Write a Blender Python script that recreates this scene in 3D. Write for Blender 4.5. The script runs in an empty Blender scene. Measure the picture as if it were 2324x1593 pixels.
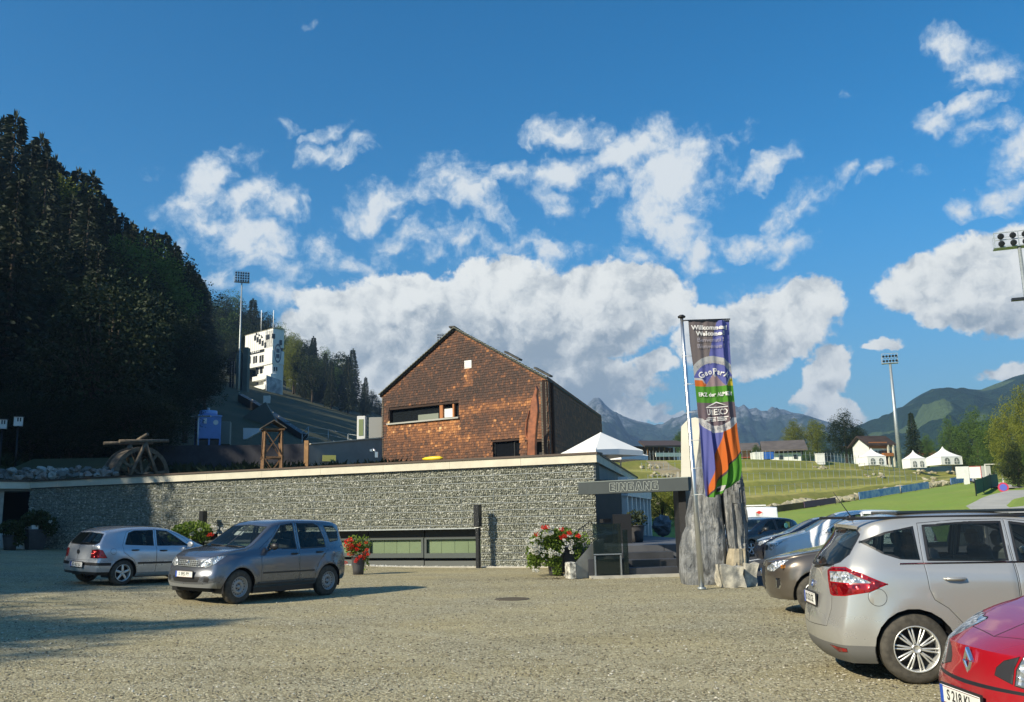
import bpy, bmesh, math, random
import numpy as np
from mathutils import Vector, Matrix, Euler, noise as mnoise
from mathutils.bvhtree import BVHTree
R = math.radians
PI = math.pi
SC = bpy.context.scene
COL = SC.collection

# ------------------------------------------------------------------ camera, sky, sun, exposure
EYE = 1.7
FPX = 2048.0                      # focal length in pixels of a 2324 px wide picture
cam_d = bpy.data.cameras.new('camera')
cam_d.sensor_width = 36.0
cam_d.lens = 36.0 * FPX / 2324.0
cam_d.clip_start = 0.1
cam_d.clip_end = 30000
cam = bpy.data.objects.new('camera', cam_d)
COL.objects.link(cam)
CAM_ROT = Matrix.Rotation(R(90 + 10.4), 3, 'X') @ Matrix.Rotation(R(-1.3), 3, 'Z')
cam.matrix_world = Matrix.Translation((0, 0, EYE)) @ CAM_ROT.to_4x4()
SC.camera = cam

def ray(px, py):
    return (CAM_ROT @ Vector(((px - 1162) / FPX, -(py - 796.5) / FPX, -1))).normalized()
def at(px, py, Y):
    d = ray(px, py); return Vector((0, 0, EYE)) + d * (Y / d.y)
def gp(px, py, z=0.0):
    d = ray(px, py); return Vector((0, 0, EYE)) + d * ((z - EYE) / d.z)
def hor(px):
    return 1172 - 0.0227 * (px - 1162)

SUN_DIR = Vector((-1.5, -1.12, 1.18)).normalized()      # towards the sun
SUN_EL = math.asin(SUN_DIR.z)
SUN_AZ = math.atan2(SUN_DIR.x, SUN_DIR.y)
sun_d = bpy.data.lights.new('sun', 'SUN')
sun_d.energy = 5.0
sun_d.angle = R(0.53)
sun_d.color = (1.0, 0.90, 0.70)
sun = bpy.data.objects.new('sun', sun_d)
COL.objects.link(sun)
sun.rotation_euler = (-SUN_DIR).to_track_quat('-Z', 'Y').to_euler()
sun.location = SUN_DIR * 60

SC.view_settings.view_transform = 'Standard'
SC.view_settings.look = 'None'
SC.view_settings.exposure = 0.42
SC.view_settings.gamma = 1.0
SC.view_settings.use_curve_mapping = False
SC.render.engine = 'CYCLES'
SC.cycles.max_bounces = 6
SC.cycles.diffuse_bounces = 3
SC.cycles.glossy_bounces = 3
SC.cycles.transmission_bounces = 5
SC.cycles.volume_bounces = 0
SC.cycles.transparent_max_bounces = 8
SC.cycles.caustics_reflective = False
SC.cycles.caustics_refractive = False
SC.cycles.use_denoising = True
try: SC.cycles.denoiser = 'OPENIMAGEDENOISE'
except Exception: pass

world = bpy.data.worlds.new("World")
SC.world = world
world.use_nodes = True
WN = world.node_tree
WN.nodes.clear()

class NT:
    """small helper to write node graphs"""
    def __init__(s, tree): s.t = tree
    def n(s, kind, **kw):
        nd = s.t.nodes.new(kind)
        ins = kw.pop('ins', None)
        for k, v in kw.items(): setattr(nd, k, v)
        if ins:
            for k, v in ins.items():
                sock = nd.inputs[k]
                if isinstance(v, bpy.types.NodeSocket): s.t.links.new(v, sock)
                else: sock.default_value = v
        return nd
    def math(s, op, a, b=None, c=None, clamp=False):
        nd = s.t.nodes.new('ShaderNodeMath'); nd.operation = op; nd.use_clamp = clamp
        for i, v in enumerate((a, b, c)):
            if v is None: continue
            if isinstance(v, bpy.types.NodeSocket): s.t.links.new(v, nd.inputs[i])
            else: nd.inputs[i].default_value = v
        return nd.outputs[0]
    def vmath(s, op, a, b=None, scale=None):
        nd = s.t.nodes.new('ShaderNodeVectorMath'); nd.operation = op
        for i, v in enumerate((a, b)):
            if v is None: continue
            if isinstance(v, bpy.types.NodeSocket): s.t.links.new(v, nd.inputs[i])
            else: nd.inputs[i].default_value = v
        if scale is not None: nd.inputs['Scale'].default_value = scale
        return nd.outputs[0]
    def mix(s, fac, a, b, blend='MIX'):
        nd = s.t.nodes.new('ShaderNodeMix'); nd.data_type = 'RGBA'; nd.blend_type = blend
        for key, v in ((0, fac), (6, a), (7, b)):
            if isinstance(v, bpy.types.NodeSocket): s.t.links.new(v, nd.inputs[key])
            else: nd.inputs[key].default_value = v if key == 0 else ((*v, 1) if len(v) == 3 else v)
        return nd.outputs[2]
    def ramp(s, fac, stops, interp='LINEAR'):
        nd = s.t.nodes.new('ShaderNodeValToRGB'); cr = nd.color_ramp; cr.interpolation = interp
        while len(cr.elements) < len(stops): cr.elements.new(0.5)
        for e, (p, c) in zip(cr.elements, stops):
            e.position = p; e.color = (*c, 1) if len(c) == 3 else c
        s.t.links.new(fac, nd.inputs[0])
        return nd.outputs[0]
    def noise(s, vec, scale, detail=4, rough=0.55, dist=0.0, out=0):
        nd = s.t.nodes.new('ShaderNodeTexNoise')
        nd.inputs['Scale'].default_value = scale; nd.inputs['Detail'].default_value = detail
        nd.inputs['Roughness'].default_value = rough; nd.inputs['Distortion'].default_value = dist
        if vec is not None: s.t.links.new(vec, nd.inputs['Vector'])
        return nd.outputs[out]
    def smooth(s, v, lo, hi):
        nd = s.t.nodes.new('ShaderNodeMapRange'); nd.interpolation_type = 'SMOOTHSTEP'
        s.t.links.new(v, nd.inputs[0]); nd.inputs[1].default_value = lo; nd.inputs[2].default_value = hi
        return nd.outputs[0]

def build_sky():
    g = NT(WN)
    out = g.n('ShaderNodeOutputWorld')
    tc = g.n('ShaderNodeTexCoord')
    sky = g.n('ShaderNodeTexSky', sky_type='NISHITA')
    sky.sun_disc = False
    sky.sun_elevation = SUN_EL
    sky.sun_rotation = SUN_AZ
    sky.altitude = 600; sky.air_density = 1.0; sky.dust_density = 0.35; sky.ozone_density = 2.2
    hsv = g.n('ShaderNodeHueSaturation', ins={'Color': sky.outputs[0], 'Saturation': 1.42, 'Value': 1.0, 'Hue': 0.492})
    base = g.mix(1.0, hsv.outputs[0], (0.76, 0.98, 1.04), 'MULTIPLY')
    sep = g.n('ShaderNodeSeparateXYZ', ins={0: tc.outputs['Generated']})
    lowf = g.smooth(g.math('ARCSINE', sep.outputs[2]), -0.02, 0.34)
    base = g.mix(lowf, g.mix(1.0, g.mix(0.55, sky.outputs[0], base), (0.46, 0.50, 0.50), 'MULTIPLY'), base)
    x, y, z = sep.outputs[0], sep.outputs[1], sep.outputs[2]
    az = g.math('ARCTAN2', x, y)
    el = g.math('ARCSINE', z)
    comb = g.n('ShaderNodeCombineXYZ', ins={0: az, 1: el, 2: 0.0})
    P = comb.outputs[0]
    wn = g.noise(P, 7.0, 5, 0.6, 0.0, 1)
    wv = g.vmath('SUBTRACT', wn, (0.5, 0.5, 0.5))
    wv = g.vmath('SCALE', wv, None, 0.13)
    PW = g.vmath('ADD', P, wv)
    wn2 = g.noise(P, 30.0, 4, 0.62, 0.0, 1)
    wv2 = g.vmath('SCALE', g.vmath('SUBTRACT', wn2, (0.5, 0.5, 0.5)), None, 0.026)
    PC = g.vmath('ADD', g.vmath('ADD', P, g.vmath('SCALE', wv, None, 0.35)), wv2)

    def blobs(vec, lst):
        cur = None
        for (px, py, rx, ry, ang, amp) in lst:
            d = ray(px, py)
            a, e = math.atan2(d.x, d.y), math.asin(d.z)
            m = g.n('ShaderNodeMapping', vector_type='TEXTURE', ins={
                'Vector': vec, 'Location': (a, e, 0), 'Rotation': (0, 0, R(ang)),
                'Scale': (rx / FPX / max(0.7, math.cos(e)), ry / FPX, 1)})
            gr = g.n('ShaderNodeTexGradient', gradient_type='SPHERICAL', ins={0: m.outputs[0]})
            v = g.math('MULTIPLY', gr.outputs[1], amp)
            cur = v if cur is None else g.math('MAXIMUM', cur, v)
        return cur
    # white wind-torn clouds: (px, py, half width, half height, tilt, strength)
    wisps = [
        (760, 340, 125, 42, 12, 1.0), (750, 288, 75, 26, 20, .75), (645, 250, 60, 28, -20, .55),
        (470, 375, 90, 60, 10, .75), (430, 440, 80, 60, 0, .85), (545, 330, 60, 50, 0, .55),
        (560, 430, 90, 50, 30, 1.0), (480, 480, 120, 50, -25, .95), (645, 465, 75, 45, 20, .8),
        (560, 540, 130, 75, -15, 1.0), (600, 585, 120, 50, -10, .85), (430, 540, 50, 110, 0, .7),
        (520, 640, 90, 55, 0, .8), (640, 680, 60, 60, 0, .9), (350, 350, 30, 40, 0, .4), (375, 500, 40, 40, 30, .35),
        (740, 560, 75, 70, -30, 1.0), (800, 590, 80, 42, -10, .8), (870, 450, 120, 60, 25, .95), (905, 545, 130, 50, 20, .55),
        (1010, 400, 90, 90, 0, 1.0), (1060, 460, 120, 60, -30, .9), (1110, 520, 90, 40, -10, .6),
        (1290, 290, 130, 50, -5, 1.0), (1420, 320, 190, 62, 20, 1.25), (1300, 370, 170, 50, 15, 1.1), (1160, 395, 100, 36, 10, .9),
        (1490, 265, 110, 50, 20, .9), (1260, 450, 75, 42, -10, .75), (1370, 420, 90, 40, -15, .7),
        (1520, 400, 170, 120, 60, 1.35), (1600, 410, 70, 120, -20, .8), (1540, 500, 140, 75, 40, 1.1), (1450, 570, 60, 55, 0, .95),
        (1570, 570, 90, 50, 20, .85), (1640, 330, 110, 30, 15, .45), (1740, 370, 90, 35, 20, .65), (1690, 530, 60, 35, 20, .6), (1620, 590, 60, 25, 0, .6),
        (1810, 470, 110, 60, 20, .75), (1800, 545, 90, 50, -20, .85), (1990, 420, 60, 30, 20, .65), (1920, 410, 50, 25, 0, .45), (2085, 425, 60, 20, 0, .3),
        (1785, 640, 60, 25, 0, .45), (1150, 565, 160, 40, 15, .75), (1220, 585, 90, 45, 40, .75), (960, 560, 90, 40, 10, .55), (1330, 560, 70, 35, 0, .4),
        (2190, 100, 90, 50, -25, .7), (2250, 165, 90, 55, -15, .95), (2200, 245, 80, 28, 0, .6), (2130, 290, 75, 55, -10, .95),
        (2230, 320, 110, 40, 10, .5), (2300, 360, 60, 75, 0, .9), (2290, 455, 90, 32, 20, .85), (2190, 490, 40, 36, 0, .65),
        (1760, 655, 60, 40, 0, .5), (1680, 640, 60, 40, 0, .6), (1900, 230, 60, 20, 0, .25), (730, 35, 50, 30, 0, .2), (1010, 570, 200, 45, 5, .65)]
    # heaped clouds with firm rims
    heaps = [
        (1180, 740, 420, 130, 0, 1.6), (820, 740, 190, 120, 0, 1.3), (1420, 680, 190, 115, -10, 1.5), (1320, 690, 170, 105, 0, 1.5), (1120, 650, 170, 80, 10, 1.2),
        (960, 690, 200, 90, 0, 1.4), (1000, 870, 560, 120, 0, 1.5), (1330, 860, 220, 75, -8, 1.2), (720, 690, 70, 60, 0, 1.0), (900, 650, 100, 50, 0, 1.0), (700, 760, 110, 90, 0, 1.0),
        (1780, 730, 150, 95, -5, 1.4), (1850, 690, 90, 70, -15, 1.2), (1640, 770, 150, 95, 0, 1.2), (1480, 830, 90, 40, 0, .9), (1700, 810, 130, 60, 0, 1.1), (1580, 720, 80, 50, 0, 1.0),
        (1875, 850, 60, 75, -15, 1.1), (1900, 815, 40, 36, 0, .9), (1885, 930, 90, 42, -5, 1.2), (1860, 905, 60, 36, 0, 1.0),
        (1440, 930, 105, 36, -10, 1.2), (1530, 955, 50, 14, 0, .8),
        (2100, 650, 130, 85, 5, 1.3), (2220, 640, 150, 110, 0, 1.5), (2320, 620, 130, 120, 0, 1.5), (2300, 700, 160, 75, 0, 1.3), (2130, 715, 70, 48, 0, 1.0), (2060, 670, 80, 60, 0, 1.0),
        (2010, 790, 50, 22, 0, .8), (1975, 800, 40, 12, 0, .6), (2290, 855, 80, 28, 10, .8)]
    # shaded undersides of the heaps
    greys = [(1130, 800, 380, 90, -3, 1.5), (1000, 735, 170, 45, -3, 1.0), (1330, 800, 250, 70, 15, 1.4), (820, 820, 200, 90, 0, 1.0), (1270, 730, 150, 40, 10, .8), (1360, 890, 260, 90, -8, 1.7), (1250, 900, 160, 80, -10, 1.4),
             (1700, 800, 170, 60, 10, 1.0), (1810, 770, 90, 36, 15, .8), (1620, 790, 100, 60, 0, .9), (2200, 730, 120, 42, 0, 1.0), (2310, 750, 120, 40, 0, .9), (2120, 690, 60, 26, 0, .7), (1880, 885, 60, 30, 10, .9), (1870, 960, 90, 20, 0, .6), (2250, 690, 60, 30, 0, .5)]
    fb = g.noise(PW, 19.0, 9, 0.64)
    fb2 = g.noise(P, 55.0, 6, 0.6)
    bw = blobs(PW, wisps)
    dw = g.math('ADD', bw, g.math('MULTIPLY', g.math('SUBTRACT', fb, 0.5), 2.3))
    dw = g.math('ADD', dw, g.math('MULTIPLY', g.math('SUBTRACT', fb2, 0.5), 1.1))
    dw = g.math('MULTIPLY', dw, g.smooth(bw, 0.0, 0.10))
    mw = g.math('MULTIPLY', g.smooth(dw, 0.05, 1.0), 0.96)
    bh = blobs(PC, heaps)
    dh = g.math('ADD', bh, g.math('MULTIPLY', g.math('SUBTRACT', fb, 0.5), 0.55))
    dh = g.math('ADD', dh, g.math('MULTIPLY', g.math('SUBTRACT', fb2, 0.5), 0.55))
    mh = g.smooth(dh, 0.20, 0.42)
    bg_ = blobs(PC, greys)
    lump = g.noise(PC, 26.0, 9, 0.66)
    off = g.vmath('ADD', PC, (-0.011, 0.013, 0))
    e1 = g.math('SUBTRACT', g.noise(off, 15.0, 5, 0.55), g.noise(PC, 15.0, 5, 0.55))
    e2 = g.math('SUBTRACT', g.noise(off, 42.0, 5, 0.6), g.noise(PC, 42.0, 5, 0.6))
    emb = g.math('ADD', g.math('MULTIPLY', e1, 3.4), g.math('MULTIPLY', e2, 1.1))
    sh = g.math('ADD', g.math('ADD', g.math('MULTIPLY', bg_, 0.75), emb), g.math('MULTIPLY', g.math('SUBTRACT', 0.5, lump), 1.5))
    shade = g.smooth(sh, -0.35, 1.15)
    hcol = g.mix(shade, (0.72, 0.73, 0.70), (0.25, 0.30, 0.345))
    wcol = g.mix(mw, (0.42, 0.55, 0.66), (0.62, 0.65, 0.66))
    # clouds beyond the picture go on the same way all round
    nf = g.noise(tc.outputs['Generated'], 3.2, 8, 0.6, 0.4)
    gen = g.math('MULTIPLY', g.smooth(nf, 0.55, 0.70), 0.8)
    front = g.smooth(g.math('ABSOLUTE', az), 0.60, 0.85)
    up = g.smooth(el, 0.62, 0.80)
    aw = g.math('MAXIMUM', front, up)
    gen = g.math('MULTIPLY', g.math('MULTIPLY', gen, aw), g.smooth(el, -0.02, 0.06))
    SK = 0.105
    bgs = g.n('ShaderNodeBackground', ins={0: base, 1: SK})
    c1 = g.mix(gen, (0, 0, 0), (0.62, 0.65, 0.68))
    cw = g.n('ShaderNodeBackground', ins={0: wcol, 1: 1.0})
    ch = g.n('ShaderNodeBackground', ins={0: hcol, 1: 1.0})
    cg = g.n('ShaderNodeBackground', ins={0: (0.60, 0.64, 0.68, 1), 1: 1.0})
    m1 = g.n('ShaderNodeMixShader', ins={0: gen, 1: bgs.outputs[0], 2: cg.outputs[0]})
    m2 = g.n('ShaderNodeMixShader', ins={0: mw, 1: m1.outputs[0], 2: cw.outputs[0]})
    m3 = g.n('ShaderNodeMixShader', ins={0: mh, 1: m2.outputs[0], 2: ch.outputs[0]})
    WN.links.new(m3.outputs[0], out.inputs[0])
    world.cycles.sampling_method = 'MANUAL'
    world.cycles.sample_map_resolution = 512
build_sky()

# ------------------------------------------------------------------ naming helpers
def tag(o, label=None, cat=None, group=None, kind=None):
    if label: o['label'] = label
    if cat: o['category'] = cat
    if group: o['group'] = group
    if kind: o['kind'] = kind
    return o
def empty(name, loc=(0, 0, 0), rz=0.0, label=None, cat=None, group=None):
    o = bpy.data.objects.new(name, None)
    o.empty_display_size = 0.2
    COL.objects.link(o); o.location = loc; o.rotation_euler = (0, 0, rz)
    return tag(o, label, cat, group)
def link_mesh(name, me, mats, parent=None, loc=None):
    if not isinstance(mats, (list, tuple)): mats = [mats]
    if len(me.materials) == 0:
        for m in mats: me.materials.append(m)
    o = bpy.data.objects.new(name, me)
    COL.objects.link(o)
    if parent is not None: o.parent = parent
    if loc is not None: o.location = loc
    return o
def copy_tree(o, parent=None, loc=None, rz=None, label=None):
    kids = list(o.children)
    c = o.copy(); COL.objects.link(c); c.parent = parent
    if loc is not None: c.location = loc
    if rz is not None: c.rotation_euler = (0, 0, rz)
    if label: c['label'] = label
    for ch in kids: copy_tree(ch, c)
    return c

class MB:
    """collects verts and faces of ONE mesh"""
    def __init__(s): s.v = []; s.f = []; s.m = []; s.sm = []
    def add(s, vs, fs, mi=0, smooth=False):
        o = len(s.v)
        s.v.extend([tuple(v) for v in vs])
        s.f.extend([tuple(i + o for i in f) for f in fs])
        s.m.extend([mi] * len(fs)); s.sm.extend([smooth] * len(fs))
        return s
    def box(s, c, size, rz=0.0, mi=0, rx=0.0, ry=0.0):
        hx, hy, hz = size[0] / 2, size[1] / 2, size[2] / 2
        M = Euler((rx, ry, rz)).to_matrix()
        vs = [M @ Vector((sx * hx, sy * hy, sz * hz)) + Vector(c) for sx in (-1, 1) for sy in (-1, 1) for sz in (-1, 1)]
        return s.add(vs, [(0, 1, 3, 2), (4, 6, 7, 5), (0, 4, 5, 1), (2, 3, 7, 6), (0, 2, 6, 4), (1, 5, 7, 3)], mi)
    def hexa(s, b, t, mi=0):
        """bottom quad b, top quad t (both counter-clockwise from above)"""
        return s.add(list(b) + list(t), [(3, 2, 1, 0), (4, 5, 6, 7), (0, 1, 5, 4), (1, 2, 6, 5), (2, 3, 7, 6), (3, 0, 4, 7)], mi)
    def bar(s, a, b, w, h, mi=0, up=(0, 0, 1)):
        a, b = Vector(a), Vector(b); d = (b - a).normalized(); u = Vector(up)
        sd = d.cross(u)
        if sd.length < 1e-4: sd = d.cross(Vector((1, 0, 0)))
        sd.normalize(); u = sd.cross(d).normalized()
        vs = [p + sd * (x * w / 2) + u * (y * h / 2) for p in (a, b) for x, y in ((-1, -1), (1, -1), (1, 1), (-1, 1))]
        return s.add(vs, [(0, 1, 2, 3), (7, 6, 5, 4), (0, 4, 5, 1), (1, 5, 6, 2), (2, 6, 7, 3), (3, 7, 4, 0)], mi)
    def tube(s, pts, r, n=8, mi=0, cap=True, smooth=True):
        pts = [Vector(p) for p in pts]
        rs = r if isinstance(r, (list, tuple)) else [r] * len(pts)
        vs = []; ref = None
        for i, p in enumerate(pts):
            d = (pts[min(i + 1, len(pts) - 1)] - pts[max(i - 1, 0)]).normalized()
            if ref is None: ref = d.orthogonal().normalized()
            ref = (ref - d * ref.dot(d)).normalized()
            e = d.cross(ref)
            for k in range(n):
                a = 2 * PI * k / n
                vs.append(p + (ref * math.cos(a) + e * math.sin(a)) * rs[i])
        fs = [(i * n + k, i * n + (k + 1) % n, (i + 1) * n + (k + 1) % n, (i + 1) * n + k) for i in range(len(pts) - 1) for k in range(n)]
        s.add(vs, fs, mi, smooth)
        if cap:
            o = len(s.v) - len(vs)
            s.f.append(tuple(o + k for k in range(n - 1, -1, -1))); s.m.append(mi); s.sm.append(False)
            s.f.append(tuple(o + (len(pts) - 1) * n + k for k in range(n))); s.m.append(mi); s.sm.append(False)
        return s
    def lathe(s, prof, c=(0, 0, 0), n=24, mi=0, axis='Z', smooth=True):
        vs = []; c = Vector(c)
        for (r, h) in prof:
            for k in range(n):
                a = 2 * PI * k / n; x, y = r * math.cos(a), r * math.sin(a)
                v = (x, y, h) if axis == 'Z' else ((x, h, y) if axis == 'Y' else (h, x, y))
                vs.append(c + Vector(v))
        fs = [(i * n + k, i * n + (k + 1) % n, (i + 1) * n + (k + 1) % n, (i + 1) * n + k) for i in range(len(prof) - 1) for k in range(n)]
        return s.add(vs, fs, mi, smooth)
    def prism(s, poly, ext, mi=0):
        """poly: list of 3D points, ext: extrusion vector"""
        n = len(poly); e = Vector(ext)
        vs = [Vector(p) for p in poly] + [Vector(p) + e for p in poly]
        fs = [tuple(range(n - 1, -1, -1)), tuple(range(n, 2 * n))] + [(i, (i + 1) % n, n + (i + 1) % n, n + i) for i in range(n)]
        return s.add(vs, fs, mi)
    def quad(s, a, b, c, d, mi=0): return s.add([a, b, c, d], [(0, 1, 2, 3)], mi)
    def mesh(s, name):
        me = bpy.data.meshes.new(name)
        me.from_pydata(s.v, [], s.f)
        if s.f:
            me.polygons.foreach_set('material_index', s.m)
            me.polygons.foreach_set('use_smooth', s.sm)
        me.update()
        return me
    def build(s, name, mats, parent=None, loc=None, bevel=0.0, fixn=True):
        me = s.mesh(name)
        if fixn or bevel:
            bm = bmesh.new(); bm.from_mesh(me)
            if fixn: bmesh.ops.recalc_face_normals(bm, faces=bm.faces)
            if bevel:
                es = [e for e in bm.edges if len(e.link_faces) == 2 and e.calc_face_angle(0) > 0.6]
                bmesh.ops.bevel(bm, geom=es, offset=bevel, segments=1, affect='EDGES', profile=0.6, clamp_overlap=True)
            bm.to_mesh(me); bm.free()
        return link_mesh(name, me, mats, parent, loc)

def text(body, name, parent, mat, size, M, ext=.003, align='CENTER', font=None, off=0.0, sx=1.0, bold=0.0):
    c = bpy.data.curves.new('lettering', 'FONT'); c.body = body; c.size = size; c.extrude = ext; c.align_x = align; c.align_y = 'CENTER'; c.offset = bold; c.resolution_u = 3
    tmp = bpy.data.objects.new('tmp', c); COL.objects.link(tmp)
    dg = bpy.context.evaluated_depsgraph_get(); me = bpy.data.meshes.new_from_object(tmp.evaluated_get(dg)); me = me.copy()
    bpy.data.objects.remove(tmp); bpy.data.curves.remove(c)
    S = Matrix.Diagonal((sx, 1, 1, 1)); me.transform(M @ S)
    me.materials.clear(); me.materials.append(mat)
    o = bpy.data.objects.new(name, me); COL.objects.link(o); o.parent = parent
    return o
# ------------------------------------------------------------------ materials
MATS = {}
def pbr(name, col, rough=0.6, metal=0.0, spec=0.5, var=0.0, vscale=6.0, bump=0.0, bscale=20.0, coat=0.0, col2=None, fine=None, emit=None, trans=0.0, coords='Object', alpha=1.0, sheen=0):
    if name in MATS: return MATS[name]
    m = bpy.data.materials.new(name); m.use_nodes = True
    g = NT(m.node_tree)
    b = m.node_tree.nodes['Principled BSDF']
    b.inputs['Base Color'].default_value = (*col, 1)
    b.inputs['Roughness'].default_value = rough
    b.inputs['Metallic'].default_value = metal
    b.inputs['Specular IOR Level'].default_value = spec
    if coat: b.inputs['Coat Weight'].default_value = coat; b.inputs['Coat Roughness'].default_value = 0.04
    if emit: b.inputs['Emission Color'].default_value = (*emit[0], 1); b.inputs['Emission Strength'].default_value = emit[1]
    if trans: b.inputs['Transmission Weight'].default_value = trans
    if alpha < 1: b.inputs['Alpha'].default_value = alpha
    if var or bump or col2:
        tc = g.n('ShaderNodeTexCoord')
        vec = tc.outputs[coords] if coords != 'World' else g.n('ShaderNodeNewGeometry').outputs['Position']
        if var or col2:
            nz = g.noise(vec, vscale, 6, 0.62)
            c2 = col2 or tuple(max(0, c * (1 - var)) for c in col)
            c1 = col if col2 else tuple(min(1, c * (1 + var)) for c in col)
            f = g.smooth(nz, 0.32, 0.68)
            c = g.mix(f, c1, c2)
            if fine:
                nf = g.noise(vec, fine[0], 3, 0.7)
                c = g.mix(g.smooth(nf, 0.3, 0.7), c, tuple(x * fine[1] for x in c2))
            m.node_tree.links.new(c, b.inputs['Base Color'])
        if bump:
            nb = g.noise(vec, bscale, 6, 0.65)
            bp = g.n('ShaderNodeBump', ins={'Height': nb, 'Strength': min(1, bump), 'Distance': 0.02 * max(1, bump)})
            m.node_tree.links.new(bp.outputs[0], b.inputs['Normal'])
    MATS[name] = m
    return m

def leafmat(name, c1, c2, scale=0.6, trans=0.25):
    if name in MATS: return MATS[name]
    m = bpy.data.materials.new(name); m.use_nodes = True
    g = NT(m.node_tree); t = m.node_tree
    b = t.nodes['Principled BSDF']
    b.inputs['Roughness'].default_value = 0.62
    b.inputs['Specular IOR Level'].default_value = 0.25
    geo = g.n('ShaderNodeNewGeometry')
    oi = g.n('ShaderNodeObjectInfo')
    nz = g.noise(geo.outputs['Position'], scale, 4, 0.7)
    rnd = g.math('ADD', g.math('MULTIPLY', geo.outputs['Random Per Island'], 0.5), g.math('MULTIPLY', g.smooth(nz, 0.3, 0.7), 0.5))
    c = g.mix(rnd, c1, c2)
    c = g.mix(g.math('MULTIPLY', oi.outputs['Random'], 0.45), c, tuple(x * 0.5 for x in c1))
    t.links.new(c, b.inputs['Base Color'])
    tl = g.n('ShaderNodeBsdfTranslucent', ins={0: c})
    mx = g.n('ShaderNodeMixShader', ins={0: trans, 1: b.outputs[0], 2: tl.outputs[0]})
    t.links.new(mx.outputs[0], t.nodes['Material Output'].inputs[0])
    MATS[name] = m
    return m

def paint(name, col, metal=0.55, rough=0.32, flake=True):
    if name in MATS: return MATS[name]
    m = bpy.data.materials.new(name); m.use_nodes = True
    g = NT(m.node_tree); t = m.node_tree; b = t.nodes['Principled BSDF']
    geo = g.n('ShaderNodeNewGeometry')
    tc = g.n('ShaderNodeTexCoord')
    sep = g.n('ShaderNodeSeparateXYZ', ins={0: tc.outputs['Object']})
    low = g.math('SUBTRACT', 1.0, g.smooth(sep.outputs[2], 0.15, 0.75))
    dn = g.noise(tc.outputs['Object'], 3.0, 6, 0.65)
    dirt = g.math('MULTIPLY', g.math('MULTIPLY', low, g.smooth(dn, 0.25, 0.8)), 0.55)
    c = g.mix(dirt, col, (0.22, 0.20, 0.16))
    t.links.new(c, b.inputs['Base Color'])
    b.inputs['Metallic'].default_value = metal
    r = g.math('ADD', g.math('MULTIPLY', dirt, 0.4), rough)
    t.links.new(r, b.inputs['Roughness'])
    b.inputs['Coat Weight'].default_value = 1.0
    b.inputs['Coat Roughness'].default_value = 0.05
    MATS[name] = m
    return m

def gravel_mat():
    m = bpy.data.materials.new('gravel'); m.use_nodes = True
    g = NT(m.node_tree); t = m.node_tree; b = t.nodes['Principled BSDF']
    pos = g.n('ShaderNodeNewGeometry').outputs['Position']
    v1 = g.n('ShaderNodeTexVoronoi', ins={'Vector': pos, 'Scale': 34.0}); 
    v2 = g.n('ShaderNodeTexVoronoi', ins={'Vector': pos, 'Scale': 75.0})
    s1 = g.n('ShaderNodeSeparateColor', ins={0: v1.outputs['Color']}).outputs[0]
    s2 = g.n('ShaderNodeSeparateColor', ins={0: v2.outputs['Color']}).outputs[1]
    f = g.math('ADD', g.math('MULTIPLY', s1, 0.55), g.math('MULTIPLY', s2, 0.45))
    stone = g.ramp(f, [(0.0, (0.10, 0.088, 0.06)), (0.3, (0.27, 0.245, 0.17)), (0.6, (0.46, 0.42, 0.30)), (0.82, (0.66, 0.62, 0.48)), (1.0, (0.92, 0.90, 0.78))])
    big = g.noise(pos, 0.45, 5, 0.6)
    mid = g.noise(pos, 2.6, 5, 0.65)
    dirt = g.mix(g.smooth(mid, 0.35, 0.65), (0.44, 0.38, 0.235), (0.37, 0.335, 0.225))
    c = g.mix(g.math('MULTIPLY', g.smooth(g.math('ADD', g.math('MULTIPLY', big, .6), g.math('MULTIPLY', mid, .4)), 0.42, 0.62), 0.45), stone, dirt)
    tone = g.ramp(big, [(0.3, (0.84, 0.84, 0.86)), (0.7, (1.1, 1.06, 0.98))])
    c = g.mix(1.0, c, tone, 'MULTIPLY')
    mp = g.n('ShaderNodeMapping', ins={'Vector': pos, 'Scale': (0.10, 0.75, 1), 'Rotation': (0, 0, 0.18)})
    lane = g.noise(mp.outputs[0], 1.0, 5, 0.55, 0.3)
    c = g.mix(g.smooth(lane, 0.48, 0.66), c, g.mix(1.0, c, (0.90, 0.89, 0.86), 'MULTIPLY'))
    pat = g.noise(pos, 1.3, 4, 0.6)
    c = g.mix(g.math('MULTIPLY', g.smooth(pat, 0.60, 0.68), 0.6), c, (0.36, 0.32, 0.20))
    for (cx, cy, rs_) in ((12, 40, (24.2, 25.7)), (-21, -4, (25.2, 26.6)), (3, 52, (41.0, 42.5))):
        dd = g.vmath('DISTANCE', pos, (cx, cy, 0)); dd = dd.node.outputs['Value']
        for r_ in rs_:
            w_ = g.math('ADD', g.math('ABSOLUTE', g.math('SUBTRACT', dd, r_)), g.math('MULTIPLY', g.math('SUBTRACT', mid, 0.5), 0.5))
            c = g.mix(g.math('MULTIPLY', g.math('SUBTRACT', 1.0, g.smooth(w_, 0.04, 0.22)), 0.4), c, (0.46, 0.42, 0.31))
    c = g.mix(1.0, c, (0.95, 0.945, 0.86), 'MULTIPLY')
    t.links.new(c, b.inputs['Base Color'])
    b.inputs['Roughness'].default_value = 0.9
    b.inputs['Specular IOR Level'].default_value = 0.2
    h = g.math('ADD', g.math('MULTIPLY', v1.outputs['Distance'], -0.7), g.math('MULTIPLY', v2.outputs['Distance'], -0.4))
    bp = g.n('ShaderNodeBump', ins={'Height': h, 'Strength': 0.85, 'Distance': 0.02})
    t.links.new(bp.outputs[0], b.inputs['Normal'])
    return m

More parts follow.
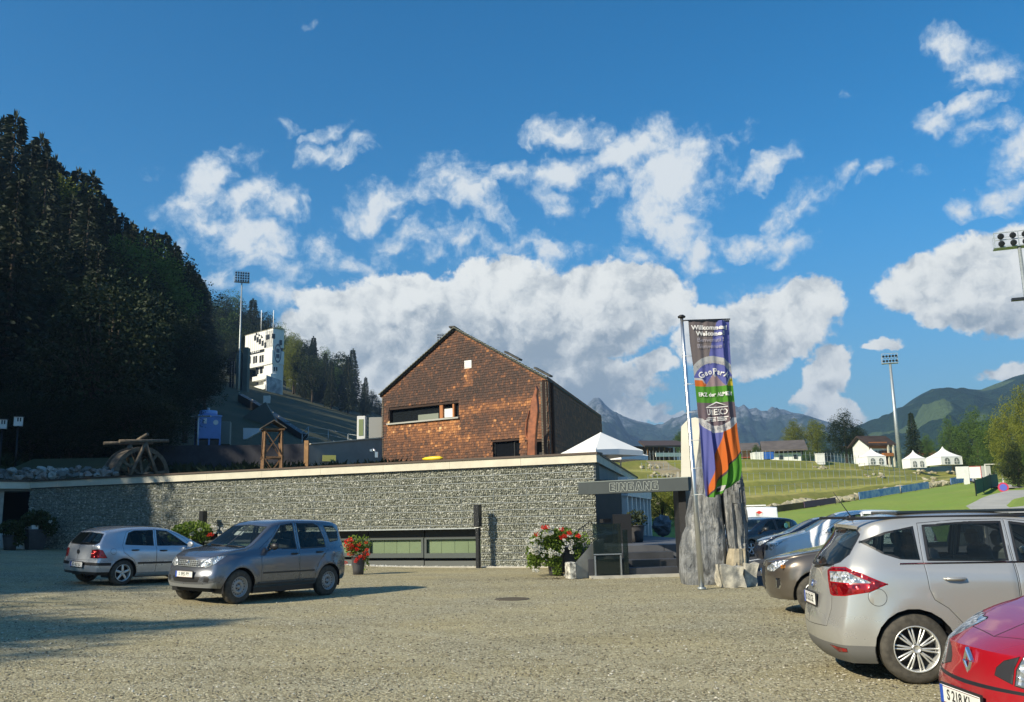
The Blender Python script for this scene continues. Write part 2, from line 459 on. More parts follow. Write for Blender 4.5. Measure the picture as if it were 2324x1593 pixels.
def pebble_mat(name, stops, rough=0.8):
    """a stone colour picked for each loose stone of a joined mesh"""
    if name in MATS: return MATS[name]
    m = bpy.data.materials.new(name); m.use_nodes = True
    g = NT(m.node_tree); t = m.node_tree; b = t.nodes['Principled BSDF']
    geo = g.n('ShaderNodeNewGeometry')
    oi = g.n('ShaderNodeObjectInfo')
    rr = g.math('FRACT', g.math('ADD', geo.outputs['Random Per Island'], g.math('MULTIPLY', oi.outputs['Random'], 7.0)))
    c = g.ramp(rr, stops)
    nz = g.noise(geo.outputs['Position'], 22.0, 5, 0.7)
    c = g.mix(0.55, c, g.ramp(nz, [(0.35, (0.30, 0.30, 0.30)), (0.65, (1, 1, 1))]), 'MULTIPLY')
    t.links.new(c, b.inputs['Base Color']); b.inputs['Roughness'].default_value = rough
    b.inputs['Specular IOR Level'].default_value = 0.3
    MATS[name] = m
    return m

def glass_mat(name, tint=(0.02, 0.03, 0.035), see=0.5, rough=0.03, tc=(0.62, 0.72, 0.70, 1)):
    """window glass: a mirror-like coat, partly seen through"""
    if name in MATS: return MATS[name]
    m = bpy.data.materials.new(name); m.use_nodes = True
    g = NT(m.node_tree); t = m.node_tree
    b = t.nodes['Principled BSDF']
    b.inputs['Base Color'].default_value = (*tint, 1); b.inputs['Roughness'].default_value = rough
    b.inputs['Specular IOR Level'].default_value = 0.9
    tr = g.n('ShaderNodeBsdfTransparent', ins={0: tc})
    lw = g.n('ShaderNodeLayerWeight', ins={0: 0.5})
    f = g.math('MULTIPLY', g.math('SUBTRACT', 1.0, g.math('POWER', lw.outputs[1], 4.0)), see, clamp=True)
    mx = g.n('ShaderNodeMixShader', ins={0: f, 1: b.outputs[0], 2: tr.outputs[0]})
    t.links.new(mx.outputs[0], t.nodes['Material Output'].inputs[0])
    MATS[name] = m
    return m

M_GRAVEL = gravel_mat()
M_BLACK = pbr('black_plastic', (0.018, 0.018, 0.02), 0.45)
M_RUBBER = pbr('tyre_rubber', (0.062, 0.056, 0.046), 0.85, var=0.35, vscale=14)
M_DARKM = pbr('dark_metal', (0.035, 0.038, 0.042), 0.4, 0.6)
M_STEEL = pbr('brushed_steel', (0.62, 0.64, 0.66), 0.32, 0.9)
M_GALV = pbr('galvanised_steel', (0.42, 0.46, 0.47), 0.5, 0.6, var=0.15)
M_CHROME = pbr('chrome', (0.82, 0.83, 0.85), 0.12, 1.0)
M_WHITE = pbr('white_paint', (0.80, 0.80, 0.77), 0.5, var=0.06, vscale=2)
M_CLOTH = pbr('white_canvas', (0.82, 0.82, 0.80), 0.8)
M_CONC = pbr('concrete', (0.45, 0.43, 0.37), 0.85, var=0.16, vscale=3, bump=0.15, bscale=30)
M_PLASTER = pbr('grey_plaster', (0.27, 0.27, 0.255), 0.85, var=0.1, vscale=1.2)
M_ROCK = pbr('mountain_rock', (0.30, 0.30, 0.29), 0.95)
M_BARK = pbr('bark', (0.07, 0.055, 0.04), 0.9, var=0.4, vscale=8)
# ------------------------------------------------------------------ terrain
def sstep(x, a, b):
    t = min(1, max(0, (x - a) / (b - a))); return t * t * (3 - 2 * t)
def lerp(a, b, t): return a + (b - a) * t
def gz(x, y):
    d = -x - 5
    z = 0.052 * (math.sqrt(d * d + 4) + d) / 2 - 0.02
    return max(0, z) * sstep(y, -30, 18) if x < 0 else 0.0
def grid_mesh(name, xs, ys, zf, mat, kind='structure', skip=None):
    vs = [(x, y, zf(x, y)) for y in ys for x in xs]
    n = len(xs); fs = []
    for j in range(len(ys) - 1):
        for i in range(n - 1):
            if skip and skip((xs[i] + xs[i + 1]) / 2, (ys[j] + ys[j + 1]) / 2): continue
            fs.append((j * n + i, j * n + i + 1, (j + 1) * n + i + 1, (j + 1) * n + i))
    me = bpy.data.meshes.new(name); me.from_pydata(vs, [], fs)
    me.polygons.foreach_set('use_smooth', [True] * len(fs)); me.update()
    o = link_mesh(name, me, mat); tag(o, kind=kind); return o
def rng(a, b, st):
    n = max(1, int(round((b - a) / st))); return [a + (b - a) * i / n for i in range(n + 1)]

M_GRASS_DARK = pbr('rough_grass', (0.035, 0.050, 0.015), 0.9, var=0.35, vscale=0.25, coords='World', col2=(0.06, 0.06, 0.02), fine=(3.0, 0.7), bump=0.4, bscale=3)
M_MEADOW = pbr('meadow_grass', (0.18, 0.30, 0.025), 0.9, coords='World', vscale=0.12, col2=(0.25, 0.33, 0.045), fine=(2.0, 0.8), bump=0.3, bscale=4)
M_VALLEY = pbr('valley_grass', (0.07, 0.11, 0.025), 0.9, coords='World', vscale=0.01, col2=(0.03, 0.05, 0.02), fine=(0.05, 0.6))

def bank_mat():
    m = bpy.data.materials.new('mown_bank'); m.use_nodes = True
    g = NT(m.node_tree); t = m.node_tree; b = t.nodes['Principled BSDF']
    pos = g.n('ShaderNodeNewGeometry').outputs['Position']
    st = g.n('ShaderNodeMapping', ins={'Vector': pos, 'Scale': (0.09, 0.09, 1.6)})
    n1 = g.noise(st.outputs[0], 1.0, 6, 0.6)
    n2 = g.noise(pos, 1.1, 6, 0.7)
    c = g.ramp(n1, [(0.35, (0.27, 0.26, 0.045)), (0.5, (0.38, 0.36, 0.07)), (0.65, (0.42, 0.35, 0.11))])
    c = g.mix(g.smooth(n2, 0.3, 0.75), c, (0.25, 0.26, 0.05))
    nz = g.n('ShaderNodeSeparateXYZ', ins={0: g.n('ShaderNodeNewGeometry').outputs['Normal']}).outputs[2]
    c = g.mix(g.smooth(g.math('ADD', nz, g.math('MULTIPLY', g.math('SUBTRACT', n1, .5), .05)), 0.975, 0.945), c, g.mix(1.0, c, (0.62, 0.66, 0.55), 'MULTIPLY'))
    t.links.new(c, b.inputs['Base Color']); b.inputs['Roughness'].default_value = 0.95
    bp = g.n('ShaderNodeBump', ins={'Height': n2, 'Strength': 0.5, 'Distance': 0.2})
    t.links.new(bp.outputs[0], b.inputs['Normal'])
    return m
M_BANK = bank_mat()

grid_mesh('gravel_ground', rng(-60, 40, 1.25), rng(-40, 46, 1.25), gz, M_GRAVEL, skip=lambda x, y: y > 38 + max(0, x) * 0.3 and x < -24)
grid_mesh('ground', [-3500, -1000, -300, -100, 0, 100, 300, 1000, 3500], [-600, -300, -100, 0, 100, 300, 1000, 2900], lambda x, y: -0.9 if abs(x) < 400 and abs(y) < 400 else -2.5, M_VALLEY)

def hz(x, y):
    rise = 4.0 + 0.1 * max(0, y - 45) + 0.31 * max(0, -x - 25)
    fall = 1 - sstep(x, -34 + 0 * y, 4) * sstep(y, 95, 150)
    z = rise * fall
    if x > -14: z = min(z, 4.2 + 0.05 * (y - 45))
    z *= sstep(x * 0.42 + y, 29, 33.5) if x > -24 else 1
    if x < -24: z = gz(x, y) + (z - gz(x, y)) * sstep(y - (41 + (x + 24) * 0.9), 0, 5)
    return z + 0.35 * mnoise.noise((x * 0.13, y * 0.13, 1.0)) * sstep(-x, 14, 30)
def hskip(x, y):
    return x > -1 or (y < 31.8 + 0.42 * (2.7 - x) + 2.5 and x > -26) or x > 30
grid_mesh('forest_hillside', rng(-230, 40, 3), rng(10, 420, 3.5), hz, M_GRASS_DARK, skip=hskip)

# right side: meadow, terraced bank, plateau (three lofted strips)
FL = [(6, 44, 0), (14, 44, 0), (20, 45, 0.1), (26, 50, 0.8), (34, 62, 2.1), (46, 78, 3.3), (70, 95, 5.2), (110, 118, 7)]
BL = [(9, 76, 0.9), (16, 80, 1.1), (22.3, 85, 1.37), (34.2, 95, 2.4), (50.4, 110, 4.0), (59.6, 120, 4.9), (80, 132, 6.0), (120, 145, 7.6)]
TL = [(12, 120, 8.8), (20, 124, 8.8), (32.8, 126, 8.8), (45, 131, 8.5), (55, 135, 7.8), (63, 139, 7.0), (84, 150, 7.3), (125, 165, 8.4)]
PL = [(12, 300, 9.5), (40, 300, 9.5), (70, 300, 9.0), (100, 300, 9.0), (130, 300, 8.5), (160, 300, 8.5), (200, 300, 8.5), (260, 300, 9)]
def resamp(pl, n):
    out = []
    for i in range(n):
        t = i / (n - 1) * (len(pl) - 1); k = min(int(t), len(pl) - 2); f = t - k
        out.append(Vector(pl[k]).lerp(Vector(pl[k + 1]), f))
    return out
NB = 90
AL = [(6, 43.4, -.03), (14, 43.4, -.03), (20, 44, -.03), (27, 45, -.03), (36, 45.8, -.03), (60, 50, -.03), (95, 60, 0), (150, 80, 0)]
al, fl, BKL, BKT, plt = [resamp(p, NB) for p in (AL, FL, BL, TL, PL)]
def loft(name, A, B, n, mat, prof=None, jit=0.0):
    vs = []; fs = []
    for j in range(n + 1):
        t = j / n
        for i in range(NB):
            p = A[i].lerp(B[i], t)
            if prof: p.z = A[i].z + (B[i].z - A[i].z) * prof(t)
            p.z += jit * mnoise.noise((p.x * 0.3, p.y * 0.3, 0)) * math.sin(PI * t)
            vs.append(p)
    for j in range(n):
        for i in range(NB - 1): fs.append((j * NB + i, j * NB + i + 1, (j + 1) * NB + i + 1, (j + 1) * NB + i))
    me = bpy.data.meshes.new(name); me.from_pydata(vs, [], fs)
    me.polygons.foreach_set('use_smooth', [True] * len(fs)); me.update()
    return tag(link_mesh(name, me, mat), kind='structure')
def terrace(t):
    n = 4; k = t * n; i = math.floor(k); f = k - i
    return min(1, (i + .35 * f + .65 * sstep(f, 0.55, 0.95)) / n)
loft('meadow', fl, BKL, 24, M_MEADOW, lambda t: t ** 1.2, 0.3)
loft('meadow_verge', al, fl, 8, M_MEADOW)
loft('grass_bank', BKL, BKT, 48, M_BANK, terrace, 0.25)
loft('plateau', BKT, plt, 12, M_MEADOW)
def bank_pt(u, t, dz=0):
    """u: 0..1 along the bank, t: 0 bottom .. 1 top"""
    k = u * (NB - 1); i = min(int(k), NB - 2); f = k - i
    a = BKL[i].lerp(BKL[i + 1], f); b = BKT[i].lerp(BKT[i + 1], f)
    p = a.lerp(b, t); p.z = a.z + (b.z - a.z) * terrace(t) + dz
    return p

# asphalt strip behind the parked row
M_ASPH = pbr('asphalt', (0.050, 0.050, 0.053), 0.9, var=0.25, vscale=3, coords='World', bump=0.3, bscale=60)
mb = MB(); mb.add([(5.6, 21.2, .012), (11, 18.6, .012), (39, 12, .012), (39, 44, .012), (30, 45.9, .012), (6.2, 45.9, .012)], [(0, 1, 2, 3, 4, 5)])
tag(mb.build('asphalt_parking', M_ASPH), kind='structure')
mb = MB()
for (a, b) in ((gp(1700, 1274), gp(1752, 1265)), (gp(1790, 1232), gp(1840, 1224))):
    mb.bar(Vector((a.x, a.y, .018)), Vector((b.x, b.y, .018)), 0.14, 0.006)
tag(mb.build('parking_line', pbr('road_paint', (0.75, 0.75, 0.72), 0.7, var=.2)), kind='structure')

# access road climbing to the right of the meadow
def strip(name, pts, w, mat, dz=0.05):
    vs = []; fs = []
    for i, p in enumerate(pts):
        p = Vector(p); d = (Vector(pts[min(i + 1, len(pts) - 1)]) - Vector(pts[max(0, i - 1)])).normalized()
        s = Vector((d.y, -d.x, 0)) * (w / 2)
        vs += [p - s + Vector((0, 0, dz)), p + s + Vector((0, 0, dz))]
    for i in range(len(pts) - 1): fs.append((2 * i, 2 * i + 1, 2 * i + 3, 2 * i + 2))
    me = bpy.data.meshes.new(name); me.from_pydata(vs, [], fs); me.update()
    return tag(link_mesh(name, me, mat), kind='structure')
_bv = {}
def meadow_z(x, y):
    if 'm' not in _bv:
        dg = bpy.context.evaluated_depsgraph_get(); dg.update()
        _bv['m'] = [BVHTree.FromObject(bpy.data.objects[n], dg) for n in ('meadow', 'meadow_verge', 'grass_bank', 'plateau')]
    best = 0.0
    for b in _bv['m']:
        h = b.ray_cast(Vector((x, y, 100)), Vector((0, 0, -1)))
        if h[0] is not None: best = max(best, h[0].z)
    return best
def drape(pts, n=14):
    pts = [Vector((*p, 0)) for p in pts]; out = []
    for i in range(len(pts) - 1):
        for k in range(n): out.append(pts[i].lerp(pts[i + 1], k / n))
    out.append(pts[-1])
    for p in out: p.z = meadow_z(p.x, p.y)
    return out
M_ROAD = pbr('pale_road', (0.40, 0.39, 0.35), 0.9, var=0.1, vscale=0.5, coords='World')
def on_ground(px, py):
    meadow_z(0, 0); o_ = Vector((0, 0, EYE)); d = ray(px, py); hit = None
    for b in _bv['m']:
        h = b.ray_cast(o_, d)
        if h[0] is not None and (hit is None or (h[0] - o_).length < (hit - o_).length): hit = h[0]
    return hit
def dense(pts, w, name, dz):
    G_ = [q for q in (on_ground(*p) for p in pts) if q]; out = drape([tuple(q.xy) for q in G_], 10); strip(name, out, w, M_ROAD, dz)
dense([(2290, 1168), (2262, 1150), (2285, 1136), (2310, 1124), (2345, 1114)], 3.6, 'road', .10)
dense([(2196, 1087), (2230, 1094), (2268, 1103), (2300, 1110)], 2.0, 'path', .12)

# ------------------------------------------------------------------ far mountains
def ridge(name, pts, Y, depth, mat, seed, amp, rows=26, step=6):
    xs = []
    p0, p1 = pts[0][0], pts[-1][0]; n = int((p1 - p0) / step)
    vs = []; fs = []
    for r in range(rows + 1):
        t = r / rows
        for i in range(n + 1):
            px = p0 + (p1 - p0) * i / n
            for k in range(len(pts) - 1):
                if pts[k][0] <= px <= pts[k + 1][0]: break
            f = (px - pts[k][0]) / (pts[k + 1][0] - pts[k][0]); py = lerp(pts[k][1], pts[k + 1][1], f)
            top = at(px, py, Y)
            y = Y - depth * t
            x = top.x * (0.92 * (y / Y) + 0.08)
            z = top.z * (1 - t) ** 1.12 - 6 * t
            nn = mnoise.fractal((x / Y * 14 + seed, y / Y * 14, seed), 0.9, 2.1, 6)
            rg = 1 - abs(mnoise.noise((x / Y * 22 + seed, y / Y * 5, 3.0))) * 2
            z += amp * (nn * 0.7 + rg * 0.45) * math.sin(PI * min(1, t * 1.15 + 0.02)) * top.z
            vs.append((x, y, z))
    for r in range(rows):
        for i in range(n): fs.append((r * (n + 1) + i, (r + 1) * (n + 1) + i, (r + 1) * (n + 1) + i + 1, r * (n + 1) + i + 1))
    me = bpy.data.meshes.new(name); me.from_pydata(vs, [], fs)
    me.polygons.foreach_set('use_smooth', [True] * len(fs)); me.update()
    return tag(link_mesh(name, me, mat), kind='structure')
def mount_mat(name, low, rock, zlim, patch=None):
    m = bpy.data.materials.new(name); m.use_nodes = True
    g = NT(m.node_tree); t = m.node_tree; b = t.nodes['Principled BSDF']
    geo = g.n('ShaderNodeNewGeometry'); pos = geo.outputs['Position']
    sep = g.n('ShaderNodeSeparateXYZ', ins={0: pos})
    n1 = g.noise(pos, 0.012, 8, 0.65); n2 = g.noise(pos, 0.08, 6, 0.7)
    f = g.math('ADD', g.math('DIVIDE', sep.outputs[2], zlim), g.math('MULTIPLY', g.math('SUBTRACT', n1, 0.5), 2.2))
    c = g.mix(g.smooth(f, 0.75, 1.1), low, rock)
    c = g.mix(g.smooth(n2, 0.35, 0.7), c, tuple(x * 0.55 for x in low))
    if patch:
        n3 = g.noise(pos, 0.009, 3, 0.45)
        c = g.mix(g.smooth(n3, 0.60, 0.63), c, patch)
    t.links.new(c, b.inputs['Base Color']); b.inputs['Roughness'].default_value = 1.0
    b.inputs['Specular IOR Level'].default_value = 0.0
    bp = g.n('ShaderNodeBump', ins={'Height': n2, 'Strength': 0.9, 'Distance': 9.0})
    t.links.new(bp.outputs[0], b.inputs['Normal'])
    return m
ridge('far_mountains', [(600, 1130), (900, 1090), (1150, 1060), (1240, 1005), (1275, 975), (1300, 952), (1326, 934), (1340, 916), (1350, 907), (1360, 906), (1372, 920), (1390, 938), (1412, 950), (1440, 956), (1470, 960), (1500, 968), (1530, 958), (1560, 934), (1585, 930), (1610, 938), (1640, 932), (1668, 922), (1676, 926), (1688, 919), (1700, 930), (1716, 927), (1726, 934), (1740, 933), (1752, 922), (1765, 926), (1780, 929), (1800, 938), (1822, 942), (1850, 950), (1900, 965), (2000, 990), (2150, 1010), (2500, 1040)],
      2300, 1150, mount_mat('mountain_far', (0.030, 0.055, 0.045), (0.22, 0.24, 0.27), 232), 3.0, 0.30, rows=40, step=4)
ridge('wooded_mountain', [(1850, 1008), (1900, 985), (1955, 962), (1990, 952), (2020, 940), (2050, 922), (2070, 908), (2090, 897), (2115, 884), (2150, 882), (2200, 884), (2225, 886), (2245, 879), (2270, 870), (2300, 858), (2330, 849), (2420, 830), (2600, 800), (3000, 790), (3600, 860)],
      1350, 850, mount_mat('wooded_slope', (0.020, 0.045, 0.024), (0.035, 0.06, 0.035), 900, (0.08, 0.12, 0.05)), 9.0, 0.22, rows=34, step=8)

# ------------------------------------------------------------------ museum front: stone-filled wire wall
class Face:
    """upright plane through two ground points"""
    def __init__(s, A, B):
        s.A = Vector((A[0], A[1], 0)); d = Vector((B[0] - A[0], B[1] - A[1], 0)); s.L = d.length; s.u = d.normalized()
        s.n = Vector((s.u.y, -s.u.x, 0))
        if s.n.dot(-s.A) < 0: s.n = -s.n
        s.rz = math.atan2(s.u.y, s.u.x)
    def P(s, t, z, off=0.0): return s.A + s.u * t + s.n * off + Vector((0, 0, z))
    def px(s, px, py):
        d = ray(px, py); o = Vector((0, 0, EYE)); k = (s.A - o).dot(s.n) / d.dot(s.n); p = o + d * k
        return (p - s.A).dot(s.u), p.z
    def box(s, mb, t0, t1, z0, z1, o0, o1, mi=0):
        b = [s.P(t0, z0, o0), s.P(t1, z0, o0), s.P(t1, z0, o1), s.P(t0, z0, o1)]
        t = [p + Vector((0, 0, z1 - z0)) for p in b]
        return mb.hexa(b, t, mi)
def wall_cells(t0, t1, topf, z0, holes, breaks=()):
    """(ta, tb, za, (zb at ta), (zb at tb)) cells of a wall with rectangular holes (a, b, zlo, zhi)"""
    cuts = sorted(set([t0, t1] + [h[0] for h in holes] + [h[1] for h in holes] + list(breaks)))
    out = []
    for a, b in zip(cuts, cuts[1:]):
        if b - a < 1e-4: continue
        mid = (a + b) / 2; hs = sorted([h for h in holes if h[0] < mid < h[1]], key=lambda h: h[2]); z = z0
        for h in hs:
            if h[2] > z: out.append((a, b, z, h[2], h[2]))
            z = h[3]
        out.append((a, b, z, topf(a), topf(b)))
    return out

CW = (2.7, 30.5); LW = (-21.7, 40.75)
FW = Face(CW, LW)
WL = FW.L
ZT = 3.77
museum = empty('museum_building', (CW[0], CW[1], 0), 0, 'long low museum wing with wire caged stone front and white parapet', 'building')
def in_parent(o, par):
    """parent without moving: parents of the setting are unrotated empties"""
    o.parent = par; o.location = Vector(o.location) - par.location; return o
def grp(mb, name, mats, par, **kw): return in_parent(mb.build(name, mats, **kw), par)
M_GABB = pbr('gabion_shadow_gap', (0.13, 0.135, 0.11), 0.95)
win_r = FW.px(1090, 1230)[0]; win_l = FW.px(372, 1230)[0]
WTOP = 1.31
holes = [(win_r, win_l, -0.3, WTOP)]
mb = MB()
for (a, b, z, za, zb) in wall_cells(0, WL, lambda t: 3.42, -0.3, holes): FW.box(mb, a, b, z, za, -0.45, -0.06)
grp(mb, 'wall_core', M_GABB, museum)
M_GAB = pebble_mat('gabion_stone', [(0.0, (0.27, 0.28, 0.225)), (0.3, (0.35, 0.36, 0.295)), (0.65, (0.43, 0.44, 0.365)), (0.9, (0.52, 0.53, 0.46)), (0.985, (0.80, 0.80, 0.74))])
ico = bmesh.new(); bmesh.ops.create_icosphere(ico, subdivisions=1, radius=1.0)
ICO_V = [v.co.copy() for v in ico.verts]; ICO_F = [tuple(v.index for v in f.verts) for f in ico.faces]; ico.free()
def add_stone(mb, c, sx, sy, sz, rn, rz=0.0, jit=0.28, mi=0, low=False):
    M = Euler((rn.uniform(-.4, .4), rn.uniform(-.4, .4), rz + rn.uniform(-.5, .5))).to_matrix()
    if low:
        V = [(-1, -1, -1), (1, -1, -1), (1, 1, -1), (-1, 1, -1), (-.75, -.75, 1), (.75, -.75, 1), (.75, .75, 1), (-.75, .75, 1)]
        Fc = [(0, 1, 5, 4), (1, 2, 6, 5), (2, 3, 7, 6), (3, 0, 4, 7), (4, 5, 6, 7), (3, 2, 1, 0)]
        V = [Vector(v) * 0.8 for v in V]
    else: V, Fc = ICO_V, ICO_F
    vs = []
    for v in V:
        k = 1 + rn.uniform(-jit, jit); w = Vector((v.x * sx * k, v.y * sy * k, v.z * sz * k)); vs.append(M @ w + Vector(c))
    mb.add(vs, Fc, mi)
def gabion(face, t0, t1, z0f, z1, hole, name, par, seed, ch=0.243, size=0.115):
    rn = random.Random(seed); mb = MB(); wire = MB()
    z = z1; 
    while z > -0.1:
        zb = z - ch; t = t0
        rows = 4; rh = (ch - 0.022) / rows
        for r in range(rows):
            zz = zb + 0.012 + rh * (r + 0.5); t = t0 + rn.uniform(0, 0.05)
            while t < t1 - 0.02:
                w = rn.uniform(0.045, 0.105)
                m = t + w / 2
                if zz > z0f(m) - 0.05 and not any(h[0] - 0.03 < m < h[1] + 0.03 and h[2] < zz < h[3] + 0.03 for h in hole):
                    add_stone(mb, face.P(m, zz + rn.uniform(-.008, .008), rn.uniform(-0.045, -0.01)), w * 0.56, 0.05, rh * 0.60, rn, face.rz, low=rn.random() < 0.0)
                t += w * 0.93
        segs = [(t0, t1)]
        for h in hole:
            if h[2] < z < h[3]: segs = [(t0, h[0]), (h[1], t1)]
        for a, b in segs:
            wire.bar(face.P(a, z - 0.004, 0.012), face.P(b, z - 0.004, 0.012), 0.014, 0.014)
        z -= ch
    o = grp(mb, name, M_GAB, par, fixn=False); tag(o, kind='stuff')
    t = t0
    while t < t1:
        hs = [h for h in hole if h[0] < t < h[1]]
        wire.bar(face.P(t, (hs[0][3] if hs else z0f(t)), 0.012), face.P(t, z1, 0.012), 0.008, 0.008)
        t += 1.25
    grp(wire, 'wire_mesh', M_GALV, par)
gabion(FW, 0.0, WL - 0.0, lambda t: gz(*FW.P(t, 0).xy), 3.40, holes, 'cage_stones', museum, 5)
# side wall and roof
SB = (6.9, 52.0)
FS = Face(CW, SB)
mb = MB(); 
side = [FS.P(0.30, -0.3, -0.02), FS.P(FS.L, -0.3, -0.02)]
sn = Vector((-FS.n.x, -FS.n.y, 0)) * 0.4
if sn.x > 0: sn = -sn
mb.hexa([side[0], side[1], side[1] + sn, side[0] + sn], [p + Vector((0, 0, 3.72)) for p in (side[0], side[1], side[1] + sn, side[0] + sn)])
grp(mb, 'side_wall', M_PLASTER, museum)
M_FASC = pbr('parapet_white', (0.66, 0.62, 0.50), 0.75, var=0.08, vscale=1.5)
def board_run(face, t0, t1, z0, z1, o0, o1, step, name, mat, par):
    """a run of single boards with open joints"""
    t = t0; first = None; k = 0
    while t < t1 - 0.01:
        e = min(t + step, t1)
        m_ = MB(); face.box(m_, t + 0.004, e - 0.004, z0, z1, o0, o1)
        grp(m_, name, mat, par); t = e; k += 1
board_run(FW, -0.1, WL - 0.1, 3.43, 3.70, -0.3, 0.12, 2.75, 'parapet_board', M_FASC, museum)
mb = MB(); FW.box(mb, -0.14, WL - 0.14, 3.703, 3.77, -0.45, 0.16); grp(mb, 'parapet_coping', pbr('brown_coping', (0.085, 0.06, 0.045), 0.6), museum)
mb = MB(); FW.box(mb, 0, WL, 3.404, 3.428, -0.3, 0.04); grp(mb, 'parapet_gap', M_BLACK, museum)
def side_box(mb, t0, t1, z0, z1, o0, o1, mi=0):
    n = FS.n if FS.n.x > 0 else -FS.n
    b = [FS.A + FS.u * t + n * o + Vector((0, 0, z0)) for t, o in ((t0, o0), (t1, o0), (t1, o1), (t0, o1))]
    mb.hexa(b, [p + Vector((0, 0, z1 - z0)) for p in b], mi)
mb = MB(); side_box(mb, 0.14, FS.L, 3.43, 3.70, -0.3, 0.10); grp(mb, 'parapet_board', M_FASC, museum)
mb = MB(); side_box(mb, 0.17, FS.L, 3.703, 3.77, -0.42, 0.14); grp(mb, 'parapet_coping', MATS['brown_coping'], museum)
mb = MB()
P1, P2 = FW.P(0.3, 3.5, -0.5), FW.P(WL, 3.5, -0.5)
mb.add([P1, P2, Vector((-22, 62, 3.5)), Vector((3, 62, 3.5)), Vector((6.3, 51.5, 3.5))], [(0, 1, 2, 3, 4)])
grp(mb, 'roof_terrace', M_CONC, museum)
# windows in the low opening
M_BLIND = pbr('pale_green_blind', (0.38, 0.42, 0.32), 0.8, var=0.06, vscale=1)
M_WFR = pbr('window_frame_grey', (0.075, 0.092, 0.09), 0.5)
M_GLASSW = glass_mat('window_glass', (0.03, 0.045, 0.04), 0.9, tc=(.92, .96, .9, 1))
mb = MB(); FW.box(mb, win_r, win_l, WTOP, WTOP + 0.04, -0.45, 0.03); grp(mb, 'lintel', M_GALV, museum)
nun = 6; un = (win_l - win_r) / nun
for k in range(nun):
    a = win_r + un * k + 0.02; b = win_r + un * (k + 1) - 0.02; zg = gz(*FW.P((a + b) / 2, 0).xy)
    w = MB()
    FW.box(w, a, b, 1.02, WTOP - 0.01, -0.42, -0.34)          # dark strip above the glass
    wo = grp(w, 'window', pbr('blind_box', (0.03, 0.032, 0.03), 0.6), museum)
    f = MB()
    for (c, d, z0, z1) in ((a, a + .09, .30 + zg * .6, 1.02), (b - .09, b, .30 + zg * .6, 1.02), (a + .09, b - .09, .96, 1.02), (a + .09, b - .09, .30 + zg * .6, .47 + zg * .3)):
        FW.box(f, c, d, z0, z1, -0.36, -0.27)
    o = f.build('frame', M_WFR); o.parent = wo; 
    f = MB(); FW.box(f, a + .09, b - .09, .47 + zg * .3, .96, -0.32, -0.31)
    o = f.build('pane', M_GLASSW); o.parent = wo
    for j in range(4):
        c = a + .1 + (b - a - .2) * j / 4
        f = MB(); FW.box(f, c, c + (b - a - .2) / 4 - .012, .40 + zg * .3, .99, -0.40, -0.385)
        o = f.build('blind', M_BLIND); o.parent = wo
    for ch in wo.children: ch.location = -museum.location
    f = MB(); FW.box(f, a, b, -0.2 + zg, .20 + zg * .6, -0.42, -0.30); grp(f, 'base_panel', pbr('panel_grey', (0.11, 0.12, 0.115), 0.5), museum)
for wo in [c for c in museum.children if c.name.startswith('window')]:
    for ch in wo.children: ch.location = (Vector((0, 0, 0)) - museum.location - Vector(wo.location)) if True else ch.location
# the children of a window hang under it; both carry world coordinates in their meshes
for wo in [c for c in museum.children if c.name.startswith('window')]:
    for ch in wo.children: ch.location = (0, 0, 0)
# kerb and strip of white pebbles along the foot of the wall
mb = MB(); FW.box(mb, -0.2, WL - 3, -0.1, 0.045, 0.30, 0.36)
o = mb.build('kerb', M_CONC); tag(o, kind='structure')
rn = random.Random(11); mb = MB()
for i in range(1500):
    t = rn.uniform(0.2, WL - 4); p = FW.P(t, 0, rn.uniform(0.03, 0.30)); p.z = gz(p.x, p.y) + 0.02
    s = rn.uniform(0.02, 0.045); add_stone(mb, p, s, s, s * .8, rn)
tag(mb.build('white_pebble_strip', pebble_mat('white_pebble', [(0, (0.5, 0.5, 0.46)), (1, (0.85, 0.85, 0.82))]), fixn=False), kind='stuff')

# left wing: canopy slab coming forward from the corner, white pier, dark recess, low white wall
WGo = FW.P(WL, 0, 0)
wing_dir = Vector((-0.62, -0.785, 0)).normalized(); wn = Vector((wing_dir.y, -wing_dir.x, 0))
wn = wn if wn.x < 0 else -wn
wing = empty('canopy_wing', (WGo.x, WGo.y, 0), 0, 'flat white edged canopy over dark entrance at left end of stone wall', 'canopy')
def wb(a, b, z0, z1, o0, o1):
    q = [WGo + wing_dir * t + wn * o + Vector((0, 0, z0)) for t, o in ((a, o0), (b, o0), (b, o1), (a, o1))]
    m_ = MB(); m_.hexa(q, [p + Vector((0, 0, z1 - z0)) for p in q]); return m_
grp(wb(-0.2, 12, 3.40, 3.70, -0.12, 0.10), 'fascia', M_FASC, wing)
grp(wb(-0.2, 12, 3.703, 3.77, -0.16, 4), 'roof', MATS['brown_coping'], wing)
grp(wb(-0.2, 12, 3.30, 3.40, 0.1, 4), 'soffit', M_PLASTER, wing)
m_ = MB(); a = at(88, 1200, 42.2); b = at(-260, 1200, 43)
m_.bar(Vector((a.x, a.y, 1.9)), Vector((b.x, b.y, 1.9)), .2, 3.0); grp(m_, 'back_wall', M_BLACK, wing)  # black panel added to make the recess under the canopy dark
o = wb(1.0, 1.35, 0.8, 3.30, 0.2, 0.55); grp(o, 'pier', M_CONC, wing)
lw = MB()
a = at(28, 1236, 40.2); b = at(77, 1236, 38.6)
lw.bar(Vector((a.x, a.y, 1.25)), Vector((b.x, b.y, 1.2)), 0.25, 1.2)
a2 = at(-30, 1243, 38.5); lw.bar(Vector((a2.x, a2.y, 1.2)), Vector((a.x - .1, a.y, 1.25)), 0.25, 1.2)
tag(lw.build('low_wall', M_WHITE), 'low white rendered wall beneath the canopy at far left', 'wall')

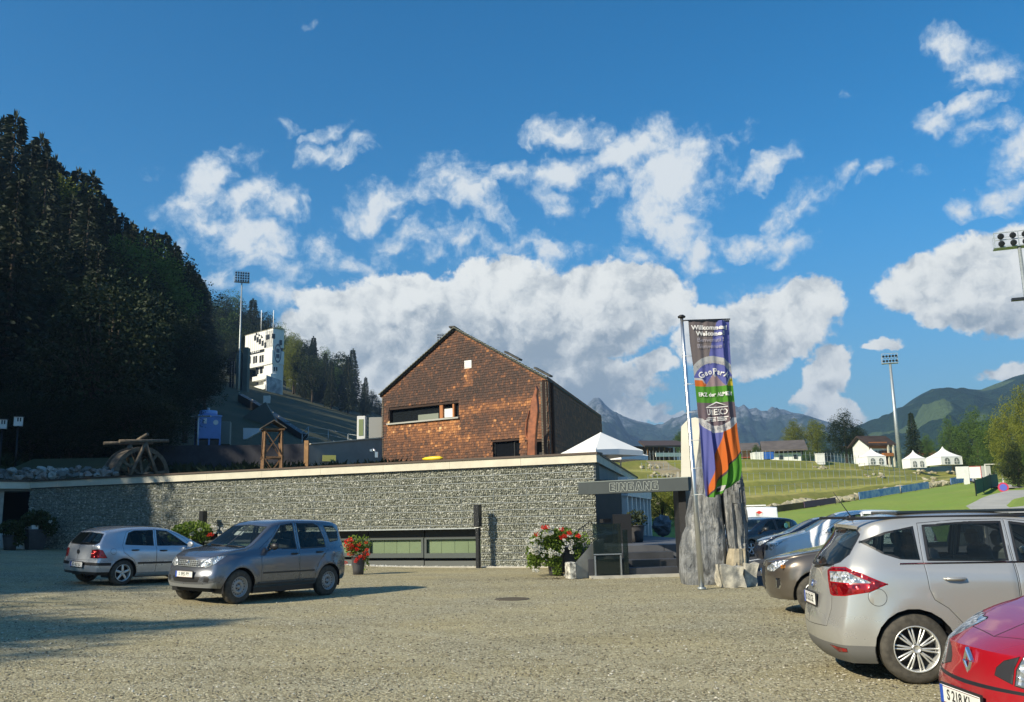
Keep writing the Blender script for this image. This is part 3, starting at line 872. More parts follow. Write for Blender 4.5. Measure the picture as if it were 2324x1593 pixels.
# lamp posts standing before the wall
def lamp_post(px, ytop, ybot, label, dist=0.55):
    t, z = FW.px(px, ybot); base = FW.P(t + 0.1, 0, dist); base.z = gz(base.x, base.y)
    ztop = FW.P(t, FW.px(px, ytop)[1]).z
    o = empty('lamp_post', base, 0, label, 'lamp post', 'dark lamp posts along the stone wall')
    h = ztop - base.z
    m_ = MB(); m_.box((0, 0, (h - .75) / 2), (0.11, 0.16, h - .75), FW.rz); m_.build('post', M_DARKM, o)
    m_ = MB(); m_.box((0, 0, h - .375), (0.20, 0.26, .75), FW.rz); m_.build('lamp_head', M_DARKM, o, bevel=.01)
    m_ = MB(); m_.box((0, 0, h - .77), (0.15, 0.2, .03), FW.rz); m_.build('diffuser', M_WHITE, o)
lamp_post(1107, 1145, 1283, 'black lamp post just right of the window strip')
lamp_post(486, 1160, 1262, 'black lamp post rising behind the white flowering shrub', 0.6)
lamp_post(117, 1162, 1245, 'black lamp post in the shade at wall\'s left end')

# ------------------------------------------------------------------ shingled house on the terrace
HR = (1.83, 48.0); HL = (-7.9, 54.2); HB = (6.6, 68.0)
FG = Face(HR, HL)
hv = Vector((HB[0] - HR[0], HB[1] - HR[1], 0))
house = empty('shingled_house', (HR[0], HR[1], 3.5), 0, 'dark brown gabled house clad in weathered wooden shingles above the museum', 'house')
rs, rzt = FG.px(1035, 750)
eR = FG.px(1240, 862)[1]; eL = FG.px(870, 899)[1]
def topH(t): return lerp(eR, rzt, t / rs) if t < rs else lerp(rzt, eL, (t - rs) / (FG.L - rs))
wl0, wl1 = FG.px(1041, 940)[0], FG.px(884, 950)[0]
wz0 = (FG.px(881, 962)[1] + FG.px(1040, 945)[1]) / 2; wz1 = wz0 + 0.80
d0, d1 = FG.px(1180, 1010)[0], FG.px(1118, 1010)[0]; dz1 = FG.px(1150, 1001)[1]
c0, c1 = 0.25, FG.px(1196, 1010)[0]; cz1 = FG.px(1215, 1003)[1]
vt0, vt1 = FG.px(1071, 826)[0], FG.px(1055, 826)[0]; vz0, vz1 = FG.px(1063, 836)[1], FG.px(1063, 818)[1]
hh = [(wl0, wl1, wz0, wz1), (d0, d1, 3.3, dz1), (c0, c1, 3.3, cz1)]
M_HCORE = pbr('house_core', (0.05, 0.03, 0.022), 0.9)
mb = MB()
for (a, b, z, za, zb) in wall_cells(0, FG.L, topH, 3.3, hh, (rs,)):
    q = [FG.P(a, z, -0.25), FG.P(b, z, -0.25), FG.P(b, z, 0), FG.P(a, z, 0)]
    mb.hexa(q, [FG.P(a, za, -0.25), FG.P(b, zb, -0.25), FG.P(b, zb, 0), FG.P(a, za, 0)])
FG.box(mb, 0.1, FG.L - .1, 3.3, min(eL, eR) - .05, -0.9, -0.8)
# side walls, back wall
fr, fl_ = FG.P(0, 0), FG.P(FG.L, 0)
for base in (fr, fl_):
    o_ = Vector((0.25, -0.1, 0)) if base is fl_ else Vector((-0.25, -.05, 0))
    zt = eR if base is fr else eL
    q = [base + Vector((0, 0, 3.3)), base + hv + Vector((0, 0, 3.3)), base + hv + o_ + Vector((0, 0, 3.3)), base + o_ + Vector((0, 0, 3.3))]
    mb.hexa(q, [p + Vector((0, 0, zt - 3.3)) for p in q])
bk = [FG.P(0, 3.3) + hv, FG.P(FG.L, 3.3) + hv, FG.P(FG.L, eL) + hv, FG.P(rs, rzt) + hv, FG.P(0, eR) + hv]
mb.add(bk, [(0, 1, 2, 3, 4)])
grp(mb, 'wall', M_HCORE, house)
def shingle_mat():
    m = bpy.data.materials.new('wood_shingle'); m.use_nodes = True
    g = NT(m.node_tree); t = m.node_tree; b = t.nodes['Principled BSDF']
    at_ = g.n('ShaderNodeAttribute', attribute_name='tone')
    geo = g.n('ShaderNodeNewGeometry')
    mp = g.n('ShaderNodeMapping', ins={'Vector': geo.outputs['Position'], 'Scale': (30, 30, 3)})
    gr = g.noise(mp.outputs[0], 1.0, 5, 0.7)
    f = g.math('ADD', at_.outputs['Fac'], g.math('MULTIPLY', g.math('SUBTRACT', gr, 0.5), 0.35))
    c = g.ramp(f, [(0.0, (0.022, 0.010, 0.007)), (0.25, (0.065, 0.026, 0.013)), (0.5, (0.17, 0.062, 0.022)), (0.78, (0.46, 0.18, 0.050)), (1.0, (0.75, 0.48, 0.22))])
    t.links.new(c, b.inputs['Base Color']); b.inputs['Roughness'].default_value = 0.7
    return m
M_SH = shingle_mat()
def shingle_vs(face, t, w, z, h, th, rn):
    """a riven shingle: thin at the top, thick at the lower edge"""
    j = rn.uniform(-.015, .015)
    return [face(t, z + j, th), face(t + w, z + j, th), face(t + w, z + h, 0.006), face(t, z + h, 0.006), face(t, z + j, 0.0), face(t + w, z + j, 0.0)]
SH_F = [(0, 1, 2, 3), (4, 5, 1, 0), (0, 3, 4), (1, 5, 2)]
def shingle_obj(name, vs, fs, tones, par):
    me = bpy.data.meshes.new(name); me.from_pydata(vs, [], fs)
    a = me.attributes.new('tone', 'FLOAT', 'FACE'); a.data.foreach_set('value', tones); me.update()
    o = link_mesh(name, me, M_SH); in_parent(o, par); return o
rn = random.Random(8)
CH = 0.142
vs, fs, tn = [], [], []; singles = []
z = 3.62
while z < rzt:
    t = rn.uniform(-.1, 0)
    while t < FG.L:
        w = rn.uniform(0.09, 0.19); m = t + w / 2
        if 0 < m < FG.L and z + .02 < topH(m) and not any(h[0] - .03 < m < h[1] + .03 and h[2] - .06 < z < h[3] + .02 for h in hh) and not (vt0 < m < vt1 and vz0 - .05 < z < vz1):
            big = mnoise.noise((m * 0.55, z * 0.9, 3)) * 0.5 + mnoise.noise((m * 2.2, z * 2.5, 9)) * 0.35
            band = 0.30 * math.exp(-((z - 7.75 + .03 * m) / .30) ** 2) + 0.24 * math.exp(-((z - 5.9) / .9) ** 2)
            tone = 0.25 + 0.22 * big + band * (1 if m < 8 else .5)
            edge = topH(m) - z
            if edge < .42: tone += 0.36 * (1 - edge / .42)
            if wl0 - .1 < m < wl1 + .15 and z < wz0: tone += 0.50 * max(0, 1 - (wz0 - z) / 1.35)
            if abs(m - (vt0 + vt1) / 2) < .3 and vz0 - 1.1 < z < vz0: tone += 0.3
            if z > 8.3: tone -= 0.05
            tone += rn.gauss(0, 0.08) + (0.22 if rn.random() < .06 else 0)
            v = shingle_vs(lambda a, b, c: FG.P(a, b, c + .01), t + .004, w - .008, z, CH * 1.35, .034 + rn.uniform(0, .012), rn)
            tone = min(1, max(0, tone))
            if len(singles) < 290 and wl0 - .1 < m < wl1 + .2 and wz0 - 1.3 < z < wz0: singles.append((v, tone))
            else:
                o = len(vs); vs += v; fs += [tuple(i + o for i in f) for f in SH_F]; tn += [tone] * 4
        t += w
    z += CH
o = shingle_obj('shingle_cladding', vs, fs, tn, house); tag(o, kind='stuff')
for v, tone in singles:
    shingle_obj('shingle', v, SH_F, [tone] * 4, house)
# right side wall cladding (in shade)
vs, fs, tn = [], [], []
hu = hv.normalized(); hn = Vector((hu.y, -hu.x, 0))
def FR(t, z, o_): return fr + hu * t + hn * o_ + Vector((0, 0, z))
z = 3.62
while z < eR - .05:
    t = 0.0
    while t < hv.length:
        w = rn.uniform(.12, .24)
        v = shingle_vs(lambda a, b, c: FR(a, b, c + .01), t, w - .01, z, .28, .04, rn)
        o = len(vs); vs += v; fs += [tuple(i + o for i in f) for f in SH_F]; tn += [min(1, max(0, .42 + rn.gauss(0, .09)))] * 4
        t += w
    z += .2
tag(shingle_obj('shingle_cladding', vs, fs, tn, house), kind='stuff')
# light grey corner shingles
cs = MB(); z = 3.9
while z < eR - .1:
    for k in range(3):
        cs.box(FG.P(0.06 + k * .13, z, .05), (.11, .03, .115), FG.rz)
    for k in range(2):
        p = FR(.07 + k * .13, z, .055); cs.box(p, (.11, .03, .115), math.atan2(hu.y, hu.x))
    z += .142
grp(cs, 'corner_shingles', pbr('grey_wood', (0.12, 0.105, 0.085), 0.85, var=.3, vscale=5), house).__setitem__('kind', 'stuff')
cs = MB(); z = 3.8
while z < eL - .1: cs.box(FG.P(FG.L - .06, z, .05), (.12, .03, .115), FG.rz); z += .142
grp(cs, 'corner_shingles', MATS['grey_wood'], house).__setitem__('kind', 'stuff')
# roof: two shingled planes with verge tiles
M_ROOFD = pbr('roof_grey', (0.07, 0.068, 0.06), 0.85, var=.3, vscale=4)
RI, ER, EL = FG.P(rs, rzt + .12, .12), FG.P(-.12, eR + .05, .12), FG.P(FG.L + .12, eL + .05, .12)
roof = None
for A_, B_ in ((RI, ER), (RI, EL)):
    m_ = MB(); dn = Vector((0, 0, -.10))
    m_.add([A_, B_, B_ + hv, A_ + hv, A_ + dn, B_ + dn, B_ + hv + dn, A_ + hv + dn], [(0, 1, 2, 3), (7, 6, 5, 4), (0, 4, 5, 1), (1, 5, 6, 2), (2, 6, 7, 3), (3, 7, 4, 0)])
    grp(m_, 'roof', M_ROOFD, house)
    n = int((B_ - A_).length / .22)
    m2 = MB()
    for k in range(n):
        p = A_.lerp(B_, (k + .5) / n) + FG.n * .03 + Vector((0, 0, .02)); d = (B_ - A_).normalized()
        m_ = m2; m_.bar(p - d * .10, p + d * .125 + Vector((0, 0, .035)), .22, .045)
    grp(m2, 'verge_tiles', pbr('verge_tile', (0.16, 0.165, 0.13), 0.85, var=.3, vscale=6), house).__setitem__('kind', 'stuff')
# roof stops, ridge end, gutters
for k, f in ((.62, 1), (.93, 1)):
    m_ = MB(); p = RI.lerp(ER, k) + Vector((0, 0, .22)) ; d = (ER - RI).normalized(); m_.bar(p - d * .35, p + d * .75 + Vector((0, 0, .0)), .35, .10); grp(m_, 'roof_board', M_ROOFD, house)
m_ = MB(); m_.bar(RI + Vector((-.18, 0, .10)), RI + hv + Vector((-.18, 0, .10)), .35, .08); grp(m_, 'ridge_board', M_ROOFD, house)
# window band with sill, wood posts and glass
w = MB(); FG.box(w, wl0 - .06, wl1 + .12, wz0 - .10, wz0 - .01, -.25, .16); wo = grp(w, 'window', pbr('sill_metal', (0.42, 0.42, 0.38), .5), house)
f = MB(); FG.box(f, wl0 + .02, wl1 - .02, wz0, wz1, -.24, -.22); o = f.build('pane', glass_mat('house_glass', (.02, .025, .03), .3)); o.parent = wo
tt, _ = FG.px(1000, 945); t2, _ = FG.px(1028, 945)
f = MB(); FG.box(f, tt - .12, tt + .10, wz0, wz1 - .02, -.20, -.04); o = f.build('post', pbr('orange_wood', (.42, .16, .05), .6)); o.parent = wo
f = MB(); FG.box(f, t2 - .06, t2 + .06, wz0, wz1 - .02, -.20, -.04); o = f.build('post', MATS['orange_wood']); o.parent = wo
f = MB(); FG.box(f, t2 + .08, tt - .14, wz0 + .05, wz1 - .25, -.21, -.16); o = f.build('curtain_and_reflection', M_WHITE); o.parent = wo
tw, _ = FG.px(955, 945); f = MB(); FG.box(f, tt + .3, tw + .35, wz0 + .02, wz0 + .36, -.215, -.19); o = f.build('curtain_and_reflection', pbr('pane_reflection', (.22, .25, .20), .5)); o.parent = wo  # this panel paints a greenish reflection into the lower glass
m_ = MB(); FG.box(m_, vt0, vt1, vz0, vz1, .0, .05)
vo = grp(m_, 'vent_cover', M_WHITE, house)
f = MB()
for k in range(4): FG.box(f, vt0 + .02, vt1 - .02, vz0 + .06 + k * .1, vz0 + .075 + k * .1, .05, .065)
o = f.build('slat', M_WHITE); o.parent = vo
m_ = MB(); FG.box(m_, d0 + .05, d1 - .05, 3.5, dz1 - .05, -.22, -.18); do = grp(m_, 'door', glass_mat('door_glass', (.012, .014, .018), .2), house)
m_ = MB()
for t_ in (d0 + .03, lerp(d0, d1, .22), d1 - .1): FG.box(m_, t_, t_ + .07, 3.5, dz1 - .02, -.17, -.12)
o = m_.build('frame', M_DARKM); o.parent = do
m_ = MB(); FG.box(m_, c0, c1, 3.4, cz1, -.8, -.75); grp(m_, 'recess_panel', M_BLACK, house)
# carved timber flame in front of the house
fp = [(1196, 1034), (1197, 1000), (1196, 985), (1199, 965), (1203, 940), (1204, 915), (1208, 900), (1213, 885), (1215, 875), (1219, 884), (1217, 897), (1219, 915), (1220, 935), (1217, 960), (1215, 985), (1214, 1000), (1214, 1034)]
FZ = Face((HR[0] - .3 + FG.n.x * 1.2, HR[1] + FG.n.y * 1.2), (HL[0] + FG.n.x * 1.2, HL[1] + FG.n.y * 1.2))
m_ = MB(); pl = []
for p in fp: t, z = FZ.px(*p); pl.append(FZ.P(t, max(3.5, z)))
m_.prism(pl, FZ.n * -.22)
sp = [(1197, 1000), (1191, 990), (1190, 975), (1193, 955), (1200, 930), (1200, 937), (1195, 958), (1194, 975), (1195, 988), (1199, 998)]
pl = []
for p in sp: t, z = FZ.px(*p); pl.append(FZ.P(t, z))
m_.prism(pl, FZ.n * -.16)
tag(m_.build('timber_sculpture', pbr('copper_wood', (.26, .085, .035), .5, var=.35, vscale=2.5), bevel=.03), 'tall reddish flame shaped timber sculpture against the shingled gable', 'sculpture')
# yellow bundle lying on the parapet
m_ = MB(); t, z = FW.px(982, 1043); c_ = FW.P(t, 3.84, .0)
m_.tube([c_ - FW.u * .42, c_ - FW.u * .3, c_, c_ + FW.u * .3, c_ + FW.u * .42], [.02, .07, .085, .06, .02], 10)
tag(m_.build('yellow_roll', pbr('yellow_plastic', (.85, .62, .02), .4)), 'small yellow rolled tarpaulin lying on the parapet edge', 'roll')

# ------------------------------------------------------------------ things behind the parapet, left of the house
def upright(px0, px1, ytop, ybot, Y, th=.2):
    a = at(px0, ybot, Y); b = at(px1, ybot, Y); zt = at((px0 + px1) / 2, ytop, Y).z
    return a, b, zt
# grey yard wall
gw = empty('yard_wall', (0, 0, 0), 0, 'low grey rendered wall left of the shingled house', 'wall')
m_ = MB(); a = at(700, 1062, 49); b = at(866, 1055, 51.5)
m_.hexa([Vector((a.x, a.y, 3)), Vector((b.x, b.y, 3)), Vector((b.x, b.y + .3, 3)), Vector((a.x, a.y + .3, 3))],
        [Vector((a.x, a.y, at(700, 1009, 49).z)), Vector((b.x, b.y, at(866, 995, 51.5).z)), Vector((b.x, b.y + .3, at(866, 995, 51.5).z)), Vector((a.x, a.y + .3, at(700, 1009, 49).z))])
m_.build('wall', M_PLASTER, gw)
m_ = MB(); m_.bar(Vector((a.x, a.y + .15, at(700, 1007, 49).z)), Vector((b.x, b.y + .15, at(866, 993, 51.5).z)), .42, .06); m_.build('coping', M_CONC, gw)
m_ = MB(); a = at(747, 1047, 49.3); m_.box((a.x, a.y, a.z + .17), (.72, .05, .33), .35)
tag(m_.build('notice_board', pbr('yellow_sign', (.42, .42, .12), .6)), 'small faded yellow notice board on the grey wall', 'sign')
m_ = MB(); a = at(695, 1062, 48.3); m_.bar(Vector((a.x, a.y, 3.3)), Vector((a.x, a.y, at(695, 1000, 48.3).z)), .22, .22)
tag(m_.build('wood_post', pbr('larch_post', (.40, .22, .09), .7, var=.2, vscale=4)), 'square orange larch post at the end of the grey wall', 'post')
m_ = MB(); a = at(846, 1022, 50.2); m_.tube([a, a + Vector((.1, -.35, .05)), a + Vector((.22, -.45, -.15))], .06, 8)
m_.box(a + Vector((.28, -.45, -.28)), (.16, .14, .3), 0); m_.box(a + Vector((0, .0, 0)), (.3, .2, .12), 0)
tag(m_.build('wall_lamp', M_STEEL), 'small steel floodlight on a bracket near the shingled house', 'lamp')
# white cabinets behind the yard wall
cb = empty('utility_cabinet', at(838, 993, 55), 0, 'pale utility cabinets standing behind the grey wall', 'cabinet')
m_ = MB(); m_.box((-.45, 0, .55), (.5, .6, 1.5)); m_.build('cabinet', M_WHITE, cb, bevel=.02)
m_ = MB(); m_.box((.5, 0, .5), (.95, .6, 1.4)); m_.build('cabinet', pbr('cabinet_grey', (.35, .35, .33), .5), cb, bevel=.02)
m_ = MB(); m_.box((-.45, -.31, .6), (.28, .02, 1.0)); m_.build('door', pbr('cabinet_green', (.25, .3, .14), .5), cb)
# dark retaining wall behind the roof edge
m_ = MB()
pts = [(250, 1012), (370, 1012), (470, 1010), (570, 1010), (690, 1007)]
for (p, q) in zip(pts, pts[1:]):
    a = at(p[0], p[1], 51); b = at(q[0], q[1], 51)
    m_.hexa([Vector((a.x, a.y, 3)), Vector((b.x, b.y, 3)), Vector((b.x, b.y + .4, 3)), Vector((a.x, a.y + .4, 3))], [Vector((a.x, a.y, a.z)), Vector((b.x, b.y, b.z)), Vector((b.x, b.y + .4, b.z)), Vector((a.x, a.y + .4, a.z))])
tag(m_.build('retaining_wall', pbr('slate_wall', (.035, .035, .045), .8, var=.2, vscale=2)), 'long near black retaining wall behind the roof edge', 'wall')
# timber headframe tower
tw_ = at(617, 1062, 46); tower = empty('timber_headframe', (tw_.x, tw_.y, 3.5), R(20), 'small open timber pit tower with shingled cap behind the parapet', 'tower')
M_TIMB = pbr('old_timber', (.19, .105, .05), .8, var=.3, vscale=6)
TH = at(617, 976, 46).z - 3.5
for sx in (-1, 1):
    for sy in (-1, 1):
        m_ = MB(); m_.bar((sx * .48, sy * .48, 0), (sx * .40, sy * .40, TH), .11, .11); m_.build('post', M_TIMB, tower)
for sy in (-1, 1):
    for (z0, z1) in ((0, TH * .5), (TH * .5, TH)):
        for s in (-1, 1):
            m_ = MB(); m_.bar((s * .46, sy * (.47 + .03 * s), z0 + .05), (-s * .42, sy * (.45 + .03 * s), z1 - .05), .07, .04); m_.build('brace', M_TIMB, tower)
            m_ = MB(); m_.bar((sy * (.47 + .03 * s), s * .46, z0 + .05), (sy * (.45 + .03 * s), -s * .42, z1 - .05), .04, .07); m_.build('brace', M_TIMB, tower)
for z in (TH * .5, TH):
    for s in (-1, 1):
        m_ = MB(); m_.bar((-.55, s * .44, z), (.55, s * .44, z), .09, .09); m_.build('crossbeam', M_TIMB, tower)
for s in (-1, 1):
    m_ = MB(); m_.add([(0, -.62, TH + .42), (0, .62, TH + .42), (s * .62, .62, TH + .02), (s * .62, -.62, TH + .02), (0, -.62, TH + .48), (0, .62, TH + .48), (s * .62, .62, TH + .08), (s * .62, -.62, TH + .08)], [(0, 1, 2, 3), (4, 5, 6, 7), (0, 3, 7, 4), (1, 2, 6, 5), (2, 3, 7, 6)])
    m_.build('roof', MATS['grey_wood'], tower)
# mine wheel
wc = at(310, 1060, 44.5); wheel = empty('mine_wheel', (wc.x, wc.y, 3.5), R(-38), 'old timber mill wheel held in a log frame on roof edge', 'wheel')
M_LOG = pbr('weathered_log', (.15, .12, .085), .85, var=.35, vscale=5)
WR = 1.42; hc = 0.55
for s in (-1, 1):
    m_ = MB(); pr = []
    for k in range(40):
        a0, a1 = 2 * PI * k / 40, 2 * PI * (k + 1) / 40
        q = [(s * .5, WR * math.cos(a) * 1, hc + WR * math.sin(a)) for a in (a0, a1)] ; qi = [(s * .5, (WR - .2) * math.cos(a), hc + (WR - .2) * math.sin(a)) for a in (a1, a0)]
        m_.prism(q + qi, (s * .09, 0, 0))
    m_.build('rim', M_LOG, wheel)
    for k in range(8):
        a = 2 * PI * k / 8 + .2; m_ = MB(); m_.bar((s * .54, 0, hc), (s * .54, (WR - .1) * math.cos(a), hc + (WR - .1) * math.sin(a)), .1, .12); m_.build('spoke', M_LOG, wheel)
for k in range(36):
    a = 2 * PI * k / 36; m_ = MB(); m_.box((0, (WR - .12) * math.cos(a), hc + (WR - .12) * math.sin(a)), (.98, .30, .04), rx=a + PI / 2); m_.build('paddle_board', M_LOG, wheel)
for s in (-1, 1):
    m_ = MB(); m_.tube([(s * .72, -.95, 0), (s * .72, 0, 2.15)], .085, 8); m_.build('log', M_LOG, wheel)
    m_ = MB(); m_.tube([(s * .72, .95, 0), (s * .72, 0, 2.15)], .085, 8); m_.build('log', M_LOG, wheel)
    m_ = MB(); m_.tube([(s * .72, -1.35, 2.15), (s * .72, 1.2, 2.3)], .085, 8); m_.build('log', M_LOG, wheel)
m_ = MB(); m_.tube([(-1.3, 0, hc), (1.3, 0, hc)], .16, 10); m_.build('axle', M_LOG, wheel)
m_ = MB(); m_.tube([(-.3, 0, 2.25), (.35, .3, 2.62)], .085, 8); m_.build('log', M_LOG, wheel)
# boulders along the roof edge
rn = random.Random(4)
M_BOUL = pebble_mat('boulder', [(0, (.16, .17, .16)), (.4, (.27, .27, .25)), (.7, (.36, .30, .26)), (1, (.48, .50, .47))])
def boulder(name, c, s, rnd, mat, label, cat, group, sub=2, par=None, sq=.75):
    bm = bmesh.new(); bmesh.ops.create_icosphere(bm, subdivisions=sub, radius=1.0)
    sd = rnd.uniform(0, 100); k = (rnd.uniform(.8, 1.3), rnd.uniform(.7, 1.0), rnd.uniform(.6, .9) * sq / .75)
    for v in bm.verts:
        n = mnoise.noise(v.co * 1.1 + Vector((sd, 0, 0))); n2 = mnoise.cell(v.co * 1.7 + Vector((0, sd, 0)))
        v.co *= 1 + .5 * n + .30 * (n2 - .5); v.co = Vector((v.co.x * k[0], v.co.y * k[1], v.co.z * k[2])) * s
    me = bpy.data.meshes.new(name); bm.to_mesh(me); bm.free()
    o = link_mesh(name, me, mat, par, c); o.rotation_euler = (rnd.uniform(-.3, .3), rnd.uniform(-.3, .3), rnd.uniform(0, 6))
    return tag(o, label, cat, group)
k = 0
for row in range(2):
    px = -14
    while px < 262:
        py = 1083 - row * 12 - (px / 262) * 6 + rn.uniform(-3, 3) - (6 if row else 0) * 0; Yd = 42.3 + row * 1.0 + (262 - px) / 262 * -1.2
        p = at(px, py, Yd); s = rn.uniform(.15, .31)
        boulder('boulder', p, s, rn, M_BOUL, 'grey boulder in the rubble row along the left roof edge', 'boulder', 'boulders along the left roof edge')
        px += s * 2048 / Yd * 1.5
# fill bed below the boulders
m_ = MB(); a = at(-30, 1100, 43); b = at(262, 1082, 43.5)
m_.hexa([Vector((a.x, a.y - .6, 3.5)), Vector((b.x, b.y - .6, 3.5)), Vector((b.x, b.y + 4, 3.5)), Vector((a.x, a.y + 4, 3.5))], [Vector((a.x, a.y - .4, 3.9)), Vector((b.x, b.y - .4, 3.8)), Vector((b.x, b.y + 4, 5.2)), Vector((a.x, a.y + 4, 5.2))])
tag(m_.build('planted_slope', M_GRASS_DARK), kind='structure')
# ------------------------------------------------------------------ vegetation
LF_SPR = leafmat('spruce_needles', (0.012, 0.022, 0.011), (0.032, 0.046, 0.018), 0.5, 0.08)
LF_DARK = leafmat('dark_leaves', (0.013, 0.025, 0.009), (0.036, 0.056, 0.015), 0.5, 0.12)  # like the needles above, darkened so the colour carries the wood's shade
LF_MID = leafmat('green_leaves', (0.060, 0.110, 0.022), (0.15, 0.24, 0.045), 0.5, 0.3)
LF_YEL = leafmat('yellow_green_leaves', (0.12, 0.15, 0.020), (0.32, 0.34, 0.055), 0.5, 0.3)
def card(vs, fs, c, d, s, L, W):
    """one leaf spray: a bent kite of two triangles"""
    o = len(vs)
    vs += [c, c + d * L * .5 + s * W * .5, c + d * L, c + d * L * .5 - s * W * .5]
    fs.append((o, o + 1, o + 2)); fs.append((o, o + 2, o + 3))
def spruce_mesh(seed, dens=1.0):
    """height 1 unit = 1 m at 24 m"""
    rn = random.Random(seed); vs, fs = [], []; H = 24.0; Rb = 3.9
    z = 1.6
    while z < H - .3:
        t = z / H; r = Rb * (1 - t) ** .82 * rn.uniform(.82, 1.12) + .12
        n = max(4, int((7 + 5 * (1 - t)) * dens)); a0 = rn.uniform(0, 6)
        for k in range(n):
            a = a0 + 2 * PI * k / n + rn.uniform(-.2, .2); rr = r * rn.uniform(.65, 1.15)
            d = Vector((math.cos(a), math.sin(a), 0)); side = Vector((-d.y, d.x, 0))
            m = max(2, int(rr / .42))
            for j in range(m):
                f = (j + .6) / m; p = d * rr * f + Vector((0, 0, z + .25 * rr * math.sin(f * 1.4) * .6 - .30 * rr * f * f * (1.3 - t)))
                L = .55 + .5 * (1 - f)
                for sg in (-1, 1):
                    dd = (d * .75 + side * sg * rn.uniform(.35, .9) + Vector((0, 0, rn.uniform(-.75, -.1)))).normalized()
                    ss = (d * rn.uniform(-.4, .4) + Vector((0, 0, rn.uniform(.2, .9))) + side * rn.uniform(-.3, .3)).normalized()
                    card(vs, fs, p, dd, ss, L * rn.uniform(.7, 1.25), rn.uniform(.22, .42))
            card(vs, fs, d * rr * .85 + Vector((0, 0, z - .2 * rr)), d, Vector((0, 0, 1)), .5, .22)
        z += rn.uniform(.42, .66) * (1.05 - .35 * t)
    for k in range(6): card(vs, fs, Vector((0, 0, H - .8)), Vector((rn.uniform(-.3, .3), rn.uniform(-.3, .3), 1)).normalized(), Vector((rn.uniform(-1, 1), rn.uniform(-1, 1), 0)).normalized(), 1.1, .25)
    me = bpy.data.meshes.new('spruce_crown'); me.from_pydata(vs, [], fs); me.update(); me.materials.append(LF_SPR)
    tr = MB(); tr.tube([(0, 0, -2), (0, 0, 1), (0, 0, H * .6), (0, 0, H - .5)], [.36, .30, .16, .03], 7)
    tm = tr.mesh('spruce_trunk'); tm.materials.append(M_BARK)
    return tm, me
def broad_mesh(seed, nclump=46, leaves=95, squat=.8, ls=.42, mat=None, drop=.25, zc=.58, ze=.36):
    """crown about 16 m high, 6 m radius"""
    rn = random.Random(seed); vs, fs = [], []; tr = MB(); H = 16.0; Rr = 5.2
    tr.tube([(0, 0, -2), (0.1, 0, 2), (rn.uniform(-.4, .4), rn.uniform(-.4, .4), 7), (0, 0, 13)], [.42, .34, .2, .05], 7)
    for c in range(nclump):
        while True:
            p = Vector((rn.uniform(-1, 1), rn.uniform(-1, 1), rn.uniform(-1, 1)))
            if .25 < p.length < 1: break
        e = 1.0 if p.z < 0 else 1.0
        cc = Vector((p.x * Rr * .82, p.y * Rr * .82, H * zc + p.z * H * ze))
        w = 1 - .35 * max(0, p.z) - drop * max(0, -p.z); cc.x *= w; cc.y *= w
        cr = rn.uniform(.9, 1.9)
        if c < 14: tr.tube([(0, 0, rn.uniform(3, 7)), cc * .55 + Vector((0, 0, 3)), cc], [.12, .07, .02], 5)
        for l in range(leaves):
            q = Vector((rn.gauss(0, 1), rn.gauss(0, 1), rn.gauss(0, 1))).normalized()
            q = q * cr * (rn.uniform(.35, 1) ** .5); q.z *= squat
            d = (q.normalized() + Vector((rn.uniform(-.8, .8), rn.uniform(-.8, .8), rn.uniform(-.9, .5)))).normalized()
            s = d.orthogonal().normalized(); s = (Matrix.Rotation(rn.uniform(0, 6), 3, d) @ s)
            card(vs, fs, cc + q, d, s, ls * rn.uniform(.7, 1.3), ls * rn.uniform(.55, .9))
    me = bpy.data.meshes.new('leaf_crown'); me.from_pydata(vs, [], fs); me.update(); me.materials.append(mat or LF_DARK)
    tm = tr.mesh('trunk'); tm.materials.append(M_BARK)
    return tm, me
SPR = [spruce_mesh(s) for s in (1, 2, 3)]
BRD = [broad_mesh(s, 62, 130, .8, .30) for s in (11, 12, 13)]
BRDN = [broad_mesh(s, 95, 230, .8, .19, None, .1) for s in (21, 22)]
BRDB = [broad_mesh(s, 105, 210, .8, .21, None, .05, .50, .44) for s in (31, 32)]
def blocks(p, h):
    """would this crown stand in the light of the white tower?"""
    v = Vector(p) - Vector((-65, 244, 42)); k = v.dot(SUN_DIR)
    if k < 8: return False
    q = Vector((-65, 244, 42)) + SUN_DIR * k; return (Vector((q.x, q.y)) - Vector((p[0], p[1]))).length < 15 and p[2] + h > q.z - 10
def tree(name, meshes, p, h, wide=1.0, mat=None, label=None, group=None, rz=None, base=24.0, rn=random):
    if blocks(p, h): h *= .55
    r = empty(name, p, rz if rz is not None else rn.uniform(0, 6.28), label, 'tree', group)
    s = h / base; r.scale = (s * wide, s * wide, s)
    t = bpy.data.objects.new('trunk', meshes[0]); COL.objects.link(t); t.parent = r
    c = bpy.data.objects.new('crown', meshes[1]); COL.objects.link(c); c.parent = r
    if mat:
        c.material_slots[0].link = 'OBJECT'; c.material_slots[0].material = mat
    return r
SIL = [(-200, 200), (0, 262), (30, 255), (62, 300), (110, 335), (165, 392), (215, 387), (245, 435), (270, 482), (310, 500), (350, 520), (400, 545), (430, 590), (462, 640), (520, 662), (575, 682), (600, 712), (650, 745), (700, 765), (735, 790), (765, 830), (800, 792), (830, 850), (862, 905), (900, 960)]
def sil(px):
    for a, b in zip(SIL, SIL[1:]):
        if a[0] <= px <= b[0]: return lerp(a[1], b[1], (px - a[0]) / (b[0] - a[0]))
    return 200 if px < 0 else 960
def project(v):
    q = CAM_ROT.transposed() @ (Vector(v) - Vector((0, 0, EYE)))
    return 1162 + FPX * q.x / -q.z, 796.5 - FPX * q.y / -q.z
G_F = 'trees of the wooded hillside at left'
rn = random.Random(77)
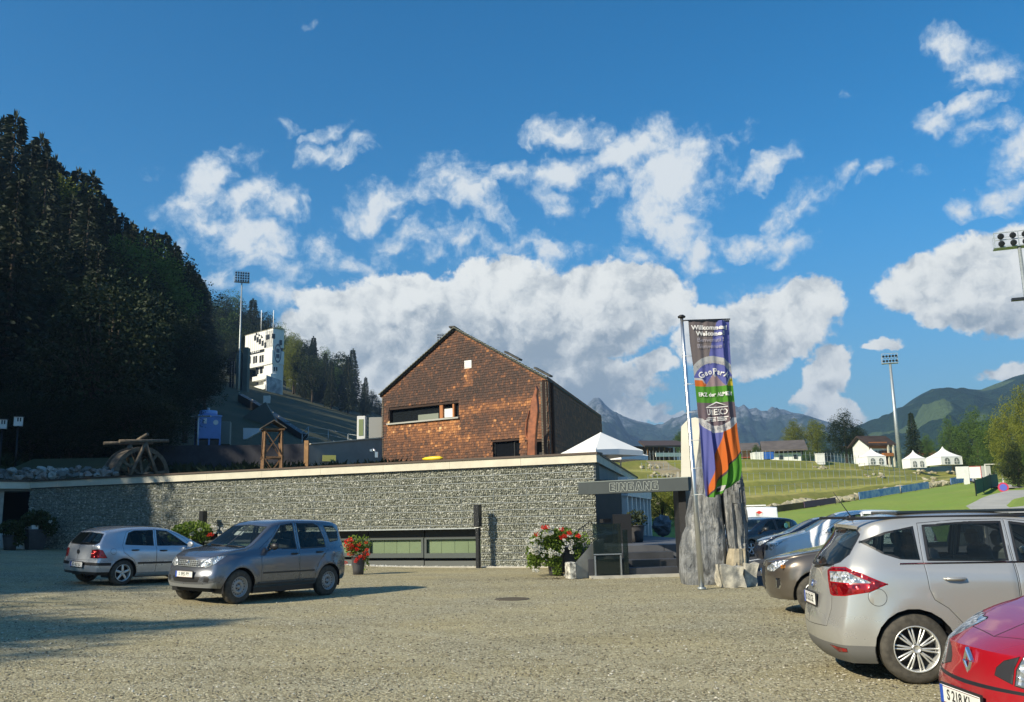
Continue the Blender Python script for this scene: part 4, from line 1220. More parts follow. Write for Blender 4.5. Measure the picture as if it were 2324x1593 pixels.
forest = []
def plant(px, py, D, kind, wide=1.0, mat=None, label=None, hmin=8, hmax=30, name=None):
    top = at(px, py, D); zb = hz(top.x, D); h = min(hmax, max(hmin, top.z - zb)); b = Vector((top.x, D, top.z - h))
    if D < 244 and px < 660 and px + (3.4 if kind == 's' else 9.0) * wide * h / 20 * FPX / D > 553: return
    if kind == 's': forest.append(tree('spruce_tree', SPR[rn.randrange(3)], b, h, wide, mat, label or 'tall dark spruce on the shaded hillside at left', G_F, base=24.2, rn=rn))
    else: forest.append(tree('broadleaf_tree', (BRDB[rn.randrange(2)] if D > 240 else BRD[rn.randrange(3)]) if D > 100 else BRDN[rn.randrange(2)], b, h, wide, mat, label or 'dark leafy tree on the shaded hillside at left', G_F, base=15.5, rn=rn))
# the trees that draw the skyline, left to right
plant(-25, 300, 78, 's'); plant(38, 250, 80, 's', 1.05, label='tallest spruce at the far left of the forest skyline'); plant(8, 262, 88, 's', 1.1)
plant(75, 318, 84, 's'); plant(96, 300, 88, 's', 1.0); plant(110, 345, 80, 's', 1.1)
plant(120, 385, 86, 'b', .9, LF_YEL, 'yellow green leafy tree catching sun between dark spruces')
plant(145, 375, 92, 's', .9); plant(128, 350, 95, 's', .9); plant(180, 378, 92, 's', 1.15); plant(212, 385, 90, 's', 1.1, label='pointed spruce on the skyline right of the sunlit yellow tree')
plant(196, 420, 84, 's', 1.2); plant(240, 440, 92, 's', 1.0); plant(225, 470, 84, 's', 1.3); plant(165, 440, 80, 's', 1.3)
plant(280, 482, 100, 's', 1.0); plant(300, 500, 102, 's', 1.1); plant(262, 495, 96, 's', .9); plant(330, 515, 105, 's', .9)
plant(352, 520, 108, 's', 1.1); plant(376, 525, 110, 's', 1.1); plant(398, 548, 112, 's', 1.1)
plant(285, 530, 88, 'b', 1.1, LF_MID); plant(345, 545, 96, 'b', 1.1, LF_DARK); plant(322, 550, 92, 'b', 1.0, LF_MID)
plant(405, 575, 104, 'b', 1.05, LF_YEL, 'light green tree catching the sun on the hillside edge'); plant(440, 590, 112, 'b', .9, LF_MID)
plant(425, 640, 100, 'b', 1.2, LF_MID); plant(372, 600, 98, 'b', 1.2, LF_DARK); plant(250, 560, 86, 'b', 1.3, LF_DARK)
plant(462, 655, 135, 'b', .8, LF_DARK); plant(485, 690, 160, 'b', .8, LF_DARK); plant(500, 668, 290, 'b', 1.0, LF_DARK); plant(525, 664, 292, 'b', 1.1, LF_MID); plant(555, 684, 294, 'b', 1.0, LF_DARK)
plant(575, 676, 292, 's', 1.3, LF_DARK); plant(590, 705, 294, 'b', .9, LF_DARK); plant(610, 712, 294, 'b', .8, LF_DARK); plant(640, 735, 290, 'b', .75, LF_MID); plant(668, 752, 276, 'b', .75, LF_YEL)
plant(694, 768, 278, 'b', .8, LF_DARK); plant(712, 762, 280, 's', 1.2, label='spruce tip rising from the woods behind the white tower'); plant(735, 790, 280, 'b', 1.0, LF_MID); plant(760, 825, 285, 'b', 1.0, LF_DARK)
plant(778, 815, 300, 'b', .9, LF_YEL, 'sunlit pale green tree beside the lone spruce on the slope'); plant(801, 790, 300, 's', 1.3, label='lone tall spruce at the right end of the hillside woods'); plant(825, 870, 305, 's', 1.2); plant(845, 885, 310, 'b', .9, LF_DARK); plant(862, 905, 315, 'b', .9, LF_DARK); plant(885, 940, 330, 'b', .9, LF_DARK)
for px, py, D in ((682, 820, 266), (705, 830, 266), (730, 850, 266), (760, 870, 268), (790, 880, 270), (815, 905, 275), (690, 860, 262), (712, 880, 262), (740, 905, 260), (780, 930, 262), (820, 940, 266), (850, 945, 270), (870, 960, 275)):
    plant(px, py, D + 6, 'b' if rn.random() < .6 else 's', .85, LF_DARK)
# the wood fills in behind and below them
cols = {}
def covered(px): return cols.get(int(px // 12), 2000)
cand = []
for i in range(26):
    for j in range(44):
        x = -26 - i * 6 + rn.uniform(-2.2, 2.2); y = 52 + j * 6 + rn.uniform(-2.2, 2.2)
        cand.append((math.hypot(x, y), x, y))
cand.sort()
for (D, x, y) in cand:
    px, _ = project((x, y, hz(x, y)))
    if px < -120 or px > 900: continue
    if px > 478 and y < 246: continue
    if px > 430 and y < 120: continue
    h = rn.uniform(14, 24); zb = hz(x, y); isS = rn.random() < (.7 if px < 300 else .35)
    if zb > 90 or (y < 246 and px + 8.5 * FPX / y > 548) or (480 < px < 700 and y < 285): continue
    pt, py = project((x, y, zb + h))
    s = sil(pt) + 14 if isS else sil(pt + 4.2 * FPX / y) + (50 if px < 330 else 12)
    if py < s:
        h = (y * (hor(pt) - s) / FPX * 1.03 + EYE) - zb
        if h < 8: continue
        pt, py = project((x, y, zb + h))
    if min(covered(pt - 12), covered(pt), covered(pt + 12)) < py + 16 and covered(pt) < 1990: continue
    w = 1.15
    if isS: forest.append(tree('spruce_tree', SPR[rn.randrange(3)], (x, y, zb), h, w, None, 'tall dark spruce on the shaded hillside at left', G_F, base=24.2, rn=rn))
    else: forest.append(tree('broadleaf_tree', BRD[rn.randrange(3)], (x, y, zb), h, 1.1, LF_DARK if rn.random() < .75 else LF_MID, 'dark leafy tree on the shaded hillside at left', G_F, base=15.5, rn=rn))
    half = (3.2 if isS else 5) * h / 20 * FPX / y
    for b in range(int((pt - half) // 12), int((pt + half) // 12) + 1):
        k = 1 - .6 * abs((b * 12 + 6 - pt) / half) ** 1.2
        ph = py + (1 - k) * h * FPX / y * .5
        cols[b] = min(cols.get(b, 2000), ph)
# nearest hillside trees at the left edge
for px, py, D, m in ((-20, 600, 58, None), (22, 560, 62, None), (90, 690, 60, None), (-60, 500, 56, None), (50, 640, 60, None), (10, 440, 66, None), (60, 560, 66, LF_DARK), (150, 640, 66, LF_DARK), (210, 650, 70, LF_DARK), (270, 690, 74, LF_DARK), (330, 680, 78, LF_DARK), (390, 700, 84, LF_DARK), (120, 760, 57, None), (200, 790, 60, None), (290, 830, 64, LF_DARK), (370, 830, 70, LF_DARK), (430, 790, 80, LF_DARK), (460, 740, 95, LF_DARK), (30, 820, 56, LF_DARK), (470, 790, 120, LF_DARK), (500, 770, 215, LF_DARK), (520, 790, 222, LF_DARK)):
    plant(px, py, D, 'b' if m else 's', 1.25 if m else 1.5, m)
for i in range(25):
    px = -30 + i * 15 + rn.uniform(-5, 5); plant(px, rn.uniform(880, 940), rn.uniform(50, 55), 'b', 1.9, LF_DARK, 'low dark shrubby tree at the foot of the wood', 4, 9)
print('forest', len(forest))
# trees of the same wood just outside the picture, whose shade falls across the yard
def shade_tree(tip, h, kind, wide=1.0):
    b = Vector(tip) + SUN_DIR * ((h - tip[2]) / SUN_DIR.z); b.z = 0
    m = SPR[rn.randrange(3)] if kind == 's' else BRDN[rn.randrange(2)]
    tree('spruce_tree' if kind == 's' else 'broadleaf_tree', m, (b.x, b.y, 0), h, wide, None, 'tall tree left of the yard shading the parking area', 'trees left of the yard', base=24.2 if kind == 's' else 15.5, rn=rn)
for tip, h, k, w in (((-14.6, 38.0, 2.6), 25, 's', 1.3), ((-13.6, 35.5, 1.0), 25, 's', 1.3), ((-12.2, 32.5, .2), 24, 's', 1.3), ((-11.2, 29.5, .2), 24, 's', 1.3), ((-10.2, 26.5, .2), 24, 's', 1.3), ((-9.4, 23.6, .2), 23, 's', 1.3), ((-8.9, 21.6, .2), 22, 's', 1.1),
                     ((-5.0, 16.6, 0), 21, 's', .95), ((-7.6, 15.8, 0), 19, 's', 1.1), ((-10.8, 15.4, 0), 19, 's', 1.2), ((-12.5, 13.8, 0), 17, 's', 1.1)):
    shade_tree((tip[0] - (1.3 if tip[1] > 20 else -.5), tip[1], tip[2]), h, k, w)
for tip in ((-6.6, 16.6, 0), (-8.6, 17.2, 0), (-8.8, 15.4, 0), (-10.8, 16.6, 0), (-6.9, 15.0, 0), (-10.4, 14.6, 0), (-12.6, 16.2, 0), (-10.2, 18.6, 0), (-9.2, 13.6, 0), (-12.8, 18.6, 0)): shade_tree(tip, rn.uniform(17, 20), 'b', 1.0)
for x, y, z, k in ((-16.6, 38.5, 5.0, 's'), (-18.6, 39.3, 7.0, 's'), (-21.5, 40.0, 8, 'b'), (-25.5, 41, 9, 'b'), (-29.5, 40, 9, 'b'), (-18.5, 37.5, 4, 's'), (-21.5, 36, 5, 'b'), (-16.4, 34.5, 3.5, 's'), (-18.5, 31.5, 4, 'b'), (-15.6, 31, 3, 's'), (-14.4, 27.5, 3, 's'), (-16.5, 26, 4, 'b'), (-13.2, 24, 2.5, 's'), (-15.5, 22, 3.5, 'b'), (-12.4, 21.2, 2, 's'), (-20, 26, 5, 'b'), (-24, 31, 5, 'b'), (-26, 36, 6, 'b'), (-20.5, 21, 4, 'b'), (-17, 18.5, 3, 'b'), (-24, 25, 4, 'b'), (-13.6, 19.4, 2, 's')):
    shade_tree((x, y, z), 26 + rn.uniform(-1, 2), k, 1.15 if k == 'b' else 1.45)
for i in range(7):
    for j in range(5):
        shade_tree((-50 + i * 5 + rn.uniform(-1, 1), 44 + j * 4.5 + rn.uniform(-1, 1), 5), rn.uniform(26, 31), 'b' if rn.random() < .5 else 's', 1.2)
for i in range(13):
    for j in range(13):
        x = -52 - i * 10.5 + rn.uniform(-4, 4); y = 4 + j * 11 + rn.uniform(-4, 4); zb = hz(x, y) if y > 10 else gz(x, y) + .3 * max(0, -x - 25)
        if project((x, y, zb + 25))[0] > -150: continue
        s_ = rn.random() < .6
        tree('spruce_tree' if s_ else 'broadleaf_tree', SPR[rn.randrange(3)] if s_ else BRD[rn.randrange(3)], (x, y, zb), rn.uniform(20, 27), 1.25, None, 'tree of the wood running on beyond the left edge', 'wood beyond the left edge', base=24.2 if s_ else 15.5, rn=rn)
for i in range(10):
    for j in range(17):
        x = -52 - i * 9 + rn.uniform(-3, 3); y = 70 + j * 10 + rn.uniform(-3, 3); zb = hz(x, y); px, _ = project((x, y, zb))
        if px < -150 or px > 470: continue
        h = min(24, y * (hor(px) - sil(px) - 8) / FPX + EYE - zb)
        if h > 9: tree('spruce_tree', SPR[rn.randrange(3)], (x, y, zb), h, 1.3, None, 'spruce deep in the wood behind the front trees', 'spruces deep in the wood', base=24.2, rn=rn)
# low dark undergrowth on the slope behind the roof
rn = random.Random(5); vs, fs = [], []
for i in range(5200):
    x = rn.uniform(-44, -6); y = rn.uniform(47, 66); z = hz(x, y)
    if z < 3.6: continue
    for k in range(3):
        d = Vector((rn.uniform(-1, 1), rn.uniform(-1, 1), rn.uniform(.3, 1.2))).normalized(); s = d.orthogonal().normalized()
        card(vs, fs, Vector((x + rn.uniform(-.2, .2), y + rn.uniform(-.2, .2), z - .05)), d, s, rn.uniform(.3, .8), rn.uniform(.1, .25))
me = bpy.data.meshes.new('undergrowth'); me.from_pydata(vs, [], fs); me.update()
tag(link_mesh('undergrowth', me, LF_DARK), kind='stuff')

# ------------------------------------------------------------------ ski jump area
def bxp(px0, px1, py0, py1, D):
    a = at(px0, py1, D); b = at(px1, py1, D); t = at((px0 + px1) / 2, py0, D)
    return a, b, t.z
cr = at(616, 905, 245)
uL = Vector((-.75, .66, 0)).normalized(); uR = Vector((.72, .69, 0)).normalized()
st = empty('judges_tower', (cr.x, cr.y, cr.z - 6), 0, 'white slab sided ski jump judges tower standing high on the wooded slope', 'tower')
FT = Face((cr.x, cr.y), (cr.x + uL.x * 14, cr.y + uL.y * 14))
def T(px, py): t, z = FT.px(px, py); return t, z
M_TW = pbr('tower_white', (.82, .82, .78), .6, var=.05, vscale=.4)
M_TG = pbr('tower_dark_window', (.03, .035, .04), .15)
tl0 = T(557, 760)[0]; zt = T(612, 747)[1]; z1 = T(590, 796)[1]; z2 = T(600, 800)[1]; zb = T(600, 829)[1]
def tbox(name, t0, t1, za, zb_, o0, o1, mat, par=None):
    o0 = max(o0, -3.6)
    m_ = MB(); FT.box(m_, t0, t1, za, zb_, o0, o1); return grp(m_, name, mat, par or st)
tbox('upper_storey', 0, tl0, z1 + .3, zt, -8, 0, M_TW)
tbox('window_band', .4, tl0 - .3, z1 - .7, z1 + .3, -7.6, -.35, M_TG)
tbox('middle_storey', -.2, T(561, 815)[0], zb, z1 - .7, -8, .25, M_TW)
tbox('lower_storey', 0, T(578, 870)[0], T(600, 905)[1] - 9, zb, -7.6, -.8, M_TW)
tbox('balcony', -.6, T(578, 860)[0], T(600, 862)[1], T(600, 852)[1], -1, .8, M_TW)
tbox('balcony', .8, T(576, 885)[0], T(595, 885)[1], T(595, 874)[1], -1, .5, M_TW)
# rounded shaded flank
m_ = MB(); base = Vector((cr.x, cr.y, 0)); pr = []
for k in range(11):
    a = k / 10; q = base + uR * (3.8 * a) + uL * (1.6 * max(0, a - .45) ** 1.6 / .38) 
    pr.append(q)
endp = base + uL * 4
for (za, zb_, sh) in ((zb - .4, zt - .5, 0), (T(600, 905)[1] - 10, zb - .4, .5)):
    lp = [p - uR * sh * (i / 10) for i, p in enumerate(pr)] + [endp]
    m2 = MB(); m2.prism([Vector((p.x, p.y, za)) for p in lp], (0, 0, zb_ - za)); grp(m2, 'flank', M_TW, st)
FRr = Face((cr.x, cr.y), (cr.x + uR.x * 6.2, cr.y + uR.y * 6.2))
def rbox(name, p0, p1, q0, q1, o, mat):
    t0, za = FRr.px(p0, q1); t1, zb_ = FRr.px(p1, q0); m_ = MB(); FRr.box(m_, t0, t1, za, zb_, o - .08, o); return grp(m_, name, mat, st)
rbox('window', 617, 624, 758, 768, .12, M_TG); rbox('window', 634, 640, 772, 783, .14, M_TG)
for p in (621, 626): rbox('window', p, p + 3, 833, 842, .14, M_TG)
m_ = MB(); tC, zC = FRr.px(630, 802)
for (r0, r1) in ((3.0, 2.5),):
    for k in range(20):
        a0, a1 = 2 * PI * k / 20, 2 * PI * (k + 1) / 20
        m_.prism([FRr.P(tC + r0 * .5 * math.cos(a) * .7, zC + r0 * math.sin(a) * .9, .15) for a in (a0, a1)] + [FRr.P(tC + r1 * .5 * math.cos(a) * .7, zC + r1 * math.sin(a) * .9, .15) for a in (a1, a0)], FRr.n * .06)
FRr.box(m_, tC - .5, tC + .5, zC + .2, zC + 1.3, .15, .21); FRr.box(m_, tC - .5, tC + .5, zC - 1.3, zC - .2, .15, .21)
grp(m_, 'emblem', pbr('emblem_grey', (.10, .12, .16), .6), st)
# billboard at the foot of the tower
m_ = MB(); pts = [(605, 851), (640, 864), (640, 903), (604.5, 886)]
FB = Face((cr.x - .8, cr.y - 2.2), (cr.x - .8 + uR.x * 5, cr.y - 2.2 + uR.y * 5)); pl = []
for p in pts: t, z = FB.px(*p); pl.append(FB.P(t, z))
m_.prism(pl, FB.n * -.3); grp(m_, 'picture_board', pbr('board_print', (.62, .66, .70), .6, vscale=.55, col2=(.22, .25, .30)), st)
# windows of the lit face
for px, py in ((579, 767), (584.5, 771), (590, 775), (596, 779), (602, 783)):
    t, z = T(px, py); tbox('window', t - .55, t + .45, z - .75, z + .75, -.02, .06, M_TG)
for px, py in ((583, 756), (589, 759), (595, 763)):
    t, z = T(px, py); m_ = MB(); m_.prism([FT.P(t - .6, z - .5, .05), FT.P(t + .5, z - .5, .05), FT.P(t + .5, z + .5, .05)], FT.n * -.1); grp(m_, 'window', M_TG, st)
t, z = T(608, 765); tbox('window', t - .9, t + .9, z - .7, z + .7, -.02, .06, M_TG)
for px in (566.5, 581, 595.5):
    t, z = T(px, 818 - (px - 566) * .12); tbox('window', t - 1.0, t - .12, z - 1.0, z + 1.0, .2, .31, M_TG); tbox('window', t + .12, t + 1.0, z - 1.0, z + 1.0, .2, .31, M_TG)
for k in range(5):
    t, z = T(571 + k * 4, 797 - k); tbox('baluster', t - .18, t + .18, z - .6, z + .8, -.3, -.1, M_TW)
for px, py in ((578, 841), (587, 839), (597, 837), (577, 866), (597, 862)):
    t, z = T(px, py); tbox('window', t - .8, t + .5, z - 1.0, z + .9, -.82, -.7, M_TG)
# vertical panel joints
for k in range(12):
    tbox('panel_joint', .6 + k * 1.05, .66 + k * 1.05, z1 + .35, zt - .1, -.02, .035, pbr('joint_grey', (.45, .45, .43), .7))
m_ = MB(); FT.box(m_, -.2, tl0 + .3, zt, zt + .12, -3.7, .1); grp(m_, 'roof', pbr('roof_edge', (.25, .23, .14), .6), st)
for px in (592.5, 620): 
    a = at(px, 752, 246); m_ = MB(); m_.tube([a, Vector((a.x, a.y, at(px, 704, 246).z))], .13, 6); grp(m_, 'antenna', M_WHITE, st)
# lift shafts left of the tower
ls = empty('lift_shaft', at(535, 980, 205), 0, 'grey green lift shaft of vertical steel frames left of white tower', 'lift shaft')
M_SHA = pbr('shaft_green', (.095, .125, .105), .7, var=.2, vscale=.3)
for (p0, p1, t0, b0) in ((531, 542, 800, 985), (546, 557, 788, 972)):
    m_ = MB(); a, b, z = bxp(p0, p1, t0, b0, 205); m_.hexa([Vector((a.x, 205, a.z - 3)), Vector((b.x, 205, a.z - 3)), Vector((b.x, 207, a.z - 3)), Vector((a.x, 207, a.z - 3))], [Vector((a.x, 205, z)), Vector((b.x, 205, z)), Vector((b.x, 207, z)), Vector((a.x, 207, z))])
    grp(m_, 'shaft', M_SHA, ls)
for px in (519, 525):
    a = at(px, 985, 206); m_ = MB(); m_.bar(a - Vector((0, 0, 4)), Vector((a.x, a.y, at(px, 820, 206).z)), .4, .4); grp(m_, 'mast_leg', M_DARKM, ls)
for k in range(9):
    y = 815 + k * 18; a = at(517, y, 205.5); b = at(532, y, 205.5); m_ = MB(); m_.bar(a, b, .2, .2); grp(m_, 'strut', M_DARKM, ls)
m_ = MB(); a, b, z = bxp(560, 600, 915, 970, 175)
# dark stair track running down the slope, with small lamps
def on_hill(px, py, up=0.0):
    for k in range(400):
        D = 52 + k * .5; p = at(px, py, D)
        if p.z < hz(p.x, D): return p + Vector((0, 0, up))
    return at(px, py, 240)
tr_pts = [on_hill(545, 914, .9), on_hill(575, 930, .8), on_hill(610, 950, .7), on_hill(650, 975, .5), on_hill(690, 1000, .4)]
sk = empty('stair_track', tr_pts[0], 0, 'dark lamp lined stair track running diagonally down the ski slope', 'stairs')
for i in range(len(tr_pts) - 1):
    m_ = MB(); m_.bar(tr_pts[i], tr_pts[i + 1], .9, tr_pts[i].y / 120); grp(m_, 'track', M_BLACK, sk)
for k in range(13):
    f = k / 12 * 3.95; i = min(3, int(f)); p = tr_pts[i].lerp(tr_pts[i + 1], f - i); p = p + Vector((0, -.6, p.y / 190)); s = p.y / 2048 * 2.0
    m_ = MB(); m_.box(p, (s, s, s)); grp(m_, 'lamp', pbr('pale_lamp', (.5, .48, .44), .5), sk)
m_ = MB(); p = on_hill(605, 926, 1.6); m_.box(p, (1.2, .3, 1.4)); m_.bar(p, p - Vector((0, 0, 3)), .12, .12)
tag(m_.build('slope_sign', M_WHITE), 'small white square sign on the dark ski slope', 'sign')
# pale gusset ramp and white canvas below it
m_ = MB(); q_ = on_hill(575, 955); pl = [q_ + Vector((-3, 0, -.4)), q_ + Vector((3.5, 0, -.6)), q_ + Vector((1.6, 0, 2.6))]
m_.prism(pl + [], (0, 1, 0)); tag(m_.build('ramp_wall', pbr('ramp_grey', (.10, .12, .11), .8)), 'dark triangular ramp wall below the stair track', 'wall')
m_ = MB(); pl = [at(552, 997, 88), at(560, 996, 88), at(594, 977, 88), at(594, 972, 88), at(552, 971, 88)]
m_.prism(pl, (0, .4, 0)); tag(m_.build('white_awning', pbr('blue_white_canvas', (.85, .88, .92), .7)), 'white slanted canvas screen left of timber tower', 'awning')
# hillside railings
rl = empty('slope_railing', at(695, 1000, 75), 0, 'dark metal railing along slope behind the grey wall', 'railing')
rp = [at(686, 985, 78), at(700, 968, 78), at(745, 975, 80), at(790, 985, 80), at(840, 992, 80)]
for i, p in enumerate(rp):
    m_ = MB(); m_.tube([p - Vector((0, 0, 1.4)), p], .035, 5); grp(m_, 'post', M_GALV, rl)
for i in range(len(rp) - 1):
    for d in (0, .45, .9):
        m_ = MB(); m_.tube([rp[i] - Vector((0, 0, d)), rp[i + 1] - Vector((0, 0, d))], .022, 5); grp(m_, 'rail', M_GALV, rl)
# blue cooling tower
ct = at(470, 1009, 72); cool = empty('cooling_tower', (ct.x, ct.y, ct.z - .4), R(28), 'blue boxy cooling tower with round fan cowl on the slope', 'cooling tower')
M_BLUE = pbr('blue_cladding', (.16, .30, .66), .5, var=.1, vscale=1)
M_BLUEL = pbr('blue_cladding_light', (.26, .42, .76), .5, var=.1, vscale=1)
m_ = MB(); m_.box((0, 0, 1.75), (1.75, 1.75, 1.9)); m_.build('housing', M_BLUE, cool, bevel=.03)
m_ = MB(); m_.box((0, 0, 2.62), (1.85, 1.85, .10)); m_.build('rim', M_BLUEL, cool)
m_ = MB(); m_.lathe([(.55, 2.67), (.72, 2.67), (.68, 3.1), (.62, 3.1), (.6, 2.8)], n=24); m_.build('fan_cowl', M_BLUEL, cool)
m_ = MB(); m_.lathe([(0, 3.05), (.12, 3.05), (.12, 3.35), (0, 3.35)], n=12); m_.build('motor', M_GALV, cool)
for x in (-.82, 0, .82):
    for y in (-.82, .82):
        m_ = MB(); m_.box((x, y, .4), (.12, .12, .85)); m_.build('leg', M_BLUE, cool)
m_ = MB(); m_.box((0, 0, .42), (1.5, 1.5, .62)); m_.build('grille', M_BLACK, cool)
m_ = MB(); m_.box((0, 0, .05), (1.75, 1.75, .18)); m_.build('base_pan', M_BLUE, cool)
m_ = MB()
for k in range(20):
    a0, a1 = 2 * PI * k / 20, 2 * PI * (k + 1) / 20
    m_.prism([(.45, -.89, 2.1), (.45 + .2 * math.cos(a0), -.89, 2.1 + .2 * math.sin(a0)), (.45 + .2 * math.cos(a1), -.89, 2.1 + .2 * math.sin(a1))], (0, -.02, 0))
m_.build('emblem', M_WHITE, cool); m_ = MB(); m_.box((-.35, -.89, 2.2), (.22, .03, .42)); m_.build('plate', M_WHITE, cool)
m_ = MB(); p = at(507, 962, 76); m_.box((p.x, p.y, p.z - .8), (1.2, 1.2, 1.9), .2); tag(m_.build('switch_cabinet', pbr('cabinet_green_grey', (.19, .22, .19), .7)), 'grey green cabinet right of the blue cooling tower', 'cabinet')
p = at(448, 1009, 66); m_ = empty('street_lamp', p - Vector((0, 0, .5)), 0, 'short white street lamp in front of blue cooling tower', 'street lamp')
zt_ = at(448, 945, 66).z - p.z + .5
q = MB(); q.tube([(0, 0, 0), (0, 0, zt_)], .055, 8); q.build('pole', M_WHITE, m_); q = MB(); q.box((.35, 0, zt_), (1.1, .2, .10)); q.box((-.3, 0, zt_), (.5, .2, .06)); q.build('lamp_head', M_GALV, m_)
for px, py, s, lb in ((6, 963, 1.0, 'pale nest box on a post cut by the left picture edge'), (42, 957, 1.0, 'pale nest box with dark slots before the dark wood')):
    p = at(px, py, 47.5); m_ = empty('nest_box', p - Vector((0, 0, 3.2)), R(25), lb, 'nest box', 'pale boxes on posts in the wood')
    q = MB(); q.tube([(0, 0, 0), (0, 0, 3)], .05, 6); q.build('post', M_DARKM, m_)
    q = MB(); q.box((0, 0, 3.2), (.42, .35, .48)); q.build('box', M_WHITE, m_); q = MB(); q.box((0, 0, 3.47), (.5, .45, .05)); q.build('roof', M_DARKM, m_)
    q = MB(); q.box((-.02, -.18, 3.3), (.06, .02, .2)); q.box((.1, -.18, 3.3), (.06, .02, .2)); q.build('slot', M_BLACK, m_)
# floodlight masts
def flood_mast(px, ytop, ybot, D, rack, label, cols_=6, rows=4, r0=.28, az=.4, tilt=0):
    t = at(px, ytop, D); b = at(px, ybot, D); b.x = t.x; H = t.z - b.z + 2
    o = empty('floodlight_mast', (b.x, b.y, b.z - 2), az, label, 'floodlight mast', 'stadium floodlight masts')
    m_ = MB(); m_.tube([(0, 0, 0), (0, 0, H)], [r0, r0 * .5], 10); m_.build('pole', M_GALV, o)
    w, h = rack
    m_ = MB()
    for k in range(rows + 1): m_.bar((-w / 2, -.15, H + h * k / rows), (w / 2, -.15, H + h * k / rows), .07, .07)
    for s in (-1, 0, 1): m_.bar((s * w / 2, -.15, H - .1), (s * w / 2, -.15, H + h), .08, .08)
    m_.box((0, .2, H), (w * 1.05, 1.0, .10)); m_.build('rack', M_GALV, o)
    m_ = MB()
    for s in (-1, 1): m_.bar((s * w / 2, .7, H), (s * w / 2, .7, H + 1.1), .04, .04)
    m_.bar((-w / 2, .7, H + 1.1), (w / 2, .7, H + 1.1), .04, .04); m_.build('platform_rail', M_GALV, o)
    for i in range(cols_):
        for j in range(rows):
            x = (i + .5) / cols_ * w - w / 2; z = H + (j + .5) / rows * h; r = min(w / cols_, h / rows) * .42
            m_ = MB(); m_.lathe([(r * .35, 0), (r, -.28), (r * .9, -.30), (0, -.27)], n=10, axis='Y'); q = m_.build('floodlight', M_DARKM, o, loc=(x, -.2, z)); q.rotation_euler = (R(18), 0, 0)
    return o
flood_mast(549, 640, 975, 200, (3.2, 2.4), 'tall floodlight mast above the forest beside white tower')
flood_mast(1005, 780, 990, 230, (3.0, 2.6), 'floodlight rack peeping over the left roof slope of the gable', az=.2)
flood_mast(2020, 824, 1058, 140, (2.3, 1.5), 'slim grey floodlight mast right of the chalet', 5, 2, .38, -.3)
fm = flood_mast(2313, 558, 1180, 75, (3.7, 1.3), 'close floodlight mast cut off by the right picture edge', 4, 2, .30, -.35)
m_ = MB(); q = at(2312, 679, 75) - fm.location; m_.box((0, 0, 0), (1.1, .5, .22)); o = m_.build('floodlight', M_DARKM, fm, loc=Matrix.Rotation(.35, 3, 'Z') @ q)
m_ = MB(); m_.bar((0, 0, 0), (.9, 0, .1), .06, .06); m_.build('bracket', M_GALV, fm, loc=Matrix.Rotation(.35, 3, 'Z') @ q)
# ------------------------------------------------------------------ entrance: steps, glass, beam with lettering, monolith, rocks
SL0, SL1 = gp(1350, 1309, 0.06), gp(1560, 1303, 0.06)
FE = Face((SL0.x, SL0.y), (SL1.x, SL1.y))
es = empty('entrance_steps', (SL0.x, SL0.y, 0), 0, 'dark stone entrance steps with white sill under the beam', 'steps')
def ebox(t0, t1, z0, z1, o0, o1, name, mat, par, **k):
    m_ = MB(); FE.box(m_, t0, t1, z0, z1, o0, o1); return grp(m_, name, mat, par, **k)
M_SLATE = pbr('dark_slab', (.05, .053, .062), .6, var=.2, vscale=1.5)
M_PAVE = pbr('grey_paving', (.11, .115, .13), .7, var=.12, vscale=2)
ebox(-.1, 2.7, -.2, .07, -.32, 0, 'sill', M_CONC, es)
ebox(.95, 2.6, -.2, .24, -.95, -.33, 'step', M_SLATE, es)
ebox(.95, 2.6, -.2, .42, -1.6, -.953, 'step', M_SLATE, es)
ebox(.95, 2.6, -.2, .60, -2.2, -1.603, 'step', M_SLATE, es)
for k in range(10):
    for j in range(-1, 4):
        ebox(.3 + j * 1.1, .3 + j * 1.1 + 1.08, .3, .78, -2.22 - k * 2.0 - 1.97, -2.22 - k * 2.0, 'paving_slab', M_PAVE, es)
ebox(-.1, .94, -.2, .50, -2.2, -.35, 'landing', M_SLATE, es)
# glass balustrade
gb = empty('glass_balustrade', (SL0.x, SL0.y, 0), 0, 'frameless glass balustrade panel on the white entrance sill', 'balustrade')
ebox(.02, .80, .10, 1.45, -.20, -.185, 'glass_pane', glass_mat('balustrade_glass', (.02, .03, .03), .55), gb)
ebox(.84, .98, .10, 1.28, -.20, -.185, 'glass_pane', MATS['balustrade_glass'], gb)
for t in (.03, .74): ebox(t, t + .04, .06, .60, -.24, -.14, 'post', M_STEEL, gb)
ebox(.02, .80, .62, .65, -.18, -.15, 'rail', M_STEEL, gb)
# dark vestibule wall and columns beyond
vb = empty('vestibule', at(1356, 1300, 29.5), 0, 'dark brown clad vestibule block behind the glass balustrade', 'vestibule')
a, b = at(1354, 1190, 30.1), at(1413, 1190, 31.4)
m_ = MB(); m_.hexa([Vector((a.x, a.y, 0)), Vector((b.x, b.y, 0)), Vector((b.x + .3, b.y + 3, 0)), Vector((a.x + .5, a.y + 3, 0))], [Vector((a.x, a.y, 2.85)), Vector((b.x, b.y, 2.85)), Vector((b.x + .3, b.y + 3, 2.85)), Vector((a.x + .5, a.y + 3, 2.85))])
grp(m_, 'cladding', pbr('brown_cladding', (.055, .045, .04), .6, var=.2, vscale=1), vb)
m_ = MB(); a, b = at(1392, 1196, 29.6), at(1432, 1196, 29.6); m_.bar(Vector((a.x, a.y, 1.15)), Vector((b.x, b.y, 1.15)), .3, 1.1); grp(m_, 'counter', M_BLACK, vb)
